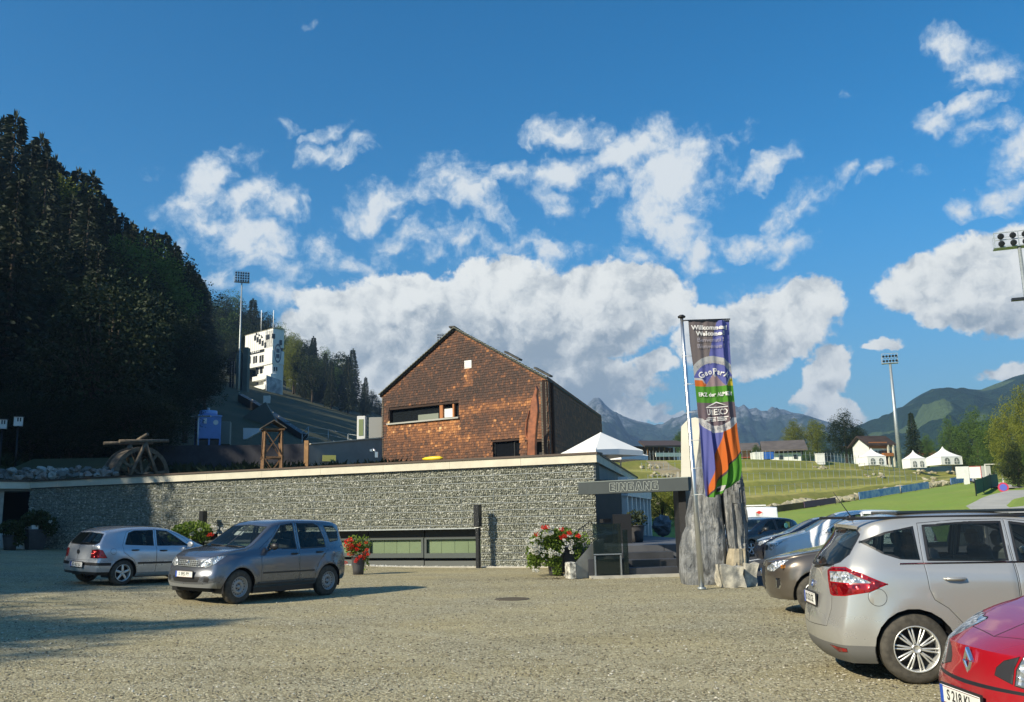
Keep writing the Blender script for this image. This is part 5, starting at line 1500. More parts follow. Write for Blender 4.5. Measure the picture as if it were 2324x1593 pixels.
m_ = MB(); a = at(1373, 1182, 30.0); m_.box((a.x, a.y - .1, a.z), (.30, .2, .12), .5); grp(m_, 'door_handle', M_BLACK, vb)
pv2 = empty('glazed_passage', at(1414, 1260, 34), 0, 'pale columned glazed passage wall receding behind the entrance', 'passage wall')
pa_, pb_ = at(1414, 1200, 33.5), at(1470, 1200, 43)
FP = Face((pa_.x, pa_.y), (pb_.x, pb_.y)); 
m_ = MB(); FP.box(m_, -.1, FP.L, 2.35, 3.05, -.1, .25); grp(m_, 'fascia', M_WHITE, pv2)
for k in range(7):
    t = k / 6 * (FP.L - .3); m_ = MB(); FP.box(m_, t, t + .30, .5, 2.35, -.05, .2); grp(m_, 'column', M_WHITE, pv2)
m_ = MB(); FP.box(m_, 0, FP.L, .5, 2.35, -.12, -.08); grp(m_, 'glazing', glass_mat('passage_glass', (.05, .09, .13), .2), pv2)
# the beam with its lettering
FBm = Face((at(1312, 1100, 26.3).x, 26.3), (at(1562, 1100, 24.2).x, 24.2))
bt = at(1312, 1096, 26.3).z; bb = at(1312, 1122.5, 26.3).z; bl_ = FBm.L
beam = empty('entrance_beam', FBm.P(0, bb), 0, 'dark steel entrance beam with outlined lettering over the steps', 'beam')
M_BEAM = pbr('beam_anthracite', (.048, .062, .068), .5, .1, var=.12, vscale=1)
m_ = MB(); FBm.box(m_, 0, bl_, bb, bt, -.5, 0); grp(m_, 'beam', M_BEAM, beam)
m_ = MB(); FBm.box(m_, -.01, bl_ + .01, bt + .003, bt + .025, -.51, .01); grp(m_, 'cap', pbr('cap_steel', (.22, .26, .26), .5, .4), beam)
tl, zl = FBm.px(1384, 1104); tr_, zr2 = FBm.px(1494, 1101)
M_OUT = pbr('letter_outline', (.36, .40, .38), .5, .2)
def block_outline(ch):
    """closed outlines of a heavy square letter, in a 0.8 x 1 cell"""
    if ch == 'E': return [[(0, 0), (.62, 0), (.62, .24), (.26, .24), (.26, .39), (.55, .39), (.55, .61), (.26, .61), (.26, .76), (.62, .76), (.62, 1), (0, 1)]]
    if ch == 'I': return [[(0, 0), (.26, 0), (.26, 1), (0, 1)]]
    if ch == 'N': return [[(0, 0), (.24, 0), (.24, .56), (.5, 0), (.74, 0), (.74, 1), (.5, 1), (.5, .44), (.24, 1), (0, 1)]]
    if ch == 'G': return [[(.12, 0), (.68, 0), (.68, .56), (.36, .56), (.36, .36), (.44, .36), (.44, .23), (.26, .23), (.26, .77), (.66, .77), (.66, 1), (.12, 1), (0, .88), (0, .12)]]
    if ch == 'A': return [[(0, 0), (.24, 0), (.28, .17), (.52, .17), (.56, 0), (.8, 0), (.54, 1), (.26, 1)], [(.33, .37), (.47, .37), (.40, .74)]]
W_ = {'E': .62, 'I': .26, 'N': .74, 'G': .68, 'A': .8}
word = 'EINGANG'; tot = sum(W_[c] for c in word) + .14 * (len(word) - 1); hL = (bt - bb) * .70; sc = (tr_ - tl) / tot; x = 0; zc0 = (bt + bb) / 2 - hL / 2
for c in word:
    m_ = MB()
    for lp in block_outline(c):
        P_ = [FBm.P(tl + (x + p[0]) * sc, zc0 + p[1] * hL, .006) for p in lp]
        for p, q in zip(P_, P_[1:] + P_[:1]): 
            d = (q - p).normalized() * .006; m_.bar(p - d, q + d, .012, .016, up=FBm.n)
    grp(m_, 'letter', M_OUT, beam); x += W_[c] + .14
# dark pier at the right under the beam, pale strip
m_ = MB(); a = at(1549, 1300, 24.9); b = at(1566, 1300, 24.75)
m_.hexa([Vector((a.x, a.y, 0)), Vector((b.x, b.y, 0)), Vector((b.x, b.y + .8, 0)), Vector((a.x, a.y + .8, 0))], [Vector((a.x, a.y, bt - .1)), Vector((b.x, b.y, bt - .1)), Vector((b.x, b.y + .8, bt - .1)), Vector((a.x, a.y + .8, bt - .1))])
grp(m_, 'pier', M_BLACK, beam)
m_ = MB(); a = at(1541, 1205, 27); m_.bar(Vector((a.x, a.y, .7)), Vector((at(1541, 1120, 27).x, a.y, 2.9)), .05, .05); grp(m_, 'steel_strip', M_CONC, beam)
# white monolith
Ym = 25.6
mono = [(1545, 1300), (1545, 968), (1562, 950), (1578, 947), (1590, 952), (1592, 1300)]
FM = Face((at(1545, 1200, Ym).x, Ym), (at(1600, 1200, Ym - .4).x, Ym - .4))
pl = []
for p in mono: t, z = FM.px(*p); pl.append(FM.P(t, max(0, z)))
m_ = MB(); m_.prism(pl, FM.n * -.9)
tag(m_.build('white_monolith', pbr('monolith_white', (.62, .60, .52), .8, var=.06, vscale=1.2), bevel=.02), 'tall white rendered slab with slanted top behind the rock pillars', 'monolith')
# ramp cheek left of the glass: concrete wedge with end stone, railing
ck = empty('ramp_cheek', gp(1325, 1310), 0, 'low sloping concrete wedge wall beside the flower pot', 'wall')
A0 = gp(1308, 1306); A1 = gp(1351, 1308); 
m_ = MB()
pts = [gp(1308, 1314), gp(1353, 1311)]
back = Vector((.35, .75, 0))
q0, q1 = pts[0], pts[1]
m_.hexa([q0, q1, q1 + back * .9, q0 + back * .55], [q0 + Vector((0, 0, .45)), q1 + Vector((0, 0, 1.0)), q1 + back * .9 + Vector((0, 0, 1.06)), q0 + back * .55 + Vector((0, 0, .52))])
grp(m_, 'wedge', M_CONC, ck)
m_ = MB(); m_.box((q0.x - .14, q0.y + .05, .22), (.22, .35, .46), .3); grp(m_, 'end_stone', pbr('veined_stone', (.74, .72, .64), .7, vscale=9, col2=(.10, .10, .09)), ck, bevel=.03)
rl = empty('hand_railing', gp(1302, 1300), 0, 'thin bent metal hand railing before the stone wall', 'railing')
r0 = gp(1303, 1302); r1 = gp(1350, 1286)
def rp_(f, z): v = r0.lerp(r1, f); return Vector((v.x, v.y, z))
for f, z in ((0.05, 1.15), (.5, 1.32), (.95, 1.5)):
    m_ = MB(); m_.tube([rp_(f, 0.1), rp_(f, z)], .016, 6); grp(m_, 'post', M_DARKM, rl)
for z0, z1_ in ((1.15, 1.5), (.85, 1.2), (.3, .75), (.55, .95)):
    m_ = MB(); m_.tube([rp_(0.05, z0), rp_(.85, z1_), rp_(.98, z1_ - .12)], .014, 6); grp(m_, 'rail', M_DARKM, rl)

# standing rocks
def slate_mat():
    m = bpy.data.materials.new('streaked_slate'); m.use_nodes = True
    g = NT(m.node_tree); t = m.node_tree; b = t.nodes['Principled BSDF']
    pos = g.n('ShaderNodeNewGeometry').outputs['Position']
    mp = g.n('ShaderNodeMapping', ins={'Vector': pos, 'Scale': (4.2, 4.2, 1.25), 'Rotation': (0.0, R(9), 0)})
    n1 = g.noise(mp.outputs[0], 1.0, 9, 0.68, 0.9); n2 = g.noise(pos, 2.2, 6, .6); n3 = g.noise(mp.outputs[0], 4.0, 6, .7)
    c = g.ramp(n1, [(0.32, (.06, .065, .07)), (.46, (.16, .17, .18)), (.56, (.27, .28, .285)), (.66, (.52, .52, .50)), (.74, (.80, .79, .74))])
    c = g.mix(g.math('MULTIPLY', g.smooth(n2, .48, .62), .7), c, (.40, .415, .43))
    t.links.new(c, b.inputs['Base Color']); b.inputs['Roughness'].default_value = .55; b.inputs['Specular IOR Level'].default_value = .5
    h = g.math('ADD', n1, g.math('MULTIPLY', n3, .5))
    bp = g.n('ShaderNodeBump', ins={'Height': h, 'Strength': 1.0, 'Distance': .16}); t.links.new(bp.outputs[0], b.inputs['Normal'])
    return m
M_SLT = slate_mat()
def standing_rock(name, left, right, Y, thick, label, seed, par=None, mat=M_SLT, zmin=0.0, ridge_amp=.09, cat='rock'):
    """left/right: silhouette edges (px, py) from the base to the top"""
    n = 90; m = 48; vs = []; fs = []
    ys0 = left[0][1]; yt = left[-1][1]
    def edge(E, py):
        for (a, b) in zip(E, E[1:]):
            if a[1] >= py >= b[1]: return lerp(a[0], b[0], (a[1] - py) / (a[1] - b[1]))
        return E[-1][0] if py < E[-1][1] else E[0][0]
    for i in range(n + 1):
        py = lerp(ys0, yt, i / n); xl, xr = edge(left, py), edge(right, py)
        L_ = at(xl, py, Y); R_ = at(xr, py, Y); z = max(zmin, L_.z) if i else zmin; c = (L_.x + R_.x) / 2; hw = max(.02, (R_.x - L_.x) / 2)
        for k in range(m):
            a = 2 * PI * k / m; ca, sa = math.cos(a), math.sin(a)
            x = math.copysign(abs(ca) ** .75, ca); y = math.copysign(abs(sa) ** .8, sa)
            st_ = abs(mnoise.noise((a * 2.2 + seed, z * .35, seed))) * 2 + .5 * mnoise.noise((a * 6 + seed, z * 1.1, 2.0)) + .55 * mnoise.cell((a * 2.6 + z * .25, z * .8 + a, seed)) + .3 * mnoise.cell((a * 5 + z * .5, z * 2.1, seed + 3))
            r = 1 - ridge_amp * 1.4 * st_
            edgek = abs(ca) ** 6
            vs.append((c + x * hw * lerp(r, 1, edgek), Y + y * thick * r * min(1, hw * 1.6 / .5), z))
    for i in range(n):
        for k in range(m): fs.append((i * m + k, i * m + (k + 1) % m, (i + 1) * m + (k + 1) % m, (i + 1) * m + k))
    fs.append(tuple(n * m + k for k in range(m)))
    me = bpy.data.meshes.new(name); me.from_pydata(vs, [], fs)
    me.polygons.foreach_set('use_smooth', [True] * len(fs)); me.update()
    me.set_sharp_from_angle(angle=R(32)) if hasattr(me, 'set_sharp_from_angle') else None
    o = link_mesh(name, me, mat, par)
    if not par: tag(o, label, cat)
    return o
standing_rock('standing_rock', [(1549, 1326), (1543, 1300), (1543, 1240), (1550, 1210), (1558, 1195), (1556, 1175), (1563, 1145), (1572, 1100), (1580, 1060), (1586, 1010), (1589, 960), (1590, 935)],
              [(1640, 1326), (1649, 1310), (1650, 1270), (1645, 1220), (1640, 1180), (1634, 1130), (1622, 1080), (1606, 1040), (1602, 1000), (1600, 960), (1595, 935)], 22.6, .55, 'tall pointed grey slate pillar behind the flagpole, left of the pair', 3.3, ridge_amp=.055)
standing_rock('standing_rock', [(1672, 1290), (1660, 1262), (1652, 1235), (1646, 1190), (1642, 1150), (1640, 1110), (1645, 1085), (1655, 1060), (1665, 1052)],
              [(1694, 1290), (1698, 1262), (1695, 1235), (1695, 1190), (1690, 1150), (1687, 1110), (1684, 1085), (1680, 1060), (1676, 1052)], 22.3, .5, 'broad dark streaked slate pillar right of the flagpole', 8.1, ridge_amp=.16)
M_TAN = pbr('tan_stone', (.36, .31, .22), .9, var=.3, vscale=3, bump=.6, bscale=6)
standing_rock('plinth_stone', [(1652, 1330), (1648, 1300), (1650, 1270), (1655, 1245)], [(1690, 1330), (1694, 1300), (1694, 1270), (1690, 1245)], 22.1, .4, 'tan weathered plinth stone under the right slate pillar', 5.5, mat=M_TAN)
rn = random.Random(3)
M_WST = pbr('pale_cut_stone', (.62, .58, .48), .85, vscale=5, col2=(.24, .235, .21), bump=.9, bscale=9)
for (p0, p1, y0, y1, Y, lb) in ((1640, 1690, 1284, 1331, 21.2, 'pale rough cut stone block in front of the rock pillars'), (1688, 1720, 1278, 1330, 21.5, 'smaller notched stone block right of the pale block')):
    a = at(p0, y1, Y); b = at(p1, y1, Y); z = at(p0, y0, Y).z
    bm = bmesh.new(); bmesh.ops.create_cube(bm, size=1.0); bmesh.ops.subdivide_edges(bm, edges=bm.edges, cuts=7, use_grid_fill=True)
    for v in bm.verts:
        c = v.co.copy(); v.co = Vector((c.x * (b.x - a.x), c.y * .7, (c.z + .5) * z))
        nn = mnoise.noise(v.co * 2.3 + Vector((Y, 0, 0))) * .10 + mnoise.noise(v.co * 7) * .035
        v.co += c.normalized() * nn; v.co.x += .10 * c.z * (1 if p0 > 1680 else -.3); v.co.z = max(0, v.co.z)
    me = bpy.data.meshes.new('stone_block'); bm.to_mesh(me); bm.free(); me.set_sharp_from_angle(angle=R(30))
    tag(link_mesh('stone_block', me, M_WST, None, ((a.x + b.x) / 2, Y + .2, 0)), lb, 'stone block')

# ------------------------------------------------------------------ flagpole and banner flag
fb_ = gp(1593, 1338); ftop = at(1547, 722, fb_.y + .0)
fp_o = empty('flagpole', fb_, 0, 'tall silver flagpole with dark cap in front of the rocks', 'flagpole')
FD = Vector((ftop.x - fb_.x, 0, ftop.z)); 
m_ = MB(); m_.tube([(0, 0, 0), FD * .48, FD * .482, FD * .86, FD * .862, FD], [.062, .055, .048, .046, .040, .038], 14); m_.build('pole', M_STEEL, fp_o)
m_ = MB(); m_.lathe([(.0, .0), (.09, .0), (.10, .05), (0, .06)], n=14); m_.build('base_collar', M_GALV, fp_o)
m_ = MB(); m_.lathe([(0, 0), (.085, .01), (.095, .04), (.05, .075), (0, .08)], c=FD, n=14); m_.build('cap', M_BLACK, fp_o)
YF = fb_.y - .05
arm0 = at(1556, 727, YF); arm1 = at(1657, 724, YF)
m_ = MB(); m_.tube([Vector((ftop.x, fb_.y, arm0.z)) , arm0, arm1], .016, 8); o = m_.build('arm', M_DARKM); o.parent = fp_o; o.location = -fb_
for v in ([0.0]): pass
# flag cloth: (left px, right px, y) rows, u,v mapped to print
ROWS = [(728, 1562, 1655), (780, 1566, 1656), (830, 1573, 1659), (880, 1578, 1664), (930, 1583, 1669), (980, 1588, 1674), (1030, 1592, 1681), (1060, 1594, 1684), (1080, 1596, 1682), (1100, 1598, 1678), (1122, 1601, 1664)]
def flag_pt(u, v):
    """u 0..1 left to right, v 0..1 top to bottom of the printed cloth (about 1.0 x 4 m)"""
    y = lerp(728, 1126, v)
    for a, b in zip(ROWS, ROWS[1:]):
        if a[0] <= y <= b[0]: f = (y - a[0]) / (b[0] - a[0]); break
    else: a, b, f = ROWS[-2], ROWS[-1], 1
    xl, xr = lerp(a[1], b[1], f), lerp(a[2], b[2], f)
    uu = u
    fold = .5 + .5 * math.sin((u * 3.1 + .25 - v * .35) * 2 * PI)
    uu = u - .035 * math.sin((u * 3.1 + .25 - v * .35) * 2 * PI) * sstep(v, .45, .8) * math.sin(PI * u)
    bot = 0
    if v > .9: y -= (v - .9) / .1 * 32 * max(0, u - .28) ** 1.1 ; 
    p = at(lerp(xl, xr, uu), y + 3 * math.sin(u * 5) * v, YF)
    amp = .10 * (.12 + .88 * sstep(v, .45, .8)) * math.sin(PI * min(1, u * 1.05 + .02)) 
    p.y += amp * (math.sin((u * 3.1 + .25 - v * .35) * 2 * PI) + .45 * math.sin((u * 6.3 + v * 1.3) * 2 * PI)) - .10 * math.exp(-((u - .80) / .06) ** 2) * (1 - v * .4)
    return p
NU, NV = 200, 800
def inpoly(x, y, poly):
    c = False; j = len(poly) - 1
    for i in range(len(poly)):
        xi, yi = poly[i]; xj, yj = poly[j]
        if (yi > y) != (yj > y) and x < (xj - xi) * (y - yi) / (yj - yi) + xi: c = not c
        j = i
    return c
ASP = 4.5          # cloth height over width
FCOL = {'taupe': (.20, .165, .165), 'blue': (.135, .150, .44), 'white': (.62, .60, .60), 'ltgrey': (.50, .50, .50), 'orange': (.72, .17, .025), 'mauve': (.36, .25, .27), 'yellow': (.75, .55, .04), 'green': (.10, .33, .03), 'dark': (.09, .06, .07), 'plum': (.19, .14, .16)}
E1 = [(.45, .75), (.635, .60), (.77, .37), (.885, .22), (.98, .10)]; E2 = [(.70, 1.2), (.756, 1.0), (.847, .60), (.937, .34), (.99, .15), (1.01, 0)]
def flag_col(u, v):
    y = v * ASP                       # in widths
    dx, dy = (u - .51) / .75, (y - 1.88) / .98; d = math.hypot(dx, dy)
    base = 'blue' if u > .70 - v * 1.25 or v > .3 else 'taupe'
    if v > .5:
        e1, e2 = interp_(E1, v), interp_(E2, v)
        if u > e1: base = 'orange'
        if u > e2: base = 'green'
        if v > .72 and abs(u - e2) < .022: base = 'dark'
        if (u - .52) ** 2 + ((v - .962) * 4.2) ** 2 < .007: base = 'white'
        if (u - .46) ** 2 + ((v - .968) * 4.2) ** 2 < .003: base = 'dark'
    if d < 1:
        if d > .82: return 'ltgrey' if y < 1.5 else ('white' if y > 2.5 else ('blue' if y < 1.9 else 'plum'))
        if y > 2.09: return 'plum'
        if y > 1.68: return 'green'
        if abs(u - .53) < (y - 1.32) * .74: return 'white' if y < 1.41 + .03 * math.sin(u * 60) else 'mauve'
        l = 1.46 + max(0, abs(u - .10) - .10) * 1.6
        if u < .42 and y > l: return 'white' if y < l + .06 and u < .26 else 'orange'
        r = 1.44 + max(0, abs(u - .96) - .03) * 1.8
        if u > .80 and y > r: return 'white' if y < r + .05 else 'yellow'
        return 'blue'
    return base
def interp_(tab, x):
    for a, b in zip(tab, tab[1:]):
        if x <= b[0]: return lerp(a[1], b[1], max(0, (x - a[0]) / (b[0] - a[0])))
    return tab[-1][1]
fo = empty('banner_flag', fb_, 0, 'tall printed welcome banner in purple, orange and green on the pole', 'flag')
vs = []; cols_ = []
nu, nv = 110, 400
for j in range(nv + 1):
    for i in range(nu + 1): vs.append(flag_pt(i / nu, j / nv) - fb_)
fs = []; 
for j in range(nv):
    for i in range(nu):
        fs.append((j * (nu + 1) + i, j * (nu + 1) + i + 1, (j + 1) * (nu + 1) + i + 1, (j + 1) * (nu + 1) + i)); cols_.append(FCOL[flag_col((i + .5) / nu, (j + .5) / nv)])
me = bpy.data.meshes.new('flag_cloth'); me.from_pydata(vs, [], fs); me.polygons.foreach_set('use_smooth', [True] * len(fs))
ca = me.attributes.new('print', 'FLOAT_COLOR', 'CORNER')
buf = np.ones((len(fs) * 4, 4), dtype=np.float32); buf[:, :3] = np.repeat(np.array(cols_, dtype=np.float32), 4, axis=0); ca.data.foreach_set('color', buf.ravel()); me.update()
mf = bpy.data.materials.new('flag_print'); mf.use_nodes = True; g = NT(mf.node_tree); bsd = mf.node_tree.nodes['Principled BSDF']; bsd.inputs['Roughness'].default_value = .75
av = g.n('ShaderNodeAttribute', attribute_name='print'); mf.node_tree.links.new(av.outputs['Color'], bsd.inputs['Base Color'])
tlc = g.n('ShaderNodeBsdfTranslucent', ins={0: av.outputs['Color']}); mx = g.n('ShaderNodeMixShader', ins={0: .35, 1: bsd.outputs[0], 2: tlc.outputs[0]}); mf.node_tree.links.new(mx.outputs[0], mf.node_tree.nodes['Material Output'].inputs[0])
cloth = link_mesh('cloth', me, mf, fo)
m_ = MB(); m_.bar(flag_pt(0.0, 0) - fb_, flag_pt(1.0, 0) - fb_, .03, .03); m_.build('top_hem', M_DARKM, fo)
for v in (.20, .36, .52, .68, .84, .99):
    q = flag_pt(0, v) - fb_; zz = q.z; f = zz / FD.z; pp = FD * f; m_ = MB(); m_.tube([pp + Vector((-.06, 0, -.02)), pp + Vector((0, -.06, 0)), q], .008, 5); m_.build('strap', M_CLOTH, fo)
# lettering printed on the cloth: flat glyphs bent onto the folds
M_FTW = pbr('print_white', (.72, .71, .70), .75); M_FTG = pbr('print_grey', (.36, .34, .35), .75); M_FTF = pbr('print_faint', (.34, .32, .38), .75)
def flag_text(body, u, v, size, mat, arc=None, bold=.0, sx=1.0, spacing=1.0):
    """size in widths; u,v centre; arc = (cu, cy, radius) lays the word on the badge ring"""
    def glyph(s):
        c = bpy.data.curves.new('g', 'FONT'); c.body = s; c.size = size; c.align_x = 'CENTER' if not arc else 'LEFT'; c.align_y = 'CENTER'; c.offset = bold; c.resolution_u = 2; c.space_character = spacing
        t_ = bpy.data.objects.new('t', c); COL.objects.link(t_); dg = bpy.context.evaluated_depsgraph_get(); m__ = bpy.data.meshes.new_from_object(t_.evaluated_get(dg)); bpy.data.objects.remove(t_)
        return m__
    me = glyph(body); bm = bmesh.new(); bm.from_mesh(me); bmesh.ops.triangulate(bm, faces=bm.faces)
    for _ in range(2): bmesh.ops.subdivide_edges(bm, edges=[e for e in bm.edges if e.calc_length() > size * .2], cuts=1)
    if arc:
        xs = [v_.co.x for v_ in bm.verts]; w = max(xs) - min(xs); x0 = min(xs)
    for v_ in bm.verts:
        x, y = v_.co.x * sx, v_.co.y
        if arc:
            cu, cy, rad, sgn = arc; x = (v_.co.x - x0 - w / 2) * sx; a = x / rad
            uu = cu + (rad + y * sgn) * math.sin(a); yy = cy - sgn * (rad + y * sgn) * math.cos(a)
        else: uu, yy = u + x, v * ASP - y
        p = flag_pt(min(.995, max(.005, uu)), min(1, max(0, yy / ASP)))
        q = flag_pt(min(.995, max(.005, uu + .01)), min(1, yy / ASP)); r_ = flag_pt(min(.995, max(.005, uu)), min(1, yy / ASP + .003))
        nrm = (q - p).cross(r_ - p).normalized(); nrm = nrm if nrm.y < 0 else -nrm
        v_.co = p + nrm * .026 - fb_
    m2 = bpy.data.meshes.new('lettering'); bm.to_mesh(m2); bm.free(); m2.materials.append(mat)
    o = bpy.data.objects.new('lettering', m2); COL.objects.link(o); o.parent = cloth
flag_text('Willkommen!', .50, .040, .158, M_FTW, bold=.005); flag_text('Welcome!', .50, .074, .158, M_FTW, bold=.005)
flag_text('Benvenuti!', .50, .110, .15, M_FTF); flag_text('Bienvenue!', .50, .146, .15, M_FTF)
flag_text('FEEL THE HISTORY', 0, 0, .115, M_FTG, arc=(.51, 1.86, .80, 1), sx=.86, spacing=1.1)
flag_text('GeoPark', 0, 0, .21, M_FTW, arc=(.51, 1.86, .56, 1), bold=.004, sx=.95, spacing=1.15)
flag_text('ERZ der ALPEN', .50, .42, .135, M_FTW, bold=.004, sx=.98)
flag_text('GLOBAL NETWORK', 0, 0, .115, M_FTG, arc=(.51, 1.90, .84, -1), sx=.88, spacing=1.05)
def flag_poly(pts, mat, par=cloth):
    m__ = MB(); P_ = [flag_pt(u, y / ASP) - fb_ + Vector((0, -.012, 0)) for (u, y) in pts]
    m__.add(P_, [tuple(range(len(P_)))]); m__.build('emblem', mat, par, fixn=False)
for y0, w in ((2.46, .27), (2.50, .31), (2.54, .35)):
    for k in range(6): flag_poly([(.51 - w + k * w / 3, y0), (.51 - w + (k + 1) * w / 3, y0), (.51 - w + (k + 1) * w / 3, y0 + .022), (.51 - w + k * w / 3, y0 + .022)], M_FTW)
for s_ in (-1, 1):
    flag_poly([(.51 + s_ * .28, 2.20), (.51, 2.07), (.51, 2.10), (.51 + s_ * .22, 2.20)], M_FTW); flag_poly([(.51 + s_ * .28, 2.205), (.51, 2.205), (.51, 2.225), (.51 + s_ * .28, 2.225)], M_FTW)
flag_text('UNESCO', .51, 2.34 / ASP, .215, M_FTW, bold=.002, sx=.66)

# ------------------------------------------------------------------ parasols on the terrace
def parasol(px0, px1, ytip, yrim, Y, zfoot, label, rz, W=None):
    c = at((px0 + px1) / 2, yrim, Y); W = (at(px1, yrim, Y).x - at(px0, yrim, Y).x) / 1.32; zt_ = at((px0 + px1) / 2, ytip, Y).z
    o = empty('parasol', (c.x, c.y, zfoot), rz, label, 'parasol', 'white canvas parasols on the roof terrace')
    zr_ = c.z - zfoot; zt_ -= zfoot; h = W / 2
    cn = [(-h, -h), (h, -h), (h, h), (-h, h)]
    for k in range(4):
        a, b = cn[k], cn[(k + 1) % 4]; m_ = MB(); mid = ((a[0] + b[0]) / 2 * .97, (a[1] + b[1]) / 2 * .97)
        m_.add([(0, 0, zt_), (*a, zr_), (*mid, zr_ + .05), (*b, zr_), (*a, zr_ - .2), (*mid, zr_ - .17), (*b, zr_ - .2)], [(0, 1, 2), (0, 2, 3), (1, 4, 5, 2), (2, 5, 6, 3)]); m_.build('canopy', M_CLOTH, o, fixn=False)
    m_ = MB(); m_.tube([(0, 0, 0), (0, 0, zt_)], .035, 8); m_.build('pole', M_WHITE, o)
    for k in range(4):
        m_ = MB(); m_.bar((0, 0, zt_ - .15), (cn[k][0], cn[k][1], zr_), .03, .03); m_.build('rib', M_WHITE, o)
parasol(1278, 1452, 981, 1026, 36.5, 3.5, 'large white canvas parasol beside the shingled house', R(32))
parasol(1350, 1466, 1010, 1036, 41, 3.5, 'lower white parasol peeping out behind the large one', R(40))
# bush and shaded boulder seen through the gateway
p = at(1500, 1200, 44); tree('shrub', BRDN[0], (p.x + .3, 45.5, .2), 3.0, 1.25, LF_YEL, 'yellow green shrub seen through the entrance gateway', None, base=15.5)['category'] = 'shrub'
tree('shrub', BRDN[1], (p.x + 1.5, 47, .3), 2.7, 1.2, LF_YEL, 'second yellow green shrub at the right inside gateway', None, base=15.5)['category'] = 'shrub'
rn = random.Random(9)
boulder('boulder', at(1502, 1192, 40), .46, rn, pbr('shade_rock', (.16, .17, .19), .85, var=.3, vscale=3), 'big grey boulder on the paving inside the gateway', 'boulder', None, sub=3)
# manhole grate
mg = gp(1162, 1360, 0.0)
o = empty('drain_cover', (mg.x, mg.y, 0.0), 0, 'round cast iron drain grate set in the gravel', 'drain cover')
m_ = MB(); m_.lathe([(.37, .004), (.36, .014), (.31, .014), (.31, .004)], n=32, smooth=False); m_.build('frame', pbr('cast_iron', (.12, .10, .07), .8, .2), o)
for k in range(7):
    y = -.27 + k * .09; w = math.sqrt(max(0, .32 ** 2 - y * y)); m_ = MB(); m_.box((0, y, .009), (2 * w, .042, .008)); m_.build('bar', MATS['cast_iron'], o)
m_ = MB(); m_.lathe([(0, .0045), (.32, .0045)], n=24, smooth=False); m_.build('pit', M_BLACK, o)

# ------------------------------------------------------------------ planters
M_POT = pbr('pot_anthracite', (.055, .055, .06), .55, var=.15, vscale=5)
LF_PEL = leafmat('geranium_leaves', (.10, .17, .022), (.27, .38, .06), 9.0, .35)
LF_SHADE = leafmat('shaded_leaves', (.04, .06, .02), (.10, .11, .04), 9.0, .2)  # darker copy of the planter leaves, shade put into their colour
M_PRED = leafmat('red_petals', (.75, .03, .02), (.95, .08, .05), 20, .2); M_PWHT = leafmat('white_petals', (.85, .85, .78), (.95, .95, .9), 20, .2)
def planter(name, p, pr, ph, pot, crown, leaves, leafmat_, flowers, label, seed, trail=None, lsz=.06, group='flower planters along the yard'):
    """crown: list of (cx, cy, cz, rx, ry, rz) blobs relative to the pot foot; flowers: list of (x, y, z, size, material)"""
    rn = random.Random(seed); o = empty(name, p, 0, label, 'planter', group)
    m_ = MB()
    if pot == 'round': m_.lathe([(0, 0), (pr * .72, 0), (pr * .80, ph * .3), (pr * .95, ph * .8), (pr, ph), (pr * 1.04, ph), (pr * 1.04, ph - .03), (pr * .93, ph - .03), (pr * .9, ph - .06), (0, ph - .06)], n=28)
    else: m_.lathe([(0, 0), (pr * .95, 0), (pr * 1.3, ph), (pr * 1.2, ph), (pr * 1.15, ph - .05), (0, ph - .05)], n=4, smooth=False)
    m_.build('pot', M_POT, o)
    vs, fs = [], []
    for (cx, cy, cz, rx, ry, rz_, n) in crown:
        for k in range(n):
            q = Vector((rn.gauss(0, 1), rn.gauss(0, 1), rn.gauss(0, 1))).normalized() * (rn.random() ** .4)
            c = Vector((cx + q.x * rx, cy + q.y * ry, cz + q.z * rz_)) 
            d = (Vector((q.x, q.y, q.z * .6)) + Vector((rn.uniform(-.7, .7), rn.uniform(-.7, .7), rn.uniform(-.6, .6)))).normalized(); s = (Matrix.Rotation(rn.uniform(0, 6), 3, d) @ d.orthogonal()).normalized()
            card(vs, fs, c, d, s, lsz * rn.uniform(.7, 1.4), lsz * rn.uniform(.7, 1.1))
    me = bpy.data.meshes.new('foliage'); me.from_pydata(vs, [], fs); me.update(); fo_ = link_mesh('foliage', me, leafmat_, o); fo_['kind'] = 'stuff'
    st_ = MB()
    for (cx, cy, cz, rx, ry, rz_, n) in crown[:5]: st_.tube([(0, 0, ph - .1), (cx * .5, cy * .5, (ph + cz) / 2), (cx, cy, cz)], [.012, .01, .006], 5)
    st_.build('stems', M_BARK, o)
    bl = {}
    for (x, y, z, s, m__) in flowers:
        key = (m__.name)
        if key not in bl:
            fv, ff = [], []; r2 = random.Random(4)
            for k in range(46):
                q = Vector((r2.gauss(0, 1), r2.gauss(0, 1), r2.gauss(0, .8))).normalized(); d = (q + Vector((r2.uniform(-.6, .6), r2.uniform(-.6, .6), r2.uniform(-.6, .6)))).normalized()
                card(fv, ff, q * .62, d, (Matrix.Rotation(r2.uniform(0, 6), 3, d) @ d.orthogonal()).normalized(), .6, .55)
            fm = bpy.data.meshes.new('flower'); fm.from_pydata(fv, [], ff); fm.update(); fm.materials.append(m__); bl[key] = fm
        f = bpy.data.objects.new('flower', bl[key]); COL.objects.link(f); f.parent = o; f.location = (x, y, z); f.scale = (s, s, s * .85); f.rotation_euler = (0, 0, rn.uniform(0, 6))
    return o
def rel(px, py, base, Y=None):
    q = at(px, py, base.y if Y is None else Y); return q - base
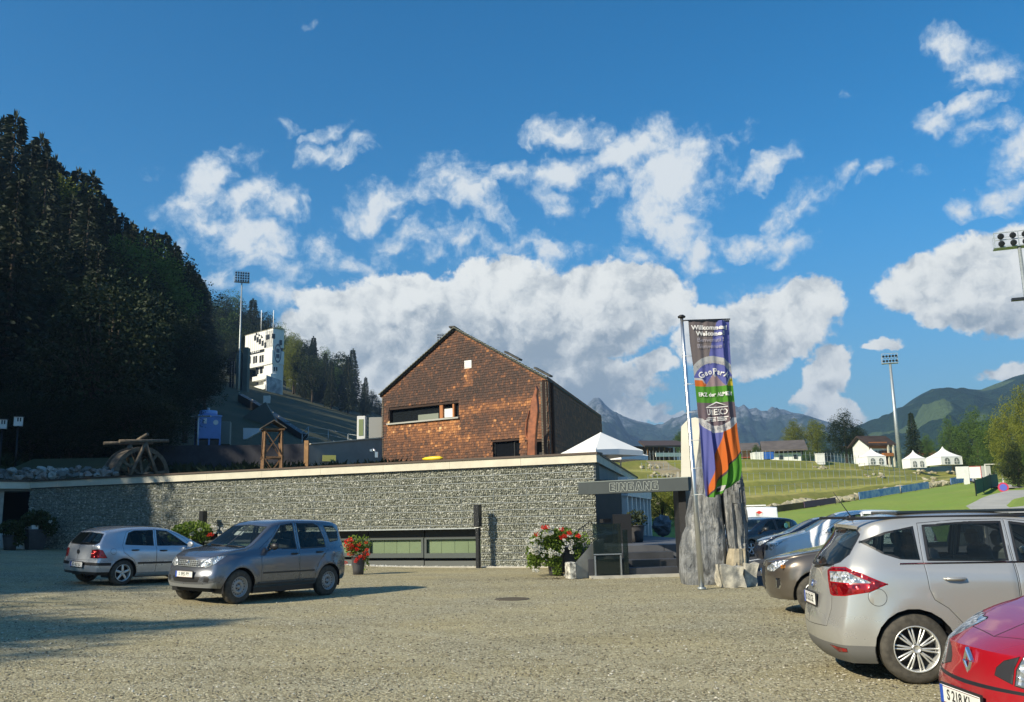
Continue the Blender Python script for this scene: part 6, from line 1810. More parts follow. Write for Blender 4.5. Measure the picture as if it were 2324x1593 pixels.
# red geranium pot
b = gp(813, 1306, 0.0); fl = []
for (px, py, n, sp, s) in ((797, 1232, 9, 9, .075), (812, 1240, 7, 9, .075), (800, 1250, 5, 8, .07), (822, 1262, 3, 6, .06), (831, 1249, 3, 5, .055), (828, 1262, 3, 4, .06), (810, 1270, 4, 5, .06), (787, 1276, 1, 2, .06), (837, 1258, 2, 3, .05), (833, 1231, 1, 1, .06)):
    rr = random.Random(px)
    for k in range(n):
        q = rel(px + rr.uniform(-sp, sp), py + rr.uniform(-sp, sp) * .9, b); fl.append((q.x, q.y - rr.uniform(.02, .3), q.z, s * rr.uniform(.8, 1.15), M_PRED))
planter('flower_planter', b, .22, .60, 'round', [(-.1, 0, .82, .3, .28, .2, 500), (.18, 0, .95, .18, .2, .28, 300), (-.12, -.1, 1.0, .22, .22, .25, 250), (.24, -.05, .55, .08, .1, .42, 120)], 0, LF_PEL, fl, 'round grey pot of bright red geraniums in front of window strip', 1)
# big entrance planter, white and red, trailing
b = gp(1262, 1306, 0.0); fl = []; rr = random.Random(2)
S_ = lambda px, py, s, m__: fl.append((*(lambda q: (q.x, q.y - rr.uniform(.38, .62), q.z))(rel(px, py, b)), s, m__))
for px, py in ((1232, 1196), (1240, 1195), (1216, 1211), (1272, 1200), (1289, 1208), (1279, 1215), (1272, 1218), (1308, 1214)): S_(px, py, .068, M_PRED); S_(px + 3, py + 2, .055, M_PRED)
for k in range(90):
    a = rr.uniform(0, 6.28); r_ = rr.uniform(.3, 1) ** .6; px, py = 1250 + 54 * r_ * math.cos(a), 1228 + 34 * r_ * math.sin(a)
    if px < 1262 or rr.random() < .35: S_(px, py, rr.uniform(.04, .062), M_PWHT)
for px, py in ((1246, 1206), (1250, 1207), (1228, 1225), (1214, 1236), (1208, 1240), (1204, 1248), (1210, 1252), (1222, 1240), (1224, 1188), (1284, 1232), (1296, 1252), (1288, 1302), (1292, 1300), (1283, 1303), (1212, 1291), (1218, 1293), (1300, 1203)): S_(px, py, .06, M_PWHT)
planter('flower_planter', b, .27, .62, 'round', [(-.2, -.1, .95, .52, .42, .40, 1700), (.25, 0, 1.1, .48, .4, .22, 900), (-.55, -.1, .70, .28, .3, .42, 800), (-.15, -.25, .62, .34, .22, .35, 700), (.62, 0, .75, .14, .2, .42, 260), (.02, -.30, .35, .12, .1, .36, 260), (-.62, 0, .42, .2, .2, .26, 260), (.85, .0, .95, .14, .16, .28, 120)], 0, LF_PEL, fl, 'large overflowing pot of white and red flowers by the entrance', 2, lsz=.07)
# white flowered shrub pot behind the grey off-roader
t_, z_ = FW.px(478, 1262); b = FW.P(t_, 0, 1.1); b.z = gz(b.x, b.y); fl = []; rr = random.Random(6)
for px, py in ((441, 1212), (446, 1210), (436, 1226), (432, 1235), (460, 1202), (493, 1196), (497, 1198), (514, 1203), (511, 1200), (505, 1215), (440, 1240)): S_ = None; q = rel(px, py, b); fl.append((q.x, q.y - .3, q.z, .085, M_PWHT))
for px, py in ((484, 1211), (488, 1213), (480, 1214)): q = rel(px, py, b); fl.append((q.x, q.y - .35, q.z, .07, M_PRED))
planter('flower_planter', b, .3, .7, 'round', [(0, 0, 1.02, .75, .4, .40, 1600), (-.45, -.1, .85, .4, .3, .35, 700), (.45, -.1, .95, .35, .3, .3, 500)], 0, LF_PEL, fl, 'leafy white flowered planter half hidden behind the dark grey car', 3, lsz=.09)
# two planters in the shade at the left
b = FW.P(FW.px(132, 1250)[0], 0, 1.2); b.z = gz(b.x, b.y)
planter('flower_planter', b, .42, .85, 'square', [(0, 0, 1.25, .55, .45, .38, 1100), (-.55, 0, .8, .25, .3, .5, 420), (.6, 0, .95, .3, .3, .4, 420)], 0, LF_SHADE, [(-.6, -.3, .9, .06, M_PRED), (.75, -.3, 1.15, .07, M_PWHT)], 'dark square planter in the shade left of the silver hatchback', 4, lsz=.1)
b = at(22, 1243, 38); b.z = gz(b.x, b.y) - .02
planter('flower_planter', b, .30, .62, 'round', [(0, 0, .9, .45, .4, .3, 800), (.35, 0, .55, .22, .25, .35, 300)], 0, LF_SHADE, [], 'dark planter with drooping plants at the left edge', 5, lsz=.1)
# planter inside the gateway
b = at(1447, 1240, 30.5); b.z = .78
planter('flower_planter', b, .26, .55, 'round', [(0, 0, .75, .34, .3, .3, 500)], 0, LF_SHADE, [], 'dark round planter on the paving inside the gateway', 6, lsz=.08)
# loose pebbles scattered over the gravel yard
rn = random.Random(99); mb = MB(); 
OCT = [(1, 0, 0), (-.9, .1, 0), (0, 1, 0), (.1, -1, 0), (0, 0, 1), (0, 0, -1)]; OCF = [(0, 2, 4), (2, 1, 4), (1, 3, 4), (3, 0, 4), (2, 0, 5), (1, 2, 5), (3, 1, 5), (0, 3, 5)]
for i in range(34000):
    D = 6.0 + 20 * rn.random() ** 1.6; x = rn.uniform(-.60, .60) * D
    z = gz(x, D); s = rn.choice((.006, .008, .010, .014)) * rn.uniform(.8, 1.5); a = rn.uniform(0, 6.28); ca, sa = math.cos(a), math.sin(a); e = rn.uniform(.6, 1.5)
    mb.add([(x + s * (v[0] * e * ca - v[1] * sa), D + s * (v[0] * e * sa + v[1] * ca), z + s * (v[2] * .6 + .35)) for v in OCT], OCF)
tag(mb.build('loose_gravel', pebble_mat('loose_pebble', [(0, (.16, .14, .10)), (.45, (.30, .27, .19)), (.8, (.46, .42, .32)), (1, (.80, .77, .66))]), fixn=False), kind='stuff')
# fallen leaves and wilted petals around the entrance planter
vs, fs = [], []
for k in range(420):
    x = mg.x; p = gp(1262, 1312); a = rn.uniform(0, 6.28); r_ = rn.gauss(0, .8); q = Vector((p.x + r_ * 1.3 * math.cos(a), p.y - .3 + r_ * .7 * math.sin(a), .012))
    card(vs, fs, q, Vector((math.cos(a * 3), math.sin(a * 3), .2)).normalized(), Vector((-math.sin(a * 3), math.cos(a * 3), .1)).normalized(), rn.uniform(.03, .07), rn.uniform(.02, .04))
me = bpy.data.meshes.new('fallen_leaves'); me.from_pydata(vs, [], fs); me.update(); tag(link_mesh('fallen_leaves', me, leafmat('dry_litter', (.05, .03, .015), (.14, .09, .04), 5, .1)), kind='stuff')
# ------------------------------------------------------------------ cars
def interp(tab, x):
    if x <= tab[0][0]: return tab[0][1]
    for a, b in zip(tab, tab[1:]):
        if x <= b[0]:
            f = (x - a[0]) / (b[0] - a[0]); return lerp(a[1], b[1], f)
    return tab[-1][1]
def smooth_tab(tab, n=4):
    """soften a profile by corner cutting"""
    t = [tuple(p) for p in tab]
    for _ in range(n):
        q = [t[0]]
        for a, b in zip(t, t[1:]): q += [(lerp(a[0], b[0], .25), lerp(a[1], b[1], .25)), (lerp(a[0], b[0], .75), lerp(a[1], b[1], .75))]
        q.append(t[-1]); t = q
    return t
def crom(P, k):
    out = []
    for i in range(len(P) - 1):
        p0, p1, p2, p3 = P[max(0, i - 1)], P[i], P[i + 1], P[min(len(P) - 1, i + 2)]
        for j in range(k):
            t = j / k; out.append(tuple(.5 * (2 * p1[c] + (p2[c] - p0[c]) * t + (2 * p0[c] - 5 * p1[c] + 4 * p2[c] - p3[c]) * t * t + (3 * p1[c] - p0[c] - 3 * p2[c] + p3[c]) * t ** 3) for c in (0, 1)))
    out.append(P[-1]); return out
M_SEAM = pbr('panel_gap', (.012, .012, .012), .8)
M_CGLASS = glass_mat('car_glass', (.012, .018, .02), .68, tc=(.80, .87, .85, 1))
M_TRIM = pbr('trim_grey', (.10, .10, .10), .6)
def lamp_mat(name, c1, c2, sc=26, rough=.12):
    if name in MATS: return MATS[name]
    m = bpy.data.materials.new(name); m.use_nodes = True; g = NT(m.node_tree); b = m.node_tree.nodes['Principled BSDF']
    tc = g.n('ShaderNodeTexCoord'); v = g.n('ShaderNodeTexVoronoi', ins={'Vector': tc.outputs['Object'], 'Scale': sc})
    s = g.n('ShaderNodeSeparateColor', ins={0: v.outputs['Color']}).outputs[0]
    m.node_tree.links.new(g.mix(g.smooth(s, .3, .8), c1, c2), b.inputs['Base Color']); b.inputs['Metallic'].default_value = .55; b.inputs['Roughness'].default_value = rough
    b.inputs['Coat Weight'].default_value = 1; b.inputs['Coat Roughness'].default_value = .02
    bp = g.n('ShaderNodeBump', ins={'Height': v.outputs['Distance'], 'Strength': .8, 'Distance': .03}); m.node_tree.links.new(bp.outputs[0], b.inputs['Normal'])
    MATS[name] = m; return m
M_HEAD = lamp_mat('headlight_glass', (.30, .34, .37), (.92, .94, .96)); M_RED = lamp_mat('red_lamp', (.26, .004, .008), (.55, .015, .02), 14); M_AMB = lamp_mat('amber_lamp', (.8, .25, .03), (.95, .4, .06), 30)
M_PLATE = pbr('plate_white', (.78, .78, .74), .5); M_PTXT = pbr('plate_black', (.03, .03, .03), .6); M_SEAT = pbr('seat_cloth', (.045, .05, .055), .9); M_SEATL = pbr('seat_grey', (.17, .18, .19), .9)
PROJ = {'S': lambda v, L: (v.x, v.z), 'F': lambda v, L: (v.y + v.x, v.z), 'R': lambda v, L: (v.y + L - v.x, v.z), 'Y': lambda v, L: (v.y, v.z), 'T': lambda v, L: (v.x, v.y)}
AX = {'S': lambda a, b: Vector((a, 0, b)), 'F': lambda a, b: Vector((a, a, b)), 'R': lambda a, b: Vector((-a, a, b)), 'Y': lambda a, b: Vector((0, a, b)), 'T': lambda a, b: Vector((a, b, 0))}
def wheel(par, x, y, r, w, kind, side, rim_mat):
    o = bpy.data.objects.new('wheel', None); COL.objects.link(o); o.parent = par; o.location = (x, y, r); s = side
    rr = r * .655 if kind != 'steel' else r * .60
    m_ = MB(); pr = [(rr, -w / 2), (r * .80, -w / 2 - .006), (r * .93, -w / 2 + .005), (r * .985, -w / 2 + .03), (r, -w * .25), (r, w * .25), (r * .985, w / 2 - .03), (r * .93, w / 2 - .005), (r * .80, w / 2 + .006), (rr, w / 2)]
    m_.lathe(pr, n=48, axis='Y')
    m_.build('tyre', M_RUBBER, o)
    m_ = MB(); f = s * w / 2
    m_.lathe([(rr, f), (rr * 1.01, f + s * .008), (rr * .96, f + s * .006), (rr * .93, f - s * .02), (rr * .90, f - s * .05), (rr * .90, -f)], n=48, axis='Y')
    if kind == 'steel':
        m_.lathe([(rr * .93, f - s * .03), (rr * .80, f - s * .055), (rr * .60, f - s * .02), (rr * .42, f - s * .015), (rr * .36, f - s * .05), (rr * .2, f - s * .045), (rr * .17, f - s * .0), (0, f + s * .003)], n=48, axis='Y')
    rim = m_.build('rim', rim_mat, o)
    if kind == 'steel':
        for k in range(16):
            a = 2 * PI * k / 16; m2 = MB(); m2.lathe([(0, 0), (rr * .062, 0), (rr * .062, s * .004), (0, s * .004)], c=(rr * .74 * math.cos(a), f - s * .036, rr * .74 * math.sin(a)), n=8, axis='Y', smooth=False); q = m2.build('vent_hole', M_BLACK); q.parent = rim
        m2 = MB()
        for k in range(5): a = 2 * PI * k / 5; m2.lathe([(0, 0), (.012, 0), (.012, s * .02), (0, s * .02)], c=(rr * .27 * math.cos(a), f - s * .05, rr * .27 * math.sin(a)), n=6, axis='Y')
        q = m2.build('bolts', M_BLACK); q.parent = rim; q['kind'] = 'stuff'
    else:
        m2 = MB(); m2.lathe([(0, f - s * .085), (rr * .92, f - s * .085)], n=32, axis='Y', smooth=False); q = m2.build('brake_disc', M_DARKM); q.parent = rim
        def spoke(a, w0, w1, r0=.12, r1=.95, d0=.012, d1=.02, cv=0.0):
            m3 = MB(); ca, sa = math.cos(a), math.sin(a); N = 5; vs = []
            for i in range(N + 1):
                t = i / N; rad = rr * lerp(r0, r1, t); ww = rr * lerp(w0, w1, t) / 2; dd = f - s * lerp(d0, d1, t) + s * .01 * math.sin(t * PI); off = cv * math.sin(t * PI / 2) * rr
                for q_, dz in ((-ww, -.012), (-ww * .6, 0), (ww * .6, 0), (ww, -.012)): vs.append((rad * ca - (q_ + off) * sa, dd + s * dz, rad * sa + (q_ + off) * ca))
            fs = [(i * 4 + k, i * 4 + k + 1, (i + 1) * 4 + k + 1, (i + 1) * 4 + k) for i in range(N) for k in range(3)]
            m3.add(vs, fs, 0, True); q = m3.build('spoke', rim_mat); q.parent = rim
        if kind == 'multi':
            for k in range(10):
                a = 2 * PI * k / 10 + .1
                for sg in (-1, 1): spoke(a, .10, .075, cv=.075 * sg)
        elif kind == 'five':
            for k in range(5): spoke(2 * PI * k / 5 + .3, .30, .26)
        else:
            for k in range(7): spoke(2 * PI * k / 7 + .3, .15, .12)
        m2 = MB(); m2.lathe([(rr * .24, f - s * .03), (rr * .22, f - s * .008), (rr * .15, f - s * .0), (rr * .14, f - s * .012), (0, f - s * .008)], n=24, axis='Y'); q = m2.build('hub_cap', rim_mat); q.parent = rim
        m2 = MB()
        for k in range(5): a = 2 * PI * k / 5; m2.lathe([(0, 0), (.011, 0), (.011, s * .006), (0, s * .006)], c=(rr * .19 * math.cos(a), f - s * .01, rr * .19 * math.sin(a)), n=6, axis='Y')
        q = m2.build('bolts', M_DARKM); q.parent = rim; q['kind'] = 'stuff'
    return o
def car(sp, pmat, label, name='parked_car', group='cars parked in the gravel yard'):
    L, W, H = sp['L'], sp['W'], sp['H']; hw0 = W / 2; wx = [sp['fo'], sp['fo'] + sp['wb']]; r = sp['r']
    top = smooth_tab(sp['top'], 3); belt = sp['belt']; tailp = smooth_tab(sp['tail'], 3); nosep = smooth_tab(sp['nose'], 3); sF, sR = sp.get('sweepF', .16), sp.get('sweepR', .10)
    tf, tr = sp.get('taperF', .16), sp.get('taperR', .11); kt = sp.get('tumble', .30); zlow = sp.get('zb', [(0, .20), (L, .22)])
    root = empty(name, (0, 0, 0), 0, label, 'car', group)
    def hw(x):
        h = hw0
        if x < .75: h -= hw0 * tf * (1 - x / .75) ** 2.6
        if x > L - .8: h -= hw0 * tr * ((x - L + .8) / .8) ** 2.4
        return h
    def section(x):
        h = hw(x); zb_ = interp(zlow, x); zs = interp(belt, x); zt_ = max(interp(top, x), zs + .035); d = zt_ - zs; b = zs - zb_
        yr = h - .075 - .02 - kt * d; ym = h - .07
        P = [(h - .075, zb_), (h - .022, zb_ + .09 * b), (h - .006, zb_ + .22 * b), (h, zb_ + .42 * b), (h - .006, zb_ + .66 * b), (h - .022, zb_ + .88 * b), (ym, zs), (lerp(ym - .012, yr, .30), zs + .27 * d), (lerp(ym - .012, yr, .66), zs + .60 * d), (yr + .015, zs + .82 * d), (yr - .03, zs + .915 * d), (yr * .80, zs + .962 * d), (yr * .45, zs + .99 * d), (0, zt_)]
        return crom(P, 3)
    n = 84; xs = [L * (.5 - .5 * math.cos(PI * (i / n))) * .55 + L * (i / n) * .45 for i in range(n + 1)]
    def warp(x, y, z):
        X = x; h = max(.3, hw(x)); 
        cf = max(0, 1 - x / .75); cr_ = max(0, 1 - (L - x) / 1.0)
        X += interp(nosep, z) * cf ** 1.3 + sF * (abs(y) / h) ** 2.3 * cf ** 1.2
        X -= interp(tailp, z) * cr_ ** 1.2 + sR * (abs(y) / h) ** 2.6 * cr_ ** 1.5
        zt_ = interp(top, x); zs = interp(belt, x)
        return X
    bm = bmesh.new(); G = []
    for x in xs:
        row = []
        for (y, z) in section(x):
            yy = y
            for cx in wx:
                rho = math.hypot(x - cx, z - r)
                if z < interp(belt, x): yy += sp.get('flare', .014) * math.exp(-((rho - (r + .07)) / .07) ** 2)
            if z < interp(belt, x): yy += .010 * math.exp(-((z - sp.get('crease', .72)) / .022) ** 2) * .8 - .012 * math.exp(-((z - .36) / .05) ** 2)
            row.append(bm.verts.new((warp(x, yy, z), yy, z)))
        G.append(row)
    m = len(G[0])
    def face(*v):
        u = list(dict.fromkeys(v))
        if len(u) > 2:
            try: bm.faces.new(u)
            except ValueError: pass
    for i in range(n):
        for j in range(m - 1): face(G[i][j], G[i][j + 1], G[i + 1][j + 1], G[i + 1][j])
    for end, xx in ((0, 0.0), (n, L)):
        K = 12; prev = None
        for j in range(m):
            v0 = G[end][j]; y0, z0 = v0.co.y, v0.co.z; zt0 = interp(top, xx)
            row = [v0]
            for k in range(1, K + 1):
                y = y0 * (1 - k / K); row.append(bm.verts.new((warp(xx, y, z0), y, z0)) if j < m - 1 else v0)
            if prev:
                for k in range(K): face(prev[k], prev[k + 1], row[k + 1], row[k])
            prev = row
    bmesh.ops.remove_doubles(bm, verts=bm.verts, dist=.0008)
    sm = [v for v in bm.verts if v.co.y > .02 and not v.is_boundary]
    for _ in range(sp.get('smooth', 3)): bmesh.ops.smooth_vert(bm, verts=sm, factor=.5, use_axis_x=True, use_axis_y=True, use_axis_z=True)
    for v in bm.verts:
        if v.co.y < .02: v.co.y = 0 if v.co.y < .006 else v.co.y
    bmesh.ops.recalc_face_normals(bm, faces=bm.faces); bm.normal_update()
    side = [f for f in bm.faces if abs(f.normal.y) > .8 and f.calc_center_median().y > .3]
    if side and sum(f.normal.y for f in side) < 0: bmesh.ops.reverse_faces(bm, faces=bm.faces); bm.normal_update()
    lay = bm.faces.layers.int.new('reg')
    def arc(cx, cz, rad, n_=22): return [(cx + rad * math.cos(2 * PI * k / n_), cz + rad * math.sin(2 * PI * k / n_)) for k in range(n_)]
    regs = [('arch', 'S', arc(wx[0], r, r + .05), None, {'f': lambda c, nn: c.y > hw0 * .62}), ('arch', 'S', arc(wx[1], r, r + .05), None, {'f': lambda c, nn: c.y > hw0 * .62})] + sp['regions']
    bvh0 = BVHTree.FromBMesh(bm)
    for ri, (nm, pj, poly, mt, op) in enumerate(regs):
        flt = op.get('f') or {'S': lambda c, nn: nn.y > .35 and c.y > .3, 'F': lambda c, nn: c.x < 1.35 and nn.z < .93, 'R': lambda c, nn: c.x > L - 1.5 and nn.z < .93, 'Y': None, 'T': lambda c, nn: nn.z > .3}[pj]
        proj = PROJ[pj]
        cand = [f for f in bm.faces if flt(f.calc_center_median(), f.normal)]
        for (a, b) in zip(poly, poly[1:] + poly[:1]):
            lo = (min(a[0], b[0]) - .03, min(a[1], b[1]) - .03); hi = (max(a[0], b[0]) + .03, max(a[1], b[1]) + .03)
            cand = [f for f in cand if f.is_valid]; sel = []
            for f in cand:
                ps = [proj(v.co, L) for v in f.verts]
                if max(p[0] for p in ps) >= lo[0] and min(p[0] for p in ps) <= hi[0] and max(p[1] for p in ps) >= lo[1] and min(p[1] for p in ps) <= hi[1]: sel.append(f)
            if not sel: continue
            dx, dz = b[0] - a[0], b[1] - a[1]; no = AX[pj](-dz, dx)
            co = {'S': Vector((a[0], 0, a[1])), 'F': Vector((0, a[0], a[1])), 'R': Vector((L, a[0], a[1])), 'Y': Vector((0, a[0], a[1])), 'T': Vector((a[0], a[1], 0))}[pj]
            geom = list(sel) + list({e for f in sel for e in f.edges}) + list({v for f in sel for v in f.verts})
            res = bmesh.ops.bisect_plane(bm, geom=geom, plane_co=co, plane_no=no, dist=1e-5)
            nf = [g_ for g_ in res['geom'] if isinstance(g_, bmesh.types.BMFace)]
            seen = set(cand); cand += [f for f in nf if f not in seen]
        bm.normal_update()
        for f in cand:
            if f.is_valid:
                c = f.calc_center_median()
                if f[lay] == 0 and flt(c, f.normal) and inpoly(*proj(c, L), poly): f[lay] = ri + 1
    # split into parts
    cx0 = L / 2
    def extract(ids, mirror_join, inset=0, push=0.0, ring=None):
        b2 = bm.copy(); l2 = b2.faces.layers.int['reg']
        bmesh.ops.delete(b2, geom=[f for f in b2.faces if f[l2] not in ids], context='FACES')
        if inset and b2.faces:
            for f in b2.faces: f.material_index = 0
            try:
                res = bmesh.ops.inset_region(b2, faces=b2.faces, thickness=inset, use_boundary=True, use_even_offset=False)
                for f in res['faces']: f.material_index = 1
                for v in b2.verts:
                    if v.is_boundary: v.co.y -= .004
            except Exception: pass
        if mirror_join:
            g_ = bmesh.ops.duplicate(b2, geom=b2.verts[:] + b2.edges[:] + b2.faces[:]); nv = [x for x in g_['geom'] if isinstance(x, bmesh.types.BMVert)]; nf = [x for x in g_['geom'] if isinstance(x, bmesh.types.BMFace)]
            for v in nv: v.co.y *= -1
            bmesh.ops.reverse_faces(b2, faces=nf); bmesh.ops.remove_doubles(b2, verts=[v for v in b2.verts if abs(v.co.y) < .004], dist=.002)
        for f in b2.faces: f.smooth = True
        for v in b2.verts: v.co.x -= cx0
        return b2
    def put(b2, name_, mats, parent, flip=False):
        if flip:
            for v in b2.verts: v.co.y *= -1
            bmesh.ops.reverse_faces(b2, faces=b2.faces)
        me = bpy.data.meshes.new(name_); b2.to_mesh(me); b2.free(); me.set_sharp_from_angle(angle=R(38))
        return link_mesh(name_, me, mats, parent)
    put(extract({0}, True), 'body', pmat, root)
    done = set(); pars = {}
    for ri, (nm, pj, poly, mt, op) in enumerate(regs):
        if nm == 'arch': continue
        mt = mt or pmat; mats = [mt, op.get('ring', M_SEAM)]; ins = op.get('in', 0)
        if op.get('single'): put(extract({ri + 1}, True, ins), nm, mats, root)
        else:
            put(extract({ri + 1}, False, ins), nm, mats, root); put(extract({ri + 1}, False, ins), nm, mats, root, True)
    def surf(pt, d):
        h = bvh0.ray_cast(Vector(pt), Vector(d)); return h[0]
    # underbody, arch liners, cabin
    m_ = MB(); m_.box((0, 0, .36), (L - 1.3, W - .34, .22)); m_.box((0, 0, .27), (wx[1] - wx[0] - 2 * r - .12, W - .16, .16)); m_.box((-L / 2 + .38, 0, .42), (.25, W * .62, .34)); m_.box((L / 2 - .34, 0, .42), (.25, W * .7, .34)); m_.build('underbody', M_BLACK, root)
    for cx in wx:
        for s in (-1, 1):
            m_ = MB(); vs = []; N = 16; rad = r + .055
            for k in range(N + 1):
                a = PI * (-.10 + 1.2 * k / N)
                for y in (hw0 * .55, hw0 - .035): vs.append((cx - cx0 + rad * math.cos(a), s * y, r + rad * math.sin(a)))
            m_.add(vs, [(2 * k, 2 * k + 1, 2 * k + 3, 2 * k + 2) for k in range(N)], 0, True)
            m_.add([(cx - cx0, s * hw0 * .55, r)] + [vs[2 * k] for k in range(N + 1)], [(0, k + 1, k + 2) for k in range(N)]); m_.build('wheel_arch', M_BLACK, root)
            wheel(root, cx - cx0, s * (hw0 - .115 + sp.get('wo', 0)), r, .20, sp['rim'], s, sp.get('rimmat', M_STEEL))
    c0_, c1_ = sp['cabin']
    m_ = MB(); m_.box(((c0_ + c1_) / 2 - cx0, 0, .60), (c1_ - c0_, W - .34, .10)); m_.box((c0_ + .12 - cx0, 0, .80), (.34, W - .34, .28)); m_.box((c1_ - .25 - cx0, 0, .78), (.5, W - .34, .26)); m_.build('cabin_floor', M_SEAT, root)
    sm_ = sp.get('seatmat', M_SEAT)
    for (sx, ys) in ((c0_ + .95, (-.36, .36)), (c0_ + 1.75, (-.40, 0, .40))):
        for y in ys:
            m_ = MB(); m_.box((sx - cx0, y, .72), (.46, .44, .18)); m_.box((sx + .25 - cx0, y, 1.0), (.14, .43 if len(ys) == 2 else .36, .58), ry=R(14)); m_.box((sx + .36 - cx0, y, 1.36 if H > 1.5 else 1.26), (.10, .25, .17), ry=R(10)); m_.build('seat', sm_, root, bevel=.04)
    m_ = MB(); q = []
    for k in range(21): a = 2 * PI * k / 20; q.append((c0_ + .52 - cx0 + .08 * math.sin(a), -.36 + .19 * math.cos(a), .95 + .17 * math.sin(a)))
    m_.tube(q, .014, 6); m_.build('steering_wheel', M_BLACK, root)
    def plate(front, z, y, txt, w=.52, h=.12, tilt=0):
        X = (-5 if front else L + 5); hit = surf((X, abs(y) + .03, z), (1 if front else -1, 0, 0)); x = (hit.x if hit else (0 if front else L)) + (-.022 if front else .022) - cx0
        o = bpy.data.objects.new('number_plate', None); 
        m_ = MB(); m_.box((0, 0, 0), (.018, w, h)); o = m_.build('number_plate', M_PLATE, root, bevel=.004); o.location = (x, y, z); o.rotation_euler = (0, R(tilt), 0)
        sgn = -1 if front else 1
        m_ = MB(); m_.box((-.004 * sgn, 0, 0), (.014, w + .03, h + .03)); q = m_.build('holder', M_BLACK); q.parent = o
        m_ = MB(); m_.box((sgn * .010, (w / 2 - .022) * (1 if front else -1), 0), (.003, .04, h)); q = m_.build('eu_band', pbr('eu_blue', (.02, .08, .45), .5)); q.parent = o
        M = Matrix.Translation((sgn * .0105, 0, 0)) @ Matrix.Rotation(R(90 * sgn), 4, 'Z') @ Matrix.Rotation(R(90), 4, 'X')
        text(txt, 'lettering', o, M_PTXT, h * .82, M, .0008, sx=.92, bold=.0015)
        for s_ in (-1, 1):
            m_ = MB(); m_.box((sgn * .0102, 0, s_ * (h / 2 - .006)), (.001, w, .004)); q = m_.build('red_line', M_RED); q.parent = o
    for (fr_, z, y, txt, tl_) in sp.get('plates', []): plate(fr_, z, y, txt, tilt=tl_)
    for (hx, hz_) in sp.get('handles', []):
        for s in (-1, 1):
            hit = surf((hx, 3, hz_), (0, -1, 0)); y = hit.y if hit else hw0 - .03
            m_ = MB(); m_.tube([(-.10, 0, 0), (-.08, .028, 0), (0, .036, 0), (.08, .028, 0), (.10, 0, 0)], [.012, .016, .017, .016, .012], 8); m_.box((0, .001, -.012), (.17, .006, .05))
            o = m_.build('door_handle', sp.get('hmat', pmat), root, loc=(hx - cx0, s * y, hz_)); o.scale = (1, s, 1)
    mx, mz = sp['mirror']
    for s in (-1, 1):
        hit = surf((mx, 3, mz - .03), (0, -1, 0)); y = (hit.y if hit else hw0 - .08)
        m_ = MB(); bmx = [(0, .02, -.05), (0, .06, -.03)]; m_.tube([(0, 0, -.05), (-.01, .08, -.02)], .022, 6)
        o = m_.build('mirror', sp.get('mmat', pmat), root, loc=(mx - cx0, s * y, mz)); o.scale = (1, s, 1)
        b3 = bmesh.new(); bmesh.ops.create_icosphere(b3, subdivisions=3, radius=1)
        for v in b3.verts: v.co = Vector((v.co.x * .07 if v.co.x < 0 else v.co.x * .025, .17 + v.co.y * .11, .03 + v.co.z * .078))
        me = bpy.data.meshes.new('mirror_shell'); b3.to_mesh(me); b3.free(); me.polygons.foreach_set('use_smooth', [True] * len(me.polygons)); q = link_mesh('mirror_shell', me, sp.get('mmat', pmat), o)
    for fn in sp.get('extra', []): fn(root, surf, cx0, L, hw0)
    bm.free()
    return root
def place(root, sp, front, side, px, py, heading, z=None):
    """stand the car so that one wheel touches the ground under a picture point; side +1 = right hand wheels"""
    cx = (sp['fo'] if front else sp['fo'] + sp['wb']) - sp['L'] / 2; cy = side * (sp['W'] / 2 - .03)
    a = R(heading); ex = Vector((-math.cos(a), -math.sin(a), 0)); ey = Vector((math.sin(a), -math.cos(a), 0))
    zz = 0.0
    for _ in range(4): g_ = gp(px, py, zz if z is None else z); zz = gz(g_.x, g_.y)
    if z is not None: zz = z
    p = g_ - ex * cx - ey * cy; root.location = (p.x, p.y, gz(p.x, p.y) if z is None else z); root.rotation_euler = (0, 0, a + PI)
    # lean with the ground
    if z is None:
        f = .9; e = sp['wb'] / 2
        zf, zr_ = gz(*(p - ex * e).xy), gz(*(p + ex * e).xy); pit = math.atan2(zr_ - zf, sp['wb'])
        zl, zr2 = gz(*(p - ey * f).xy), gz(*(p + ey * f).xy); rol = math.atan2(zr2 - zl, 2 * f)
        root.rotation_euler = (Euler((0, 0, a + PI)).to_matrix() @ Euler((rol, -pit, 0)).to_matrix()).to_euler()
def Xglass(f=None, **k): return dict({'in': .022, 'ring': M_BLACK}, **({'f': f} if f else {}), **k)
WS = lambda c, n: n.x < -.12 and n.z > .12 and c.x < 2.4
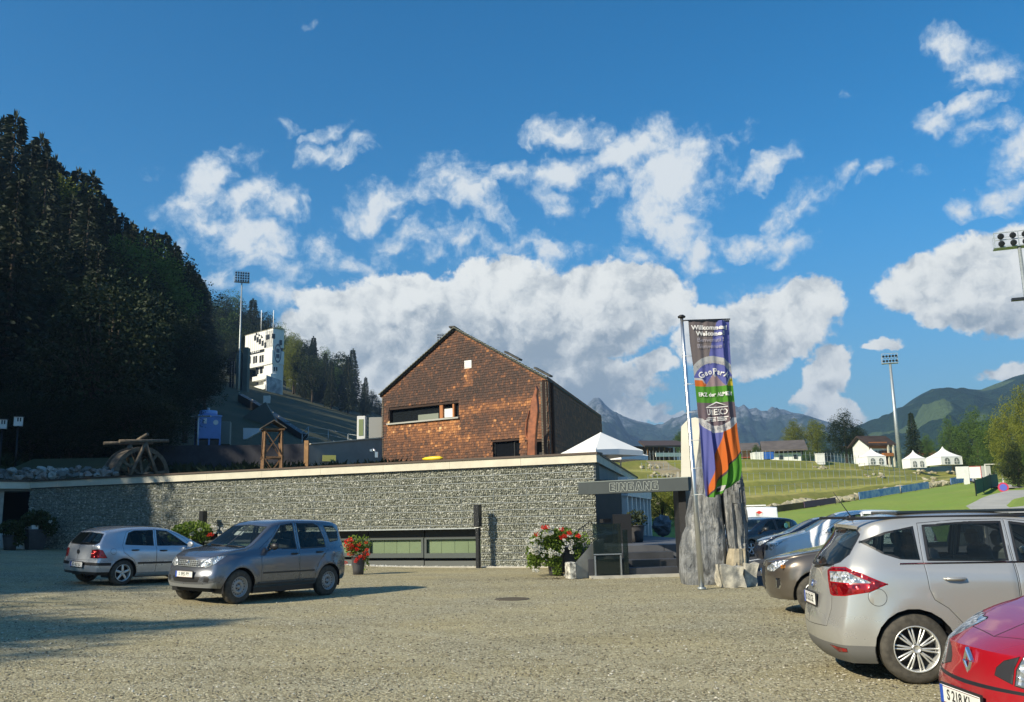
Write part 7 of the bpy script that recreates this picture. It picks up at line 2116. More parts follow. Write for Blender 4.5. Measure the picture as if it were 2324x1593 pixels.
def ring_badge(kind, front, z, size, mats):
    def fn(root, surf, cx0, L, hw0):
        hit = surf((-5 if front else L + 5, .03, z), (1 if front else -1, 0, 0)); x = hit.x - cx0; sg = -1 if front else 1
        o = MB(); pts = [(x + sg * .012, size * math.cos(a) * (1 if kind != 'oval' else 1.6), z + size * math.sin(a)) for a in [2 * PI * k / 24 for k in range(25)]]
        if kind == 'diamond':
            P = [(0, size * 1.25), (size * .78, 0), (0, -size * 1.25), (-size * .78, 0)]; Q = [(a * .42, b * .45) for a, b in P]
            for k in range(4):
                a, b, c, d = P[k], P[(k + 1) % 4], Q[(k + 1) % 4], Q[k]
                o.prism([(x + sg * .03 * (1 if k % 2 else .8), p[0], z + p[1]) for p in (a, b, c, d)], (-sg * .035, 0, 0))
            e = o.build('emblem', mats, root, bevel=.006); return
        o.tube(pts, .007, 6)
        if kind == 'oval': o2 = MB(); o2.prism([(x + sg * .012, p[1] * .98, p[2] * .98 + z * .02) for p in pts[:-1]], (-sg * .01, 0, 0)); o2.build('emblem_field', pbr('badge_blue', (.02, .05, .30), .3), root)
        if kind == 'vw':
            for (a, b) in (((-.5, .8), (0, .05)), ((.5, .8), (0, .05)), ((-.85, .45), (-.42, -.85)), ((-.42, -.85), (0, .0)), ((0, .0), (.42, -.85)), ((.42, -.85), (.85, .45))): o.tube([(x + sg * .012, a[0] * size, z + a[1] * size), (x + sg * .012, b[0] * size, z + b[1] * size)], .006, 5)
        if kind == 'dee': o.tube([(x + sg * .012, -.35 * size, z - .6 * size), (x + sg * .012, -.35 * size, z + .6 * size), (x + sg * .012, .5 * size, z), (x + sg * .012, -.35 * size, z - .6 * size)], .008, 5)
        if kind == 'three':
            for k in range(3):
                a = PI / 2 + k * 2 * PI / 3; P = [(0, 0), (size * .5 * math.cos(a - .5), size * .5 * math.sin(a - .5)), (size * math.cos(a), size * math.sin(a)), (size * .5 * math.cos(a + .5), size * .5 * math.sin(a + .5))]; o.prism([(x + sg * .012, p[0], z + p[1]) for p in P], (-sg * .01, 0, 0))
        o.build('emblem', mats, root)
    return fn
def box_part(name, c, size, mat, mirror=False, bevel=0.0, ry=0.0):
    def fn(root, surf, cx0, L, hw0):
        for s in ((1, -1) if mirror else (1,)):
            m_ = MB(); m_.box((c[0] - cx0, c[1] * s, c[2]), size, ry=ry); m_.build(name, mat, root, bevel=bevel)
    return fn
def aerial(x, z, l, dx):
    def fn(root, surf, cx0, L, hw0):
        hit = surf((x, .02, 5), (0, 0, -1)); m_ = MB(); zz = hit.z if hit else z; m_.lathe([(.035, -.01), (.028, .02), (.008, .05)], c=(x - cx0, 0, zz), n=10); m_.tube([(x - cx0, 0, zz + .04), (x - cx0 + dx, 0, zz + l)], [.006, .003], 5); m_.build('aerial', M_BLACK, root)
    return fn
def side_strip(x0, x1, z, h, name='rub_strip', mat=None, segs=12):
    def fn(root, surf, cx0, L, hw0):
        for s in (1, -1):
            m_ = MB(); P = []
            for k in range(segs + 1):
                x = lerp(x0, x1, k / segs); hit = surf((x, 3, z), (0, -1, 0)); P.append(Vector((x - cx0, s * (hit.y + .004), z)))
            for a, b in zip(P, P[1:]): m_.bar(a, b, .012, h)
            m_.build(name, mat or M_BLACK, root)
    return fn
def wiper(front, y0, z0, y1, z1):
    def fn(root, surf, cx0, L, hw0):
        P = []
        for t in (0, .5, 1):
            y, z = lerp(y0, y1, t), lerp(z0, z1, t); hit = surf((L + 4 if not front else -4, abs(y) + .001, z), (-1 if not front else 1, 0, 0)); P.append(Vector((hit.x - cx0 + (.02 if not front else -.02), y, z)))
        m_ = MB(); m_.tube(P, .012, 5); m_.build('wiper', M_BLACK, root)
    return fn

# silver people carrier (right, largest)
CM = dict(L=4.38, W=1.83, H=1.66, fo=.90, wb=2.648, r=.335, rim='multi', rimmat=pbr('alloy_silver', (.74, .74, .71), .32, .6), cabin=(1.15, 3.9), seatmat=M_SEATL, sweepR=.16, taperR=.13, crease=.93, flare=.024,
    top=[(0, .80), (.30, .94), (1.0, 1.09), (1.2, 1.17), (1.85, 1.52), (2.25, 1.63), (2.8, 1.665), (3.5, 1.65), (4.0, 1.60), (4.38, 1.54)],
    belt=[(0, .74), (.5, .90), (1.2, 1.04), (2.2, 1.10), (3.3, 1.14), (4.0, 1.17), (4.38, 1.16)], zb=[(0, .20), (.9, .22), (3.2, .24), (3.9, .19), (4.38, .18)],
    nose=[(.2, .06), (.45, 0), (.65, .04), (.76, .12), (.9, .2)], tail=[(.18, .14), (.28, .03), (.45, 0), (.58, .0), (.64, .035), (.90, .075), (1.08, .115), (1.24, .22), (1.44, .40), (1.52, .42), (1.58, .34)],
    plates=[(False, .76, 0, 'JO 512 CE', 0)], handles=[(3.12, 1.0), (2.28, .98)], mirror=(1.68, 1.12), regions=[
    ('window', 'S', [(1.52, 1.13), (1.98, 1.42), (2.20, 1.50), (2.47, 1.54), (2.49, 1.155)], M_CGLASS, Xglass()),
    ('window', 'S', [(2.57, 1.16), (2.55, 1.545), (2.9, 1.545), (3.32, 1.52), (3.34, 1.175)], M_CGLASS, Xglass()),
    ('quarter_window', 'S', [(3.41, 1.18), (3.60, 1.19), (3.76, 1.245), (3.95, 1.365), (3.70, 1.46), (3.41, 1.515)], M_CGLASS, Xglass()),
    ('windscreen', 'Y', [(-.05, 1.14), (.70, 1.13), (.56, 1.53), (-.05, 1.56)], M_CGLASS, Xglass(WS, single=1)),
    ('rear_window', 'Y', [(-.05, 1.10), (.42, 1.11), (.60, 1.16), (.665, 1.24), (.60, 1.44), (.50, 1.49), (-.05, 1.51)], M_CGLASS, Xglass(lambda c, n: n.x > .15 and c.x > 3.6, single=1)),
    ('reversing_light', 'R', [(.62, 1.065), (1.02, 1.075), (1.30, .985), (1.34, .965), (.67, .965)], M_HEAD, {}),
    ('tail_light', 'R', [(.56, 1.07), (.66, 1.11), (.98, 1.12), (1.22, 1.06), (1.52, .955), (1.30, .875), (1.0, .835), (.74, .825), (.68, .845)], M_RED, {'in': .012, 'ring': pbr('lamp_red_rim', (.30, .004, .01), .25)}),
    ('reflector', 'R', [(.62, .34), (.98, .33), (.98, .29), (.80, .275)], M_RED, {'in': .006}),
    ('lower_bumper', 'R', [(-.05, .37), (.75, .36), (1.15, .36), (1.7, .36), (1.7, .05), (-.05, .05)], pbr('bumper_grey', (.13, .13, .125), .6), {'single': 1}),
    ('hatch', 'R', [(-.05, .50), (.62, .52), (.72, .70), (.72, 1.08), (.70, 1.16), (-.05, 1.16)], None, {'in': .006, 'single': 1}),
    ('door', 'S', [(2.535, .34), (2.53, 1.57), (3.00, 1.57), (3.37, 1.545), (3.39, 1.17), (3.375, .90), (3.34, .80), (3.22, .72), (3.10, .58), (3.05, .34)], None, {'in': .006}),
    ('door', 'S', [(1.40, .34), (1.36, 1.10), (1.9, 1.42), (2.15, 1.53), (2.52, 1.57), (2.525, .34)], None, {'in': .006}),
    ('fuel_flap', 'S', [(3.87 + .088 * math.cos(a), .83 + .088 * math.sin(a)) for a in [2 * PI * k / 20 for k in range(20)]], None, {'in': .005}),
    ], extra=[ring_badge('oval', False, .91, .036, M_CHROME), aerial(3.85, 1.55, .30, .16), side_strip(1.6, 3.62, 1.150, .014, 'window_trim', M_CHROME, 20),
    box_part('roof_panel', (2.75, 0, 1.652), (1.5, 1.0, .03), pbr('panorama_glass', (.02, .03, .04), .05), bevel=.01), box_part('roof_rail', (3.0, .64, 1.60), (2.1, .025, .03), M_BLACK, True, .008), wiper(False, .0, 1.09, .36, 1.14)])
c_max = car(CM, paint('paint_silver_beige', (.50, .495, .475), .5, .26), 'silver people carrier seen from behind, largest car at the right')
def stand(root, x, y, h): root.location = (x, y, gz(x, y)); root.rotation_euler = (0, 0, R(h) + PI)
stand(c_max, 5.35, 9.98, -6.4)

# dark grey off-roader
TE = dict(L=4.06, W=1.695, H=1.70, fo=.74, wb=2.58, r=.345, rim='steel', rimmat=pbr('steel_wheel_grey', (.36, .36, .36), .45, .4), cabin=(1.1, 3.7), taperF=.15, sweepF=.14, crease=.78, flare=.035, tumble=.24, hmat=M_BLACK, mmat=M_BLACK,
    top=[(0, .95), (.20, 1.05), (.85, 1.12), (1.08, 1.16), (1.60, 1.58), (1.80, 1.68), (2.3, 1.735), (3.2, 1.73), (3.85, 1.70), (4.06, 1.65)],
    belt=[(0, .86), (.4, .94), (1.1, 1.02), (2.6, 1.05), (4.06, 1.10)], zb=[(0, .34), (.6, .30), (3.3, .30), (4.06, .36)],
    nose=[(.3, .06), (.48, 0), (.60, .01), (.66, .05), (.82, .07), (.93, .11), (1.0, .18)], tail=[(.4, .02), (.6, 0), (.9, .04), (1.1, .05), (1.5, .14), (1.7, .20)],
    plates=[(True, .60, 0, 'S 395 PY', 0)], handles=[(2.25, .98), (3.02, 1.0)], mirror=(1.55, 1.12), regions=[
    ('window', 'S', [(1.50, 1.10), (1.75, 1.36), (1.98, 1.59), (2.33, 1.635), (2.35, 1.08)], M_CGLASS, Xglass()),
    ('window', 'S', [(2.47, 1.08), (2.45, 1.635), (2.98, 1.63), (3.12, 1.57), (3.24, 1.30), (3.25, 1.10)], M_CGLASS, Xglass()),
    ('quarter_window', 'S', [(3.42, 1.20), (3.36, 1.40), (3.28, 1.585), (3.62, 1.58), (3.78, 1.44), (3.74, 1.24)], M_CGLASS, Xglass()),
    ('windscreen', 'Y', [(-.05, 1.14), (.66, 1.11), (.56, 1.56), (-.05, 1.60)], M_CGLASS, Xglass(WS, single=1)),
    ('rear_window', 'Y', [(-.05, 1.12), (.6, 1.14), (.54, 1.54), (-.05, 1.56)], M_CGLASS, Xglass(lambda c, n: n.x > .5 and c.x > 3.4, single=1)),
    ('headlight', 'F', [(.42, .76), (.62, .735), (.86, .80), (1.10, .94), (1.20, .985), (.95, .975), (.64, .92), (.48, .86)], M_HEAD, {'in': .008}),
    ('grille', 'F', [(-.05, .735), (.30, .745), (.37, .86), (.35, .895), (-.05, .90)], pbr('grille_black', (.03, .03, .03), .5), {'single': 1, 'in': .022, 'ring': M_CHROME}),
    ('air_intake', 'F', [(-.05, .44), (.42, .45), (.47, .56), (-.05, .56)], M_BLACK, {'single': 1}),
    ('fog_recess', 'F', [(.58, .46), (.72, .45), (.76, .52), (.70, .57), (.60, .55)], M_BLACK, {}),
    ('lower_bumper', 'F', [(-.05, .40), (.60, .41), (.95, .46), (1.0, .2), (-.05, .2)], pbr('skid_silver', (.30, .31, .32), .45, .5), {'single': 1}),
    ('bonnet', 'T', [(.16, -.1), (.20, .50), (.34, .66), (1.02, .70), (1.02, -.1)], None, {'in': .006, 'single': 1, 'f': lambda c, n: n.z > .75 and c.x < 1.1}),
    ('tail_light', 'R', [(.76, .86), (1.0, .86), (1.02, 1.12), (.80, 1.12)], pbr('pale_lamp', (.5, .48, .44), .5), {'in': .008}),
    ('door', 'S', [(1.30, .42), (1.28, 1.10), (1.70, 1.38), (1.95, 1.63), (2.39, 1.675), (2.40, .42)], None, {'in': .006}),
    ('door', 'S', [(2.41, .42), (2.40, 1.675), (3.0, 1.665), (3.18, 1.59), (3.30, 1.30), (3.31, 1.05), (3.02, .80), (2.90, .60), (2.86, .42)], None, {'in': .006}),
    ], extra=[ring_badge('dee', True, .825, .045, M_CHROME), side_strip(1.35, 2.85, .60, .03), side_strip(1.15, 2.85, .37, .035, 'sill_trim'),
    wiper(True, -.1, 1.15, .5, 1.17), wiper(True, -.65, 1.14, -.1, 1.16)])
def grille_bars(z0, z1, hw_, n, nv):
    def fn(root, surf, cx0, L, hw0):
        def P(y, z): hit = surf((-4, abs(y) + .001, z), (1, 0, 0)); return Vector(((hit.x if hit else 0) - cx0 - .008, y, z))
        for k in range(n):
            z = lerp(z0, z1, k / max(1, n - 1)); m_ = MB(); m_.tube([P(lerp(-hw_, hw_, i / 8), z) for i in range(9)], .006, 4); m_.build('grille_bar', M_GALV, root)
        for k in range(nv):
            y = lerp(-hw_, hw_, k / max(1, nv - 1)); m_ = MB(); m_.tube([P(y, z0), P(y, z1)], .005, 4); m_.build('grille_bar', M_GALV, root)
    return fn
TE['extra'].append(grille_bars(.76, .875, .31, 4, 11))
def windscreen_paper(root, surf, cx0, L, hw0):
    m_ = MB(); m_.box((1.62 - cx0, .30, 1.40), (.02, .24, .12), ry=R(50)); m_.build('paper', M_CLOTH, root)
TE['extra'].append(windscreen_paper)
terios = car(TE, paint('paint_grey_blue', (.15, .165, .20), .6, .24), 'dark grey off-roader with steel wheels, facing left')
place(terios, TE, True, -1, 540, 1371, -122.5)

# silver-blue hatchback
GO = dict(L=4.15, W=1.735, H=1.44, fo=.86, wb=2.511, r=.31, rim='five', rimmat=CM['rimmat'], cabin=(1.1, 3.6), crease=.70, sweepR=.12, taperR=.10, flare=.02, hmat=M_BLACK,
    top=[(0, .68), (.3, .81), (.95, .93), (1.15, .99), (1.80, 1.33), (2.1, 1.415), (2.6, 1.44), (3.2, 1.42), (3.8, 1.36), (4.15, 1.30)],
    belt=[(0, .62), (.4, .76), (1.1, .89), (2.5, .93), (4.15, .97)], zb=[(0, .2), (3.2, .22), (4.15, .27)],
    nose=[(.2, .05), (.42, 0), (.6, .05), (.7, .12), (.8, .2)], tail=[(.25, .07), (.42, 0), (.56, .01), (.62, .05), (.90, .075), (.98, .10), (1.15, .24), (1.32, .38), (1.4, .36)],
    plates=[(False, .50, 0.10, 'JO 422 JU', 0)], handles=[(2.28, .84), (3.08, .86)], mirror=(1.58, .96), regions=[
    ('window', 'S', [(1.50, .955), (1.92, 1.22), (2.12, 1.325), (2.42, 1.345), (2.44, .96)], M_CGLASS, Xglass()),
    ('window', 'S', [(2.54, .96), (2.52, 1.345), (3.05, 1.33), (3.22, 1.27), (3.34, .99)], M_CGLASS, Xglass()),
    ('windscreen', 'Y', [(-.05, 1.0), (.66, .98), (.55, 1.33), (-.05, 1.36)], M_CGLASS, Xglass(WS, single=1)),
    ('rear_window', 'Y', [(-.05, .97), (.56, .98), (.64, 1.03), (.54, 1.25), (-.05, 1.28)], M_CGLASS, Xglass(lambda c, n: n.x > .15 and c.x > 3.4, single=1)),
    ('tail_light', 'R', [(.60, .66), (.62, .865), (.88, .88), (1.02, .86), (1.18, .67)], M_RED, {'in': .008}),
    ('bumper_strip', 'R', [(.33, .56), (1.30, .56), (1.30, .49), (.33, .49)], M_BLACK, {}),
    ('lower_bumper', 'R', [(-.05, .33), (1.5, .34), (1.5, .1), (-.05, .1)], M_BLACK, {'single': 1}),
    ('hatch', 'R', [(-.05, .60), (.56, .62), (.60, .86), (.68, 1.0), (.68, 1.26), (-.05, 1.30)], None, {'in': .006, 'single': 1}),
    ('door', 'S', [(1.35, .30), (1.30, .94), (1.7, 1.18), (2.1, 1.37), (2.47, 1.385), (2.48, .30)], None, {'in': .006}),
    ('door', 'S', [(2.49, .30), (2.48, 1.385), (3.10, 1.37), (3.28, 1.29), (3.41, .98), (3.40, .80), (3.12, .62), (3.02, .45), (3.0, .30)], None, {'in': .006}),
    ('fuel_flap', 'S', [(3.66 + .075 * math.cos(a), .83 + .075 * math.sin(a)) for a in [2 * PI * k / 16 for k in range(16)]], None, {'in': .005}),
    ], extra=[ring_badge('vw', False, .80, .05, M_DARKM), side_strip(1.4, 3.0, .54, .045), wiper(False, .0, 1.0, .35, 1.03)])
golf = car(GO, paint('paint_silver_blue', (.52, .56, .62), .5, .25), 'pale silver blue hatchback standing with its tail to the camera')
place(golf, GO, False, 1, 275, 1328, 55)

# brown crossover, mostly its front visible
AS = dict(L=4.29, W=1.77, H=1.60, fo=.87, wb=2.67, r=.34, rim='seven', cabin=(1.15, 3.8), sweepF=.24, taperF=.20, crease=.80, flare=.03,
    top=[(0, .86), (.22, .95), (.95, 1.05), (1.15, 1.10), (1.85, 1.48), (2.2, 1.58), (2.8, 1.61), (3.6, 1.58), (4.29, 1.48)],
    belt=[(0, .78), (.4, .90), (1.1, .99), (2.5, 1.02), (4.29, 1.10)], zb=[(0, .26), (.8, .24), (3.4, .26), (4.29, .32)],
    nose=[(.2, .14), (.36, .03), (.52, 0), (.66, .0), (.80, .035), (.90, .09), (1.0, .18)], tail=[(.4, .02), (.6, 0), (.95, .08), (1.3, .25), (1.5, .36)],
    plates=[], handles=[(2.28, .95), (3.05, .97)], mirror=(1.62, 1.05), regions=[
    ('window', 'S', [(1.52, 1.06), (1.95, 1.33), (2.18, 1.45), (2.44, 1.48), (2.46, 1.06)], M_CGLASS, Xglass()),
    ('window', 'S', [(2.54, 1.06), (2.52, 1.48), (3.1, 1.47), (3.45, 1.40), (3.42, 1.10)], M_CGLASS, Xglass()),
    ('windscreen', 'Y', [(-.05, 1.11), (.68, 1.08), (.56, 1.48), (-.05, 1.52)], M_CGLASS, Xglass(WS, single=1)),
    ('rear_window', 'Y', [(-.05, 1.12), (.6, 1.14), (.54, 1.40), (-.05, 1.42)], M_CGLASS, Xglass(lambda c, n: n.x > .3 and c.x > 3.5, single=1)),
    ('headlight', 'F', [(.50, .73), (.62, .695), (.84, .70), (1.06, .80), (1.22, .90), (1.04, .895), (.72, .84), (.54, .79)], M_HEAD, {'in': .008}),
    ('grille', 'F', [(-.05, .36), (.34, .38), (.44, .56), (.40, .78), (-.05, .80)], M_BLACK, {'single': 1, 'in': .016, 'ring': M_CHROME}),
    ('fog_recess', 'F', [(.86, .44), (1.0, .43), (1.06, .50), (1.03, .60), (.90, .60)], M_BLACK, {'in': .022, 'ring': M_CHROME}),
    ('bonnet', 'T', [(.20, -.1), (.26, .50), (.42, .68), (1.06, .74), (1.06, -.1)], None, {'in': .006, 'single': 1, 'f': lambda c, n: n.z > .75 and c.x < 1.2}),
    ('door', 'S', [(1.38, .36), (1.34, 1.05), (1.85, 1.33), (2.15, 1.50), (2.49, 1.52), (2.50, .36)], None, {'in': .006}),
    ('door', 'S', [(2.51, .36), (2.50, 1.52), (3.15, 1.51), (3.5, 1.42), (3.48, 1.05), (3.2, .75), (3.1, .36)], None, {'in': .006}),
    ], extra=[ring_badge('three', True, .66, .06, M_CHROME), box_part('roof_rail', (2.9, .60, 1.57), (1.9, .035, .04), M_BLACK, True, .008)])
def turn_lamp(x, z, y=.80):
    def fn(root, surf, cx0, L, hw0):
        for s in (1, -1):
            d = Vector((.55, -.83, 0)); o_ = Vector((x, y, z)) - d * 1.5; hit = surf(o_, d)
            if hit: m_ = MB(); m_.box((hit.x - cx0 - d.x * .002, s * (hit.y - d.y * .002), z), (.15, .02, .06), -s * math.atan2(.55, .83)); m_.build('indicator', M_AMB, root, bevel=.008)
    return fn
AS['extra'].append(turn_lamp(.36, .79))
asx = car(AS, paint('paint_bronze_brown', (.135, .115, .095), .6, .30), 'bronze brown crossover parked nose out behind the silver people carrier')
place(asx, AS, True, -1, 1862, 1400, 165)

# red small car at the lower right corner
CL = dict(L=4.0, W=1.71, H=1.49, fo=.82, wb=2.575, r=.31, rim='seven', cabin=(1.05, 3.5), sweepF=.20, taperF=.15, crease=.74, flare=.02,
    top=[(0, .74), (.22, .84), (.85, .99), (1.02, 1.05), (1.70, 1.38), (2.0, 1.46), (2.6, 1.49), (3.3, 1.46), (4.0, 1.34)],
    belt=[(0, .66), (.4, .82), (1.05, .93), (2.4, .95), (4.0, 1.02)], zb=[(0, .20), (4.0, .24)],
    nose=[(.2, .06), (.34, .0), (.48, .0), (.55, .045), (.74, .10), (.85, .18)], tail=[(.3, .03), (.5, 0), (.9, .07), (1.3, .30)],
    plates=[(True, .40, 0, 'S 218 KL', 0)], handles=[(2.2, .86), (2.95, .88)], mirror=(1.5, 1.0), regions=[
    ('window', 'S', [(1.42, 1.0), (1.82, 1.24), (2.02, 1.35), (2.34, 1.38), (2.36, 1.0)], M_CGLASS, Xglass()),
    ('window', 'S', [(2.44, 1.0), (2.42, 1.38), (2.95, 1.36), (3.3, 1.27), (3.28, 1.05)], M_CGLASS, Xglass()),
    ('windscreen', 'Y', [(-.05, 1.06), (.66, 1.03), (.55, 1.36), (-.05, 1.40)], M_CGLASS, Xglass(WS, single=1)),
    ('rear_window', 'Y', [(-.05, 1.04), (.58, 1.06), (.54, 1.28), (-.05, 1.30)], M_CGLASS, Xglass(lambda c, n: n.x > .3 and c.x > 3.3, single=1)),
    ('headlight', 'F', [(.56, .56), (.78, .54), (1.00, .62), (1.20, .76), (1.42, .90), (1.20, .92), (.90, .87), (.68, .78), (.58, .66)], M_HEAD, {'in': .008}),
    ('nostril', 'F', [(.36, .60), (.545, .565), (.565, .66), (.62, .74), (.46, .70), (.38, .65)], pbr('intake_plastic', (.035, .035, .04), .35), {'in': .006}),
    ('air_intake', 'F', [(-.05, .22), (.62, .22), (.70, .27), (.52, .335), (-.05, .335)], M_BLACK, {'single': 1}),
    ('bumper_slot', 'F', [(-.05, .505), (.72, .515), (.80, .535), (-.05, .53)], M_BLACK, {'single': 1}),
    ('bonnet', 'T', [(.24, -.1), (.34, .42), (.56, .62), (1.00, .70), (1.00, -.1)], None, {'in': .007, 'single': 1, 'f': lambda c, n: n.z > .6 and c.x < 1.1}),
    ('door', 'S', [(1.28, .30), (1.24, .96), (1.75, 1.25), (2.0, 1.40), (2.39, 1.42), (2.40, .30)], None, {'in': .006}),
    ], extra=[ring_badge('diamond', True, .655, .075, M_CHROME)])
clio = car(CL, paint('paint_red', (.42, .008, .018), .15, .20), 'bright red small car whose nose fills the lower right corner')
stand(clio, 5.04, 6.60, 182)

# plainer cars further back
def plain(L=4.2, W=1.76, H=1.47, r=.32, rim='seven', **k):
    s = H / 1.47
    d = dict(L=L, W=W, H=H, fo=.85, wb=L * .615, r=r, rim=rim, cabin=(1.1, L - .5), sweepF=.2, taperF=.18,
        top=[(0, .76 * s), (.25, .86 * s), (.95, .97 * s), (1.1, 1.02 * s), (1.80, 1.38 * s), (2.15, 1.455 * s), (2.7, 1.47 * s), (L - .7, 1.43 * s), (L, 1.33 * s)],
        belt=[(0, .68 * s), (.4, .80 * s), (1.1, .90 * s), (2.5, .93 * s), (L, 1.0 * s)], zb=[(0, .2), (L, .25)],
        nose=[(.2, .05), (.42, 0), (.6, .03), (.76 * s, .10), (.9, .2)], tail=[(.3, .03), (.5, 0), (.9, .07), (1.3 * s, .32)],
        plates=[], handles=[(2.25, .85 * s), (3.0, .87 * s)], mirror=(1.58, .98 * s), regions=[
        ('window', 'S', [(1.50, .97 * s), (1.90, 1.22 * s), (2.12, 1.34 * s), (2.42, 1.37 * s), (2.44, .97 * s)], M_CGLASS, Xglass()),
        ('window', 'S', [(2.52, .97 * s), (2.50, 1.37 * s), (3.05, 1.36 * s), (L - .8, 1.27 * s), (L - .9, 1.02 * s)], M_CGLASS, Xglass()),
        ('windscreen', 'Y', [(-.05, 1.03 * s), (.66, 1.0 * s), (.55, 1.36 * s), (-.05, 1.39 * s)], M_CGLASS, Xglass(WS, single=1)),
        ('rear_window', 'Y', [(-.05, 1.0 * s), (.6, 1.02 * s), (.54, 1.26 * s), (-.05, 1.28 * s)], M_CGLASS, Xglass(lambda c, n: n.x > .3 and c.x > L - 1, single=1)),
        ('headlight', 'F', [(.46, .62 * s), (.70, .60 * s), (1.0, .70 * s), (1.18, .80 * s), (.86, .78 * s), (.52, .72 * s)], M_HEAD, {'in': .008}),
        ('grille', 'F', [(-.05, .58 * s), (.40, .60 * s), (.44, .70 * s), (-.05, .73 * s)], M_BLACK, {'single': 1}),
        ('tail_light', 'R', [(.60, .74 * s), (.62, .92 * s), (1.0, .93 * s), (1.1, .76 * s)], M_RED, {'in': .008}),
        ('door', 'S', [(1.35, .32), (1.32, .95 * s), (1.8, 1.22 * s), (2.1, 1.385 * s), (2.47, 1.41 * s), (2.48, .32)], None, {'in': .008}),
        ('door', 'S', [(2.49, .32), (2.48, 1.41 * s), (3.1, 1.40 * s), (L - .72, 1.29 * s), (L - .8, .98 * s), (L - 1.1, .7), (L - 1.2, .32)], None, {'in': .008})])
    d.update(k); return d
WC = plain(4.35, 1.80, 1.68, .33, mmat=None); WC['mmat'] = paint('paint_white', (.84, .85, .86), 0.0, .3)
white = car(WC, WC['mmat'], 'white people carrier parked nose out between brown and navy cars')
place(white, WC, True, -1, 1822, 1312, 170)
NB_ = plain(4.3, 1.78, 1.50)
navy = car(NB_, paint('paint_navy', (.012, .016, .032), .3, .2), 'near black navy estate parked nose out behind the white car')
place(navy, NB_, True, -1, 1784, 1284, 172)
BK = plain(4.15, 1.72, 1.46, .31, 'five')
black = car(BK, paint('paint_black', (.010, .010, .012), .2, .2), 'black hatchback parked behind the rock pillars, farthest left of row')
place(black, BK, True, -1, 1707, 1264, 214)
for m_o, sx in ((black, 0),):
    m_ = MB(); m_.lathe([(0, 0), (.10, 0), (.10, .006), (0, .006)], c=(2.95 - BK['L'] / 2, -.80, 1.12), n=20, axis='Y', smooth=False); m_.build('window_sticker', pbr('mint', (.25, .65, .50), .5), black)
# white delivery van with a small cube emblem
VN = dict(L=4.6, W=1.85, H=1.95, fo=.9, wb=2.9, r=.33, rim='steel', rimmat=TE['rimmat'], cabin=(1.1, 2.6), kt=.1, tumble=.12, sweepR=.04, taperR=.04,
    top=[(0, .88), (.3, 1.0), (.8, 1.12), (1.0, 1.2), (1.6, 1.72), (1.9, 1.86), (2.4, 1.93), (3.6, 1.95), (4.6, 1.90)], belt=[(0, .8), (.5, .95), (1.0, 1.05), (4.6, 1.15)], zb=[(0, .24), (4.6, .28)],
    nose=[(.2, .05), (.45, 0), (.7, .03), (.9, .12)], tail=[(.3, .02), (.5, 0), (1.9, .06)], plates=[], handles=[(2.2, 1.0)], mirror=(1.45, 1.12), regions=[
    ('window', 'S', [(1.42, 1.12), (1.72, 1.50), (1.9, 1.62), (2.35, 1.64), (2.35, 1.12)], M_CGLASS, Xglass()),
    ('windscreen', 'Y', [(-.05, 1.22), (.74, 1.18), (.66, 1.70), (-.05, 1.74)], M_CGLASS, Xglass(WS, single=1)),
    ('headlight', 'F', [(.5, .72), (.75, .70), (1.05, .82), (1.1, .98), (.8, .92)], M_HEAD, {'in': .008}),
    ('door', 'S', [(1.25, .36), (1.22, 1.1), (1.6, 1.48), (1.85, 1.68), (2.42, 1.72), (2.44, .36)], None, {'in': .008})])
def cube_logo(root, surf, cx0, L, hw0):
    for s in (1, -1):
        hit = surf((3.6, 3, 1.55), (0, -1, 0)); y = s * (hit.y + .012); c = (3.6 - cx0, y, 1.52); k = .17
        for pts, mt in ((((0, 0), (-k, .09), (-k, .09 + k), (0, k)), pbr('logo_grey', (.45, .42, .38), .6)), (((0, 0), (k, .09), (k, .09 + k), (0, k)), pbr('logo_white', (.8, .78, .74), .6)), (((0, k), (-k, .09 + k), (0, .18 + k), (k, .09 + k)), pbr('logo_red', (.72, .05, .03), .5))):
            m_ = MB(); m_.prism([(c[0] + p[0], y, c[2] + p[1] - .15) for p in pts], (0, s * .004, 0)); m_.build('emblem', mt, root)
    m_ = MB(); m_.box((3.0 - cx0, 0, 1.99), (2.0, 1.0, .06)); m_.build('roof_rack', M_WHITE, root)
VN['extra'] = [cube_logo]
van = car(VN, paint('paint_white', (.8, .8, .8), 0, .3), 'white delivery van with a small cube emblem behind black hatchback', 'delivery_van')
van['category'] = 'van'
place(van, VN, False, -1, 1738, 1236, 172, 0.0)
GC = plain(4.1, 1.72, 1.45)
grey = car(GC, paint('paint_petrol', (.02, .05, .055), .4, .25), 'dark petrol green car glimpsed between the rock and black hatchback')
place(grey, GC, True, -1, 1640, 1246, 172)
# ------------------------------------------------------------------ right background
rn = random.Random(31)
def rtree(px, ytop, ybot, D, kind, wpx, mat, label):
    top = at(px, ytop, D); zb = at(px, ybot, D).z; h = top.z - zb; wide = wpx / FPX * D / h * (24.2 / 7.8 if kind == 's' else 15.5 / 10.6)
    return tree('spruce_tree' if kind == 's' else 'broadleaf_tree', SPR[rn.randrange(3)] if kind == 's' else BRDB[rn.randrange(2)], (top.x, D, zb), h, wide, mat, label, None, base=24.2 if kind == 's' else 15.5, rn=rn)
rtree(1800, 952, 1040, 172, 'b', 70, LF_YEL, 'yellow green rounded tree behind the barn, left one')
rtree(1848, 950, 1040, 170, 'b', 70, LF_YEL, 'yellow green tree touching the darker round tree')
rtree(1912, 930, 1048, 150, 'b', 92, LF_DARK, 'big dark round tree left of the chalet')
rtree(1942, 965, 1050, 158, 'b', 60, LF_DARK, 'dark tree directly behind the chalet\'s left end')
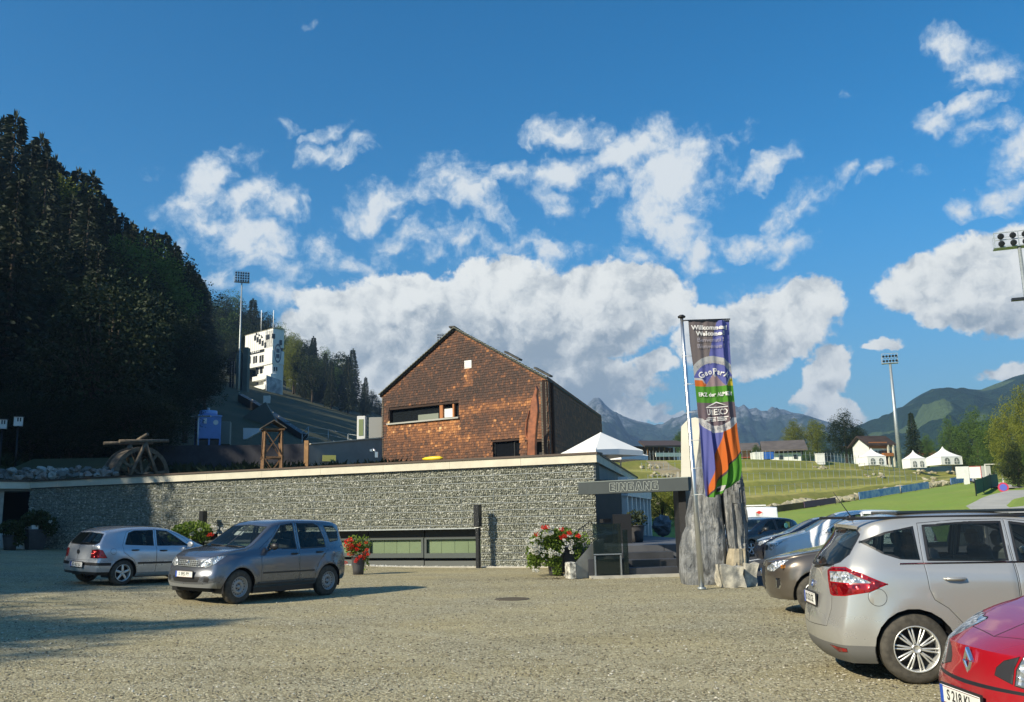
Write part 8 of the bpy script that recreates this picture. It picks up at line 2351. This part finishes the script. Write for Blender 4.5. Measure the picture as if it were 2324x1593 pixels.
rtree(2066, 935, 1052, 150, 's', 52, LF_DARK, 'slim upright conifer right of the floodlight mast')
rtree(2100, 985, 1052, 175, 'b', 50, LF_MID, 'low green tree behind the middle tent')
rtree(2150, 945, 1060, 165, 'b', 60, LF_MID, 'mid green tree behind the right tent')
rtree(2205, 925, 1085, 135, 'b', 100, LF_MID, 'large bushy tree above the white scoreboard')
rtree(2180, 980, 1085, 142, 'b', 70, LF_DARK, 'dark leafy tree left of the scoreboard')
rtree(2240, 945, 1100, 118, 'b', 80, LF_MID, 'green tree directly right of the scoreboard')
rtree(2278, 905, 1112, 98, 'b', 95, LF_YEL, 'yellowing tree leaning over the access road')
rtree(2318, 870, 1120, 90, 'b', 90, LF_YEL, 'tall yellow green tree at the right picture edge')
rtree(2300, 1000, 1120, 84, 'b', 80, LF_DARK, 'low dark tree at the right edge by the road sign')
rtree(2352, 930, 1130, 80, 'b', 90, LF_MID, 'tree just beyond the right picture edge')
rtree(1543, 975, 1040, 190, 'b', 40, LF_MID, 'small tree behind the long pavilion roof')
rtree(1715, 1008, 1042, 150, 'b', 26, LF_MID, 'small rounded bush tree before the farmhouse')
bg = []
for i in range(22):
    px = 1560 + i * 36 + rn.uniform(-12, 12); yy = 1018 + rn.uniform(-6, 6) - (8 if px > 2000 else 0)
    o = rtree(px, yy, 1050, 290 + rn.uniform(-20, 30), 'b', 40, LF_DARK if rn.random() < .6 else LF_MID, 'small far tree in the line behind the stadium'); o['group'] = 'far trees behind the stadium'

M_RROOF = pbr('brown_roof', (.12, .10, .085), .8, var=.2, vscale=.8)
M_DWOOD = pbr('dark_wood', (.045, .028, .018), .8, var=.3, vscale=1)
def gable_house(name, px0, px1, yroof, yeave, ybot, D, label, wall, roof, rz=0.0, depth=9.0, over=.8, base=None, ridge_along=True, cat='house'):
    a = at(px0, ybot, D); b = at(px1, ybot, D); W = b.x - a.x; zb = a.z - .6; ze = at(px0, yeave, D).z - zb; zr = at(px0, yroof, D).z - zb
    o = empty(name, ((a.x + b.x) / 2, D + depth / 2, zb), rz, label, cat)
    m_ = MB(); hw, hd = W / 2, depth / 2
    if ridge_along:
        m_.prism([(-hw, -hd, 0), (-hw, -hd, ze), (-hw, 0, zr - .15), (-hw, hd, ze), (-hw, hd, 0)], (W, 0, 0))
    else:
        m_.prism([(-hw, -hd, 0), (-hw, -hd, ze), (0, -hd, zr - .15), (hw, -hd, ze), (hw, -hd, 0)], (0, depth, 0))
    m_.build('wall', wall, o)
    if base:
        m_ = MB(); m_.box((0, 0, base[1] / 2), (W + .1, depth + .1, base[1])); m_.build('plinth_storey', base[0], o)
    for s in (-1, 1):
        m_ = MB()
        if ridge_along:
            sl = (zr - ze) / hd; q = [(-hw - over, 0, zr), (hw + over, 0, zr), (hw + over, s * (hd + over), ze - sl * over), (-hw - over, s * (hd + over), ze - sl * over)]
        else:
            sl = (zr - ze) / hw; q = [(0, -hd - over, zr), (0, hd + over, zr), (s * (hw + over), hd + over, ze - sl * over), (s * (hw + over), -hd - over, ze - sl * over)]
        m_.prism(q, (0, 0, .22)); m_.build('roof', roof, o)
    return o, W, ze, zr
o, W, ze, zr = gable_house('barn', 1768, 1836, 997, 1020, 1043, 140, 'long low barn with dark boarded gable and white ground floor', M_DWOOD, M_RROOF, R(-14), 11, 1.1, (M_WHITE, 1.6), cat='barn')
for x in (-.6, 1.6):
    m_ = MB(); m_.box((x, -5.62, .95), (.6, .06, .6)); m_.build('window', M_TG, o)
m_ = MB(); m_.box((W / 2 + .06, .5, .9), (.1, 6, 1.7)); m_.build('door', M_SHA, o)
o, W, ze, zr = gable_house('farmhouse', 1690, 1722, 1004, 1020, 1044, 160, 'cream farmhouse with brown roof half hidden behind the flag', pbr('cream_wall', (.62, .50, .22), .8), M_RROOF, R(-10), 9, 1.2)
for x in (-1.2, 1.0):
    m_ = MB(); m_.box((x, -4.55, 1.9), (.7, .08, .9)); m_.build('window', M_TG, o)
m_ = MB(); m_.box((0, -5, 1.0), (W + 2, 1.4, .12)); m_.build('porch_roof', pbr('red_tile', (.36, .09, .05), .8), o)
o, W, ze, zr = gable_house('chalet', 1966, 2024, 990, 1008, 1052, 142, 'white chalet with balcony, columns and slate gable roof', M_WHITE, M_DWOOD, R(12), 4.4, .6)
m_ = MB(); m_.box((-.4, -2.26, ze - .2), (W * .8, .1, 1.0)); m_.build('gable_boarding', MATS['orange_wood'], o)
for i in range(4):
    for j in range(3):
        m_ = MB(); m_.box((-W / 2 + .55 + i * .62, -2.25, ze - 1.3 - j * .62), (.44, .08, .46)); m_.build('window', M_TG, o)
m_ = MB(); m_.box((.9, -2.23, 1.5), (1.6, .06, 2.2)); m_.build('dark_bay', M_DWOOD, o)
for x in (1.0, 1.9):
    m_ = MB(); m_.box((x, -2.7, ze / 2 - .1), (.22, .22, ze - .2)); m_.build('column', M_FASC, o)
m_ = MB(); m_.box((.9, -2.6, 1.9), (1.7, .6, .5)); m_.build('balcony', MATS['orange_wood'], o)
# small red-roofed houses
o, W, ze, zr = gable_house('far_house', 2100, 2132, 1022, 1034, 1052, 200, 'far white house with red roof between the tents', M_WHITE, MATS['red_tile'], R(5), 8, .6)
# long pavilion with open columns above the bank
a = at(1460, 1032, 128); b = at(1560, 1030, 133); L = (b - a).length
pv = empty('pavilion', a - Vector((0, 0, 1)), math.atan2(b.y - a.y, b.x - a.x), 'long open pavilion with brown roof above the grass bank', 'pavilion')
zr_ = at(1500, 1010, 130).z - a.z + 1
m_ = MB(); m_.prism([(-.6, -1, zr_ - .5), (L, -1, zr_ - .2), (L, 2.2, zr_ + .75), (1.2, 2.2, zr_ + .5)], (0, 0, .25)); m_.build('roof', pbr('brown_tin', (.075, .05, .04), .7), pv)
m_ = MB(); m_.box((L / 2, 3, zr_ / 2), (L, .3, zr_)); m_.build('back_wall', M_DWOOD, pv)
for k in range(8):
    m_ = MB(); m_.bar((.4 + k * L / 8, -.5, 0), (.4 + k * L / 8, -.5, zr_ - .4), .14, .14); m_.build('column', M_TIMB, pv)
m_ = MB(); m_.bar((1.2, -1.2, .95), (L, -1.2, 1.1), .08, .55); bnr = m_.build('banner', M_CLOTH, pv)
M_TXTD = pbr('dark_print', (.12, .12, .13), .7)
# farm containers
for (p0, p1, t0, t1, mat, lb) in ((1712, 1734, 1026, 1045, M_WHITE, 'white container beside the blue one on the bank top'), (1735, 1757, 1026, 1042, pbr('blue_container', (.03, .14, .5), .5), 'blue container beside the barn')):
    a = at(p0, t1, 128); b = at(p1, t1, 128); z = at(p0, t0, 128).z
    m_ = MB(); m_.box(((a.x + b.x) / 2, 129, (a.z + z) / 2), (b.x - a.x, 2, z - a.z))
    for k in range(4): m_.box((a.x + (b.x - a.x) * (k + .5) / 4, 127.98, (a.z + z) / 2), (.06, .05, z - a.z - .1))
    tag(m_.build('container', mat), lb, 'container')
# pagoda tents
M_TENT = pbr('tent_white', (.86, .86, .84), .7)
def tent(p0, p1, ytip, yeave, ybot, D, label, rz):
    a = at(p0, ybot, D); b = at(p1, ybot, D); W = (b.x - a.x) * .86; ze = at(p0, yeave, D).z - a.z; zt_ = at(p0, ytip, D).z - a.z
    o = empty('pagoda_tent', ((a.x + b.x) / 2, D + W / 2, a.z), rz, label, 'tent', 'white pagoda tents')
    h = W / 2; n = 7; vs = []
    m_ = MB()
    for k in range(n):
        t = k / (n - 1); r = h * (1 - t) ** 1.7 + .03; z = ze + (zt_ - ze) * t
        vs += [(-r, -r, z), (r, -r, z), (r, r, z), (-r, r, z)]
    fs = [(k * 4 + j, k * 4 + (j + 1) % 4, (k + 1) * 4 + (j + 1) % 4, (k + 1) * 4 + j) for k in range(n - 1) for j in range(4)]
    m_.add(vs, fs); m_.build('roof', M_TENT, o)
    for k in range(4):
        m_ = MB(); m_.box((0, -h + .04, ze / 2), (W, .04, ze)); q = m_.build('side_wall', M_TENT, o); q.rotation_euler = (0, 0, k * PI / 2)
    for x in (-W * .22, W * .22):
        m_ = MB(); w = W * .11; zc = ze * .38
        m_.prism([(x - w, -h, ze * .12), (x + w, -h, ze * .12), (x + w, -h, ze * .55)] + [(x + w * math.cos(a_), -h, ze * .55 + w * math.sin(a_)) for a_ in (PI / 6, PI / 3, PI / 2, 2 * PI / 3, 5 * PI / 6)] + [(x - w, -h, ze * .55)], (0, -.04, 0))
        q = m_.build('window', pbr('tent_window', (.16, .18, .17), .3), o)
        m_ = MB(); m_.box((x, -h - .06, ze * .4), (.05, .03, ze * .6)); m_.box((x, -h - .06, ze * .4), (w * 2, .03, .05)); s_ = m_.build('glazing_bar', M_TENT); s_.parent = q
tent(1963, 2015, 1016, 1036, 1056, 127, 'white pagoda tent in front of the chalet', R(6))
tent(2062, 2106, 1021, 1041, 1062, 130, 'middle white pagoda tent right of the floodlight mast', R(4))
tent(2124, 2188, 1012, 1037, 1055, 133, 'widest white pagoda tent left of the scoreboard', R(12))
# scoreboard
a = at(2212, 1085, 112)
sb = empty('scoreboard', (a.x, a.y, at(2195, 1106, 112).z - .5), R(-8), 'blank white scoreboard on a square post with red edge', 'scoreboard')
z0 = a.z - sb.location.z; z1_ = at(2212, 1058, 112).z - sb.location.z
for k, (x, w, m__) in enumerate(((-1.35, 1.45, M_WHITE), (.1, 1.35, M_TENT), (1.35, 1.1, pbr('board_grey', (.45, .45, .42), .6)))):
    m_ = MB(); m_.box((x, 0, (z0 + z1_) / 2), (w, .25, z1_ - z0)); m_.build('panel', m__, sb)
m_ = MB(); m_.box((.76, -.14, (z0 + z1_) / 2), (.05, .05, z1_ - z0)); m_.box((.1, -.14, z1_ - .02), (1.35, .05, .05)); m_.build('red_frame', pbr('signal_red', (.6, .03, .03), .5), sb)
m_ = MB(); m_.box((-.95, 0, z0 / 2), (.6, .3, z0)); m_.build('post', M_WHITE, sb)
# boulder wall at foot of the bank and outcrops (single stones)
rn = random.Random(12)
M_BOULP = pebble_mat('pale_boulder', [(0, (.33, .29, .18)), (.5, (.46, .42, .28)), (1, (.60, .56, .42))])
BM = []
for s in range(5):
    bm = bmesh.new(); bmesh.ops.create_icosphere(bm, subdivisions=1, radius=1.0)
    for v in bm.verts: v.co *= 1 + .3 * mnoise.noise(v.co * 1.3 + Vector((s * 7.1, 0, 0))) ; v.co.z *= .75
    me = bpy.data.meshes.new('boulder'); bm.to_mesh(me); bm.free(); me.materials.append(M_BOULP); BM.append(me)
nb = 0
def bank_boulder(p, s, label, group):
    global nb
    o = bpy.data.objects.new('boulder', BM[rn.randrange(5)]); COL.objects.link(o); o.location = p
    o.rotation_euler = (rn.uniform(-.4, .4), rn.uniform(-.4, .4), rn.uniform(0, 6)); o.scale = (s * rn.uniform(.9, 1.5), s, s * rn.uniform(.8, 1.1)); tag(o, label, 'boulder', group); nb += 1
for k in range(235):
    u = .14 + .5 * (k / 235) + rn.uniform(-.003, .003); 
    row = rn.random(); wv = .5 + .5 * math.sin(u * 40)
    p = bank_pt(u, .02 + row * (.07 + .08 * wv)); bank_boulder(p + Vector((0, -.1, .18)), rn.uniform(.34, .62), 'pale boulder in the stone band at the foot of the bank', 'boulders at the foot of the bank')
def outcrop(px, py, n, sx, sy, label):
    for k in range(n):
        qx, qy = px + rn.uniform(-sx, sx), py + rn.uniform(-sy, sy)
        # walk the ray down to the ground
        o_ = Vector((0, 0, EYE)); d = ray(qx, qy); hit = None
        for b in _bv['m']:
            h = b.ray_cast(o_, d)
            if h[0] is not None and (hit is None or (h[0] - o_).length < (hit - o_).length): hit = h[0]
        if hit: bank_boulder(hit, rn.uniform(.22, .42), label, label.replace('pale boulder in the', 'boulders of the'))
outcrop(1640, 1063, 12, 30, 4, 'pale boulder in the outcrop near top of the bank')
outcrop(1985, 1079, 10, 22, 6, 'pale boulder in the outcrop right of the tent row')
outcrop(1862, 1060, 9, 14, 5, 'pale boulder in the outcrop under the small white box')
outcrop(2110, 1092, 10, 16, 7, 'pale boulder in the outcrop left of the scoreboard')
outcrop(2125, 1070, 26, 50, 8, 'pale boulder in the stone wall below the tents')
outcrop(1475, 1060, 10, 22, 4, 'pale boulder in the row left of the path')
outcrop(1500, 1078, 12, 22, 4, 'pale boulder in the row beside the path')
outcrop(1530, 1078, 5, 12, 4, 'pale boulder in the cluster by the monolith')
outcrop(1520, 1142, 12, 24, 6, 'pale boulder in the band above the bush')
outcrop(1665, 1040, 6, 10, 4, 'pale boulder in the heap before the barn')
# brown board fence and banners along the foot of the bank
def fence_seg(u0, u1, h, name, mat, label, cat, dz=0, n=10, group=None, txt=None):
    p0 = bank_pt(u0, 0) ; p1 = bank_pt(u1, 0)
    o = empty(name, p0 + Vector((0, -.6, 0)), 0, label, cat, group)
    pts = [bank_pt(u0 + (u1 - u0) * k / n, 0) + Vector((0, -.6, 0)) - o.location for k in range(n + 1)]
    for a_, b_ in zip(pts, pts[1:]):
        m_ = MB(); m_.bar(a_ + Vector((0, 0, h / 2 + dz)), b_ + Vector((0, 0, h / 2 + dz)), .06, h); m_.build('board' if 'fence' in name else 'panel', mat, o)
    for p in pts:
        m_ = MB(); m_.bar(p + Vector((0, .08, -.3)), p + Vector((0, .08, h + dz)), .08, .08); m_.build('post', M_DARKM, o)
    return o, pts
M_BRF = pbr('brown_fence', (.13, .085, .04), .85, var=.3, vscale=.6)
fence_seg(.14, .375, .6, 'board_fence', M_BRF, 'brown board fence along the foot of the grass bank', 'fence', n=14)
M_PURP = pbr('purple_banner', (.16, .09, .16), .7)
M_BANB = pbr('blue_banner', (.13, .30, .80), .6, vscale=1.6, col2=(.50, .62, .95))
def banner(p0x, p1x, y0, y1, hgt, u_guess, mat, label, words=None):
    # find the fence line parameter under each pixel column
    def ucol(px):
        best = min((abs(project(bank_pt(k / 400, 0) + Vector((0, -.7, 0)))[0] - px), k / 400) for k in range(401)); return best[1]
    u0, u1 = ucol(p0x), ucol(p1x)
    a_, b_ = bank_pt(u0, 0) + Vector((0, -.72, 0)), bank_pt(u1, 0) + Vector((0, -.72, 0))
    o = empty('banner', a_, 0, label, 'banner')
    m_ = MB(); m_.bar(Vector((0, 0, .05 + hgt / 2)), b_ - a_ + Vector((0, 0, .05 + hgt / 2)), .04, hgt); m_.build('sheet', mat, o)
    for f in (0, .5, 1):
        m_ = MB(); m_.bar((b_ - a_) * f + Vector((0, .06, -.3)), (b_ - a_) * f + Vector((0, .06, hgt + .05)), .06, .06); m_.build('post', M_DARKM, o)
    if words:
        d = b_ - a_; ang = math.atan2(d.y, d.x); sl = math.atan2(d.z, math.hypot(d.x, d.y))
        M = Matrix.Translation(d / 2 + Vector((0, 0, .05 + hgt / 2)) + Vector((math.sin(ang), -math.cos(ang), 0)) * .03) @ Matrix.Rotation(ang, 4, 'Z') @ Matrix.Rotation(R(90), 4, 'X') @ Matrix.Rotation(sl, 4, 'Z')
        for (wd, xo, sz) in words: text(wd, 'lettering', o, M_CLOTH, sz, M @ Matrix.Translation((xo, 0, 0)), .004)
    return o
banner(1827, 1898, 1130, 1140, .6, .3, M_PURP, 'dark purple banner with white emblem on the brown fence', [('S =', -1.6, 1.0), ('Q&K', 1.2, 1.1)] and None)
banner(1950, 2042, 1110, 1128, .78, .4, M_BANB, 'longest pale blue banner left along the foot of the bank')
banner(2046, 2110, 1105, 1120, .78, .4, M_BANB, 'middle blue banner along the foot of the bank')
banner(2158, 2206, 1098, 1112, .78, .5, M_BANB, 'right blue banner below the scoreboard')
# wire fences on the terraces: rows of thin posts
for r_, t_ in enumerate((.28, .52, .77, .98)):
    o = empty('terrace_fence', bank_pt(.1, t_), 0, ('lowest', 'second lowest', 'third', 'topmost')[r_] + ' row of thin wire fence posts across the grass bank', 'fence')
    n = 46 if t_ < .9 else 60
    for k in range(n):
        p = bank_pt(.08 + .5 * k / n, t_) - o.location
        m_ = MB(); m_.bar(p, p + Vector((0, 0, 1.0 if t_ < .9 else 1.3)), .045, .045); m_.build('post', M_GALV, o)
    for h in (.9,):
        m_ = MB()
        for k in range(n - 1): m_.bar(bank_pt(.08 + .5 * k / n, t_, h) - o.location, bank_pt(.08 + .5 * (k + 1) / n, t_, h) - o.location, .02, .02)
        m_.build('wire', M_GALV, o)
# worn steps climbing the bank behind the entrance
pa = [at(1497, 1048, 0.1)]; 
def hitbank(px, py):
    o_ = Vector((0, 0, EYE)); d = ray(px, py); hit = None
    for b in _bv['m']:
        h = b.ray_cast(o_, d)
        if h[0] is not None and (hit is None or (h[0] - o_).length < (hit - o_).length): hit = h[0]
    return hit
pts = []
for k in range(15):
    f = k / 14; q = hitbank(lerp(1545, 1480, f), lerp(1098, 1040, f))
    if q: pts.append(q)
if len(pts) > 2: strip('bank_steps', pts, 3.4, pbr('worn_earth', (.30, .25, .15), .95, var=.15, vscale=.8, coords='World'), .12)
# round road signs, small green fence, white box, people-sized posts
def round_sign(px, py, D, r, hpx, label, col=(.55, .04, .10)):
    c = at(px, py, D); o = empty('road_sign', (c.x, c.y, meadow_z(c.x, c.y)), R(-25), label, 'road sign')
    h = c.z - o.location.z
    m_ = MB(); m_.tube([(0, 0, -.2), (0, 0, h + r * .5)], .035, 6); m_.build('post', M_GALV, o)
    m_ = MB(); m_.lathe([(0, -.05), (r, -.05), (r, -.02), (0, -.02)], c=(0, 0, h), n=20, axis='Y', smooth=False); m_.build('disc', pbr('sign_red', col, .5), o)
    m_ = MB(); m_.lathe([(0, -.06), (r * .68, -.06), (r * .68, -.05)], c=(0, 0, h), n=20, axis='Y', smooth=False); m_.build('field', pbr('sign_blue', (.10, .12, .55), .5), o)
round_sign(2277, 1106, 78, .42, 0, 'round red and blue no stopping sign by the access road')
round_sign(2238, 1147, 72, .34, 0, 'low round red sign left at the road mouth', (.55, .03, .06)); round_sign(2263, 1150, 68, .34, 0, 'low round red sign right at the road mouth', (.5, .03, .2))
o = empty('mesh_fence', (0, 0, 0), 0, 'green windscreen fence beside the access road', 'fence'); M_GF = pbr('green_screen', (.04, .13, .10), .8)
fp_ = [(2218, 1143, 78), (2235, 1134, 82), (2252, 1126, 86), (2268, 1120, 90)]
for (a_, b_) in zip(fp_, fp_[1:]):
    p, q = at(*a_), at(*b_); p.z = meadow_z(p.x, p.y); q.z = meadow_z(q.x, q.y); m_ = MB(); m_.bar(p + Vector((0, 0, .75)), q + Vector((0, 0, .75)), .05, 1.2); m_.build('screen', M_GF, o)
    m_ = MB(); m_.bar(p, p + Vector((0, 0, 1.45)), .07, .07); m_.build('post', M_DARKM, o)
m_ = MB(); p = hitbank(1862, 1052) or at(1862, 1052, 130); m_.box(p + Vector((0, 0, .6)), (1.1, .8, 1.5)); m_.box(p + Vector((0, 0, 1.38)), (1.2, .9, .08)); tag(m_.build('white_box', M_WHITE), 'small white cabinet on the bank edge above the outcrop', 'cabinet')
m_ = MB(); p = hitbank(2248, 1090) or at(2248, 1090, 110); p = at(2258, 1092, 100); p.z = meadow_z(p.x, p.y)
for s in (-1, 1): m_.bar(p + Vector((s * .9, 0, 0)), p + Vector((s * .9, 0, 2.2)), .1, .1)
m_.bar(p + Vector((-.9, 0, 2.2)), p + Vector((.9, 0, 2.2)), .1, .1); tag(m_.build('goal_frame', M_WHITE), 'small white goal frame under the trees at right', 'goal')
# ------------------------------------------------------------------ air
m = bpy.data.materials.new('haze_air'); m.use_nodes = True; t = m.node_tree; t.nodes.clear()
pv_ = t.nodes.new('ShaderNodeVolumePrincipled'); pv_.inputs['Color'].default_value = (.42, .66, 1.0, 1); pv_.inputs['Density'].default_value = .00026; pv_.inputs['Anisotropy'].default_value = .15
ou = t.nodes.new('ShaderNodeOutputMaterial'); t.links.new(pv_.outputs[0], ou.inputs['Volume'])
mb = MB(); mb.box((0, 1150, 155), (7100, 3620, 317)); tag(mb.build('haze', m), kind='stuff')
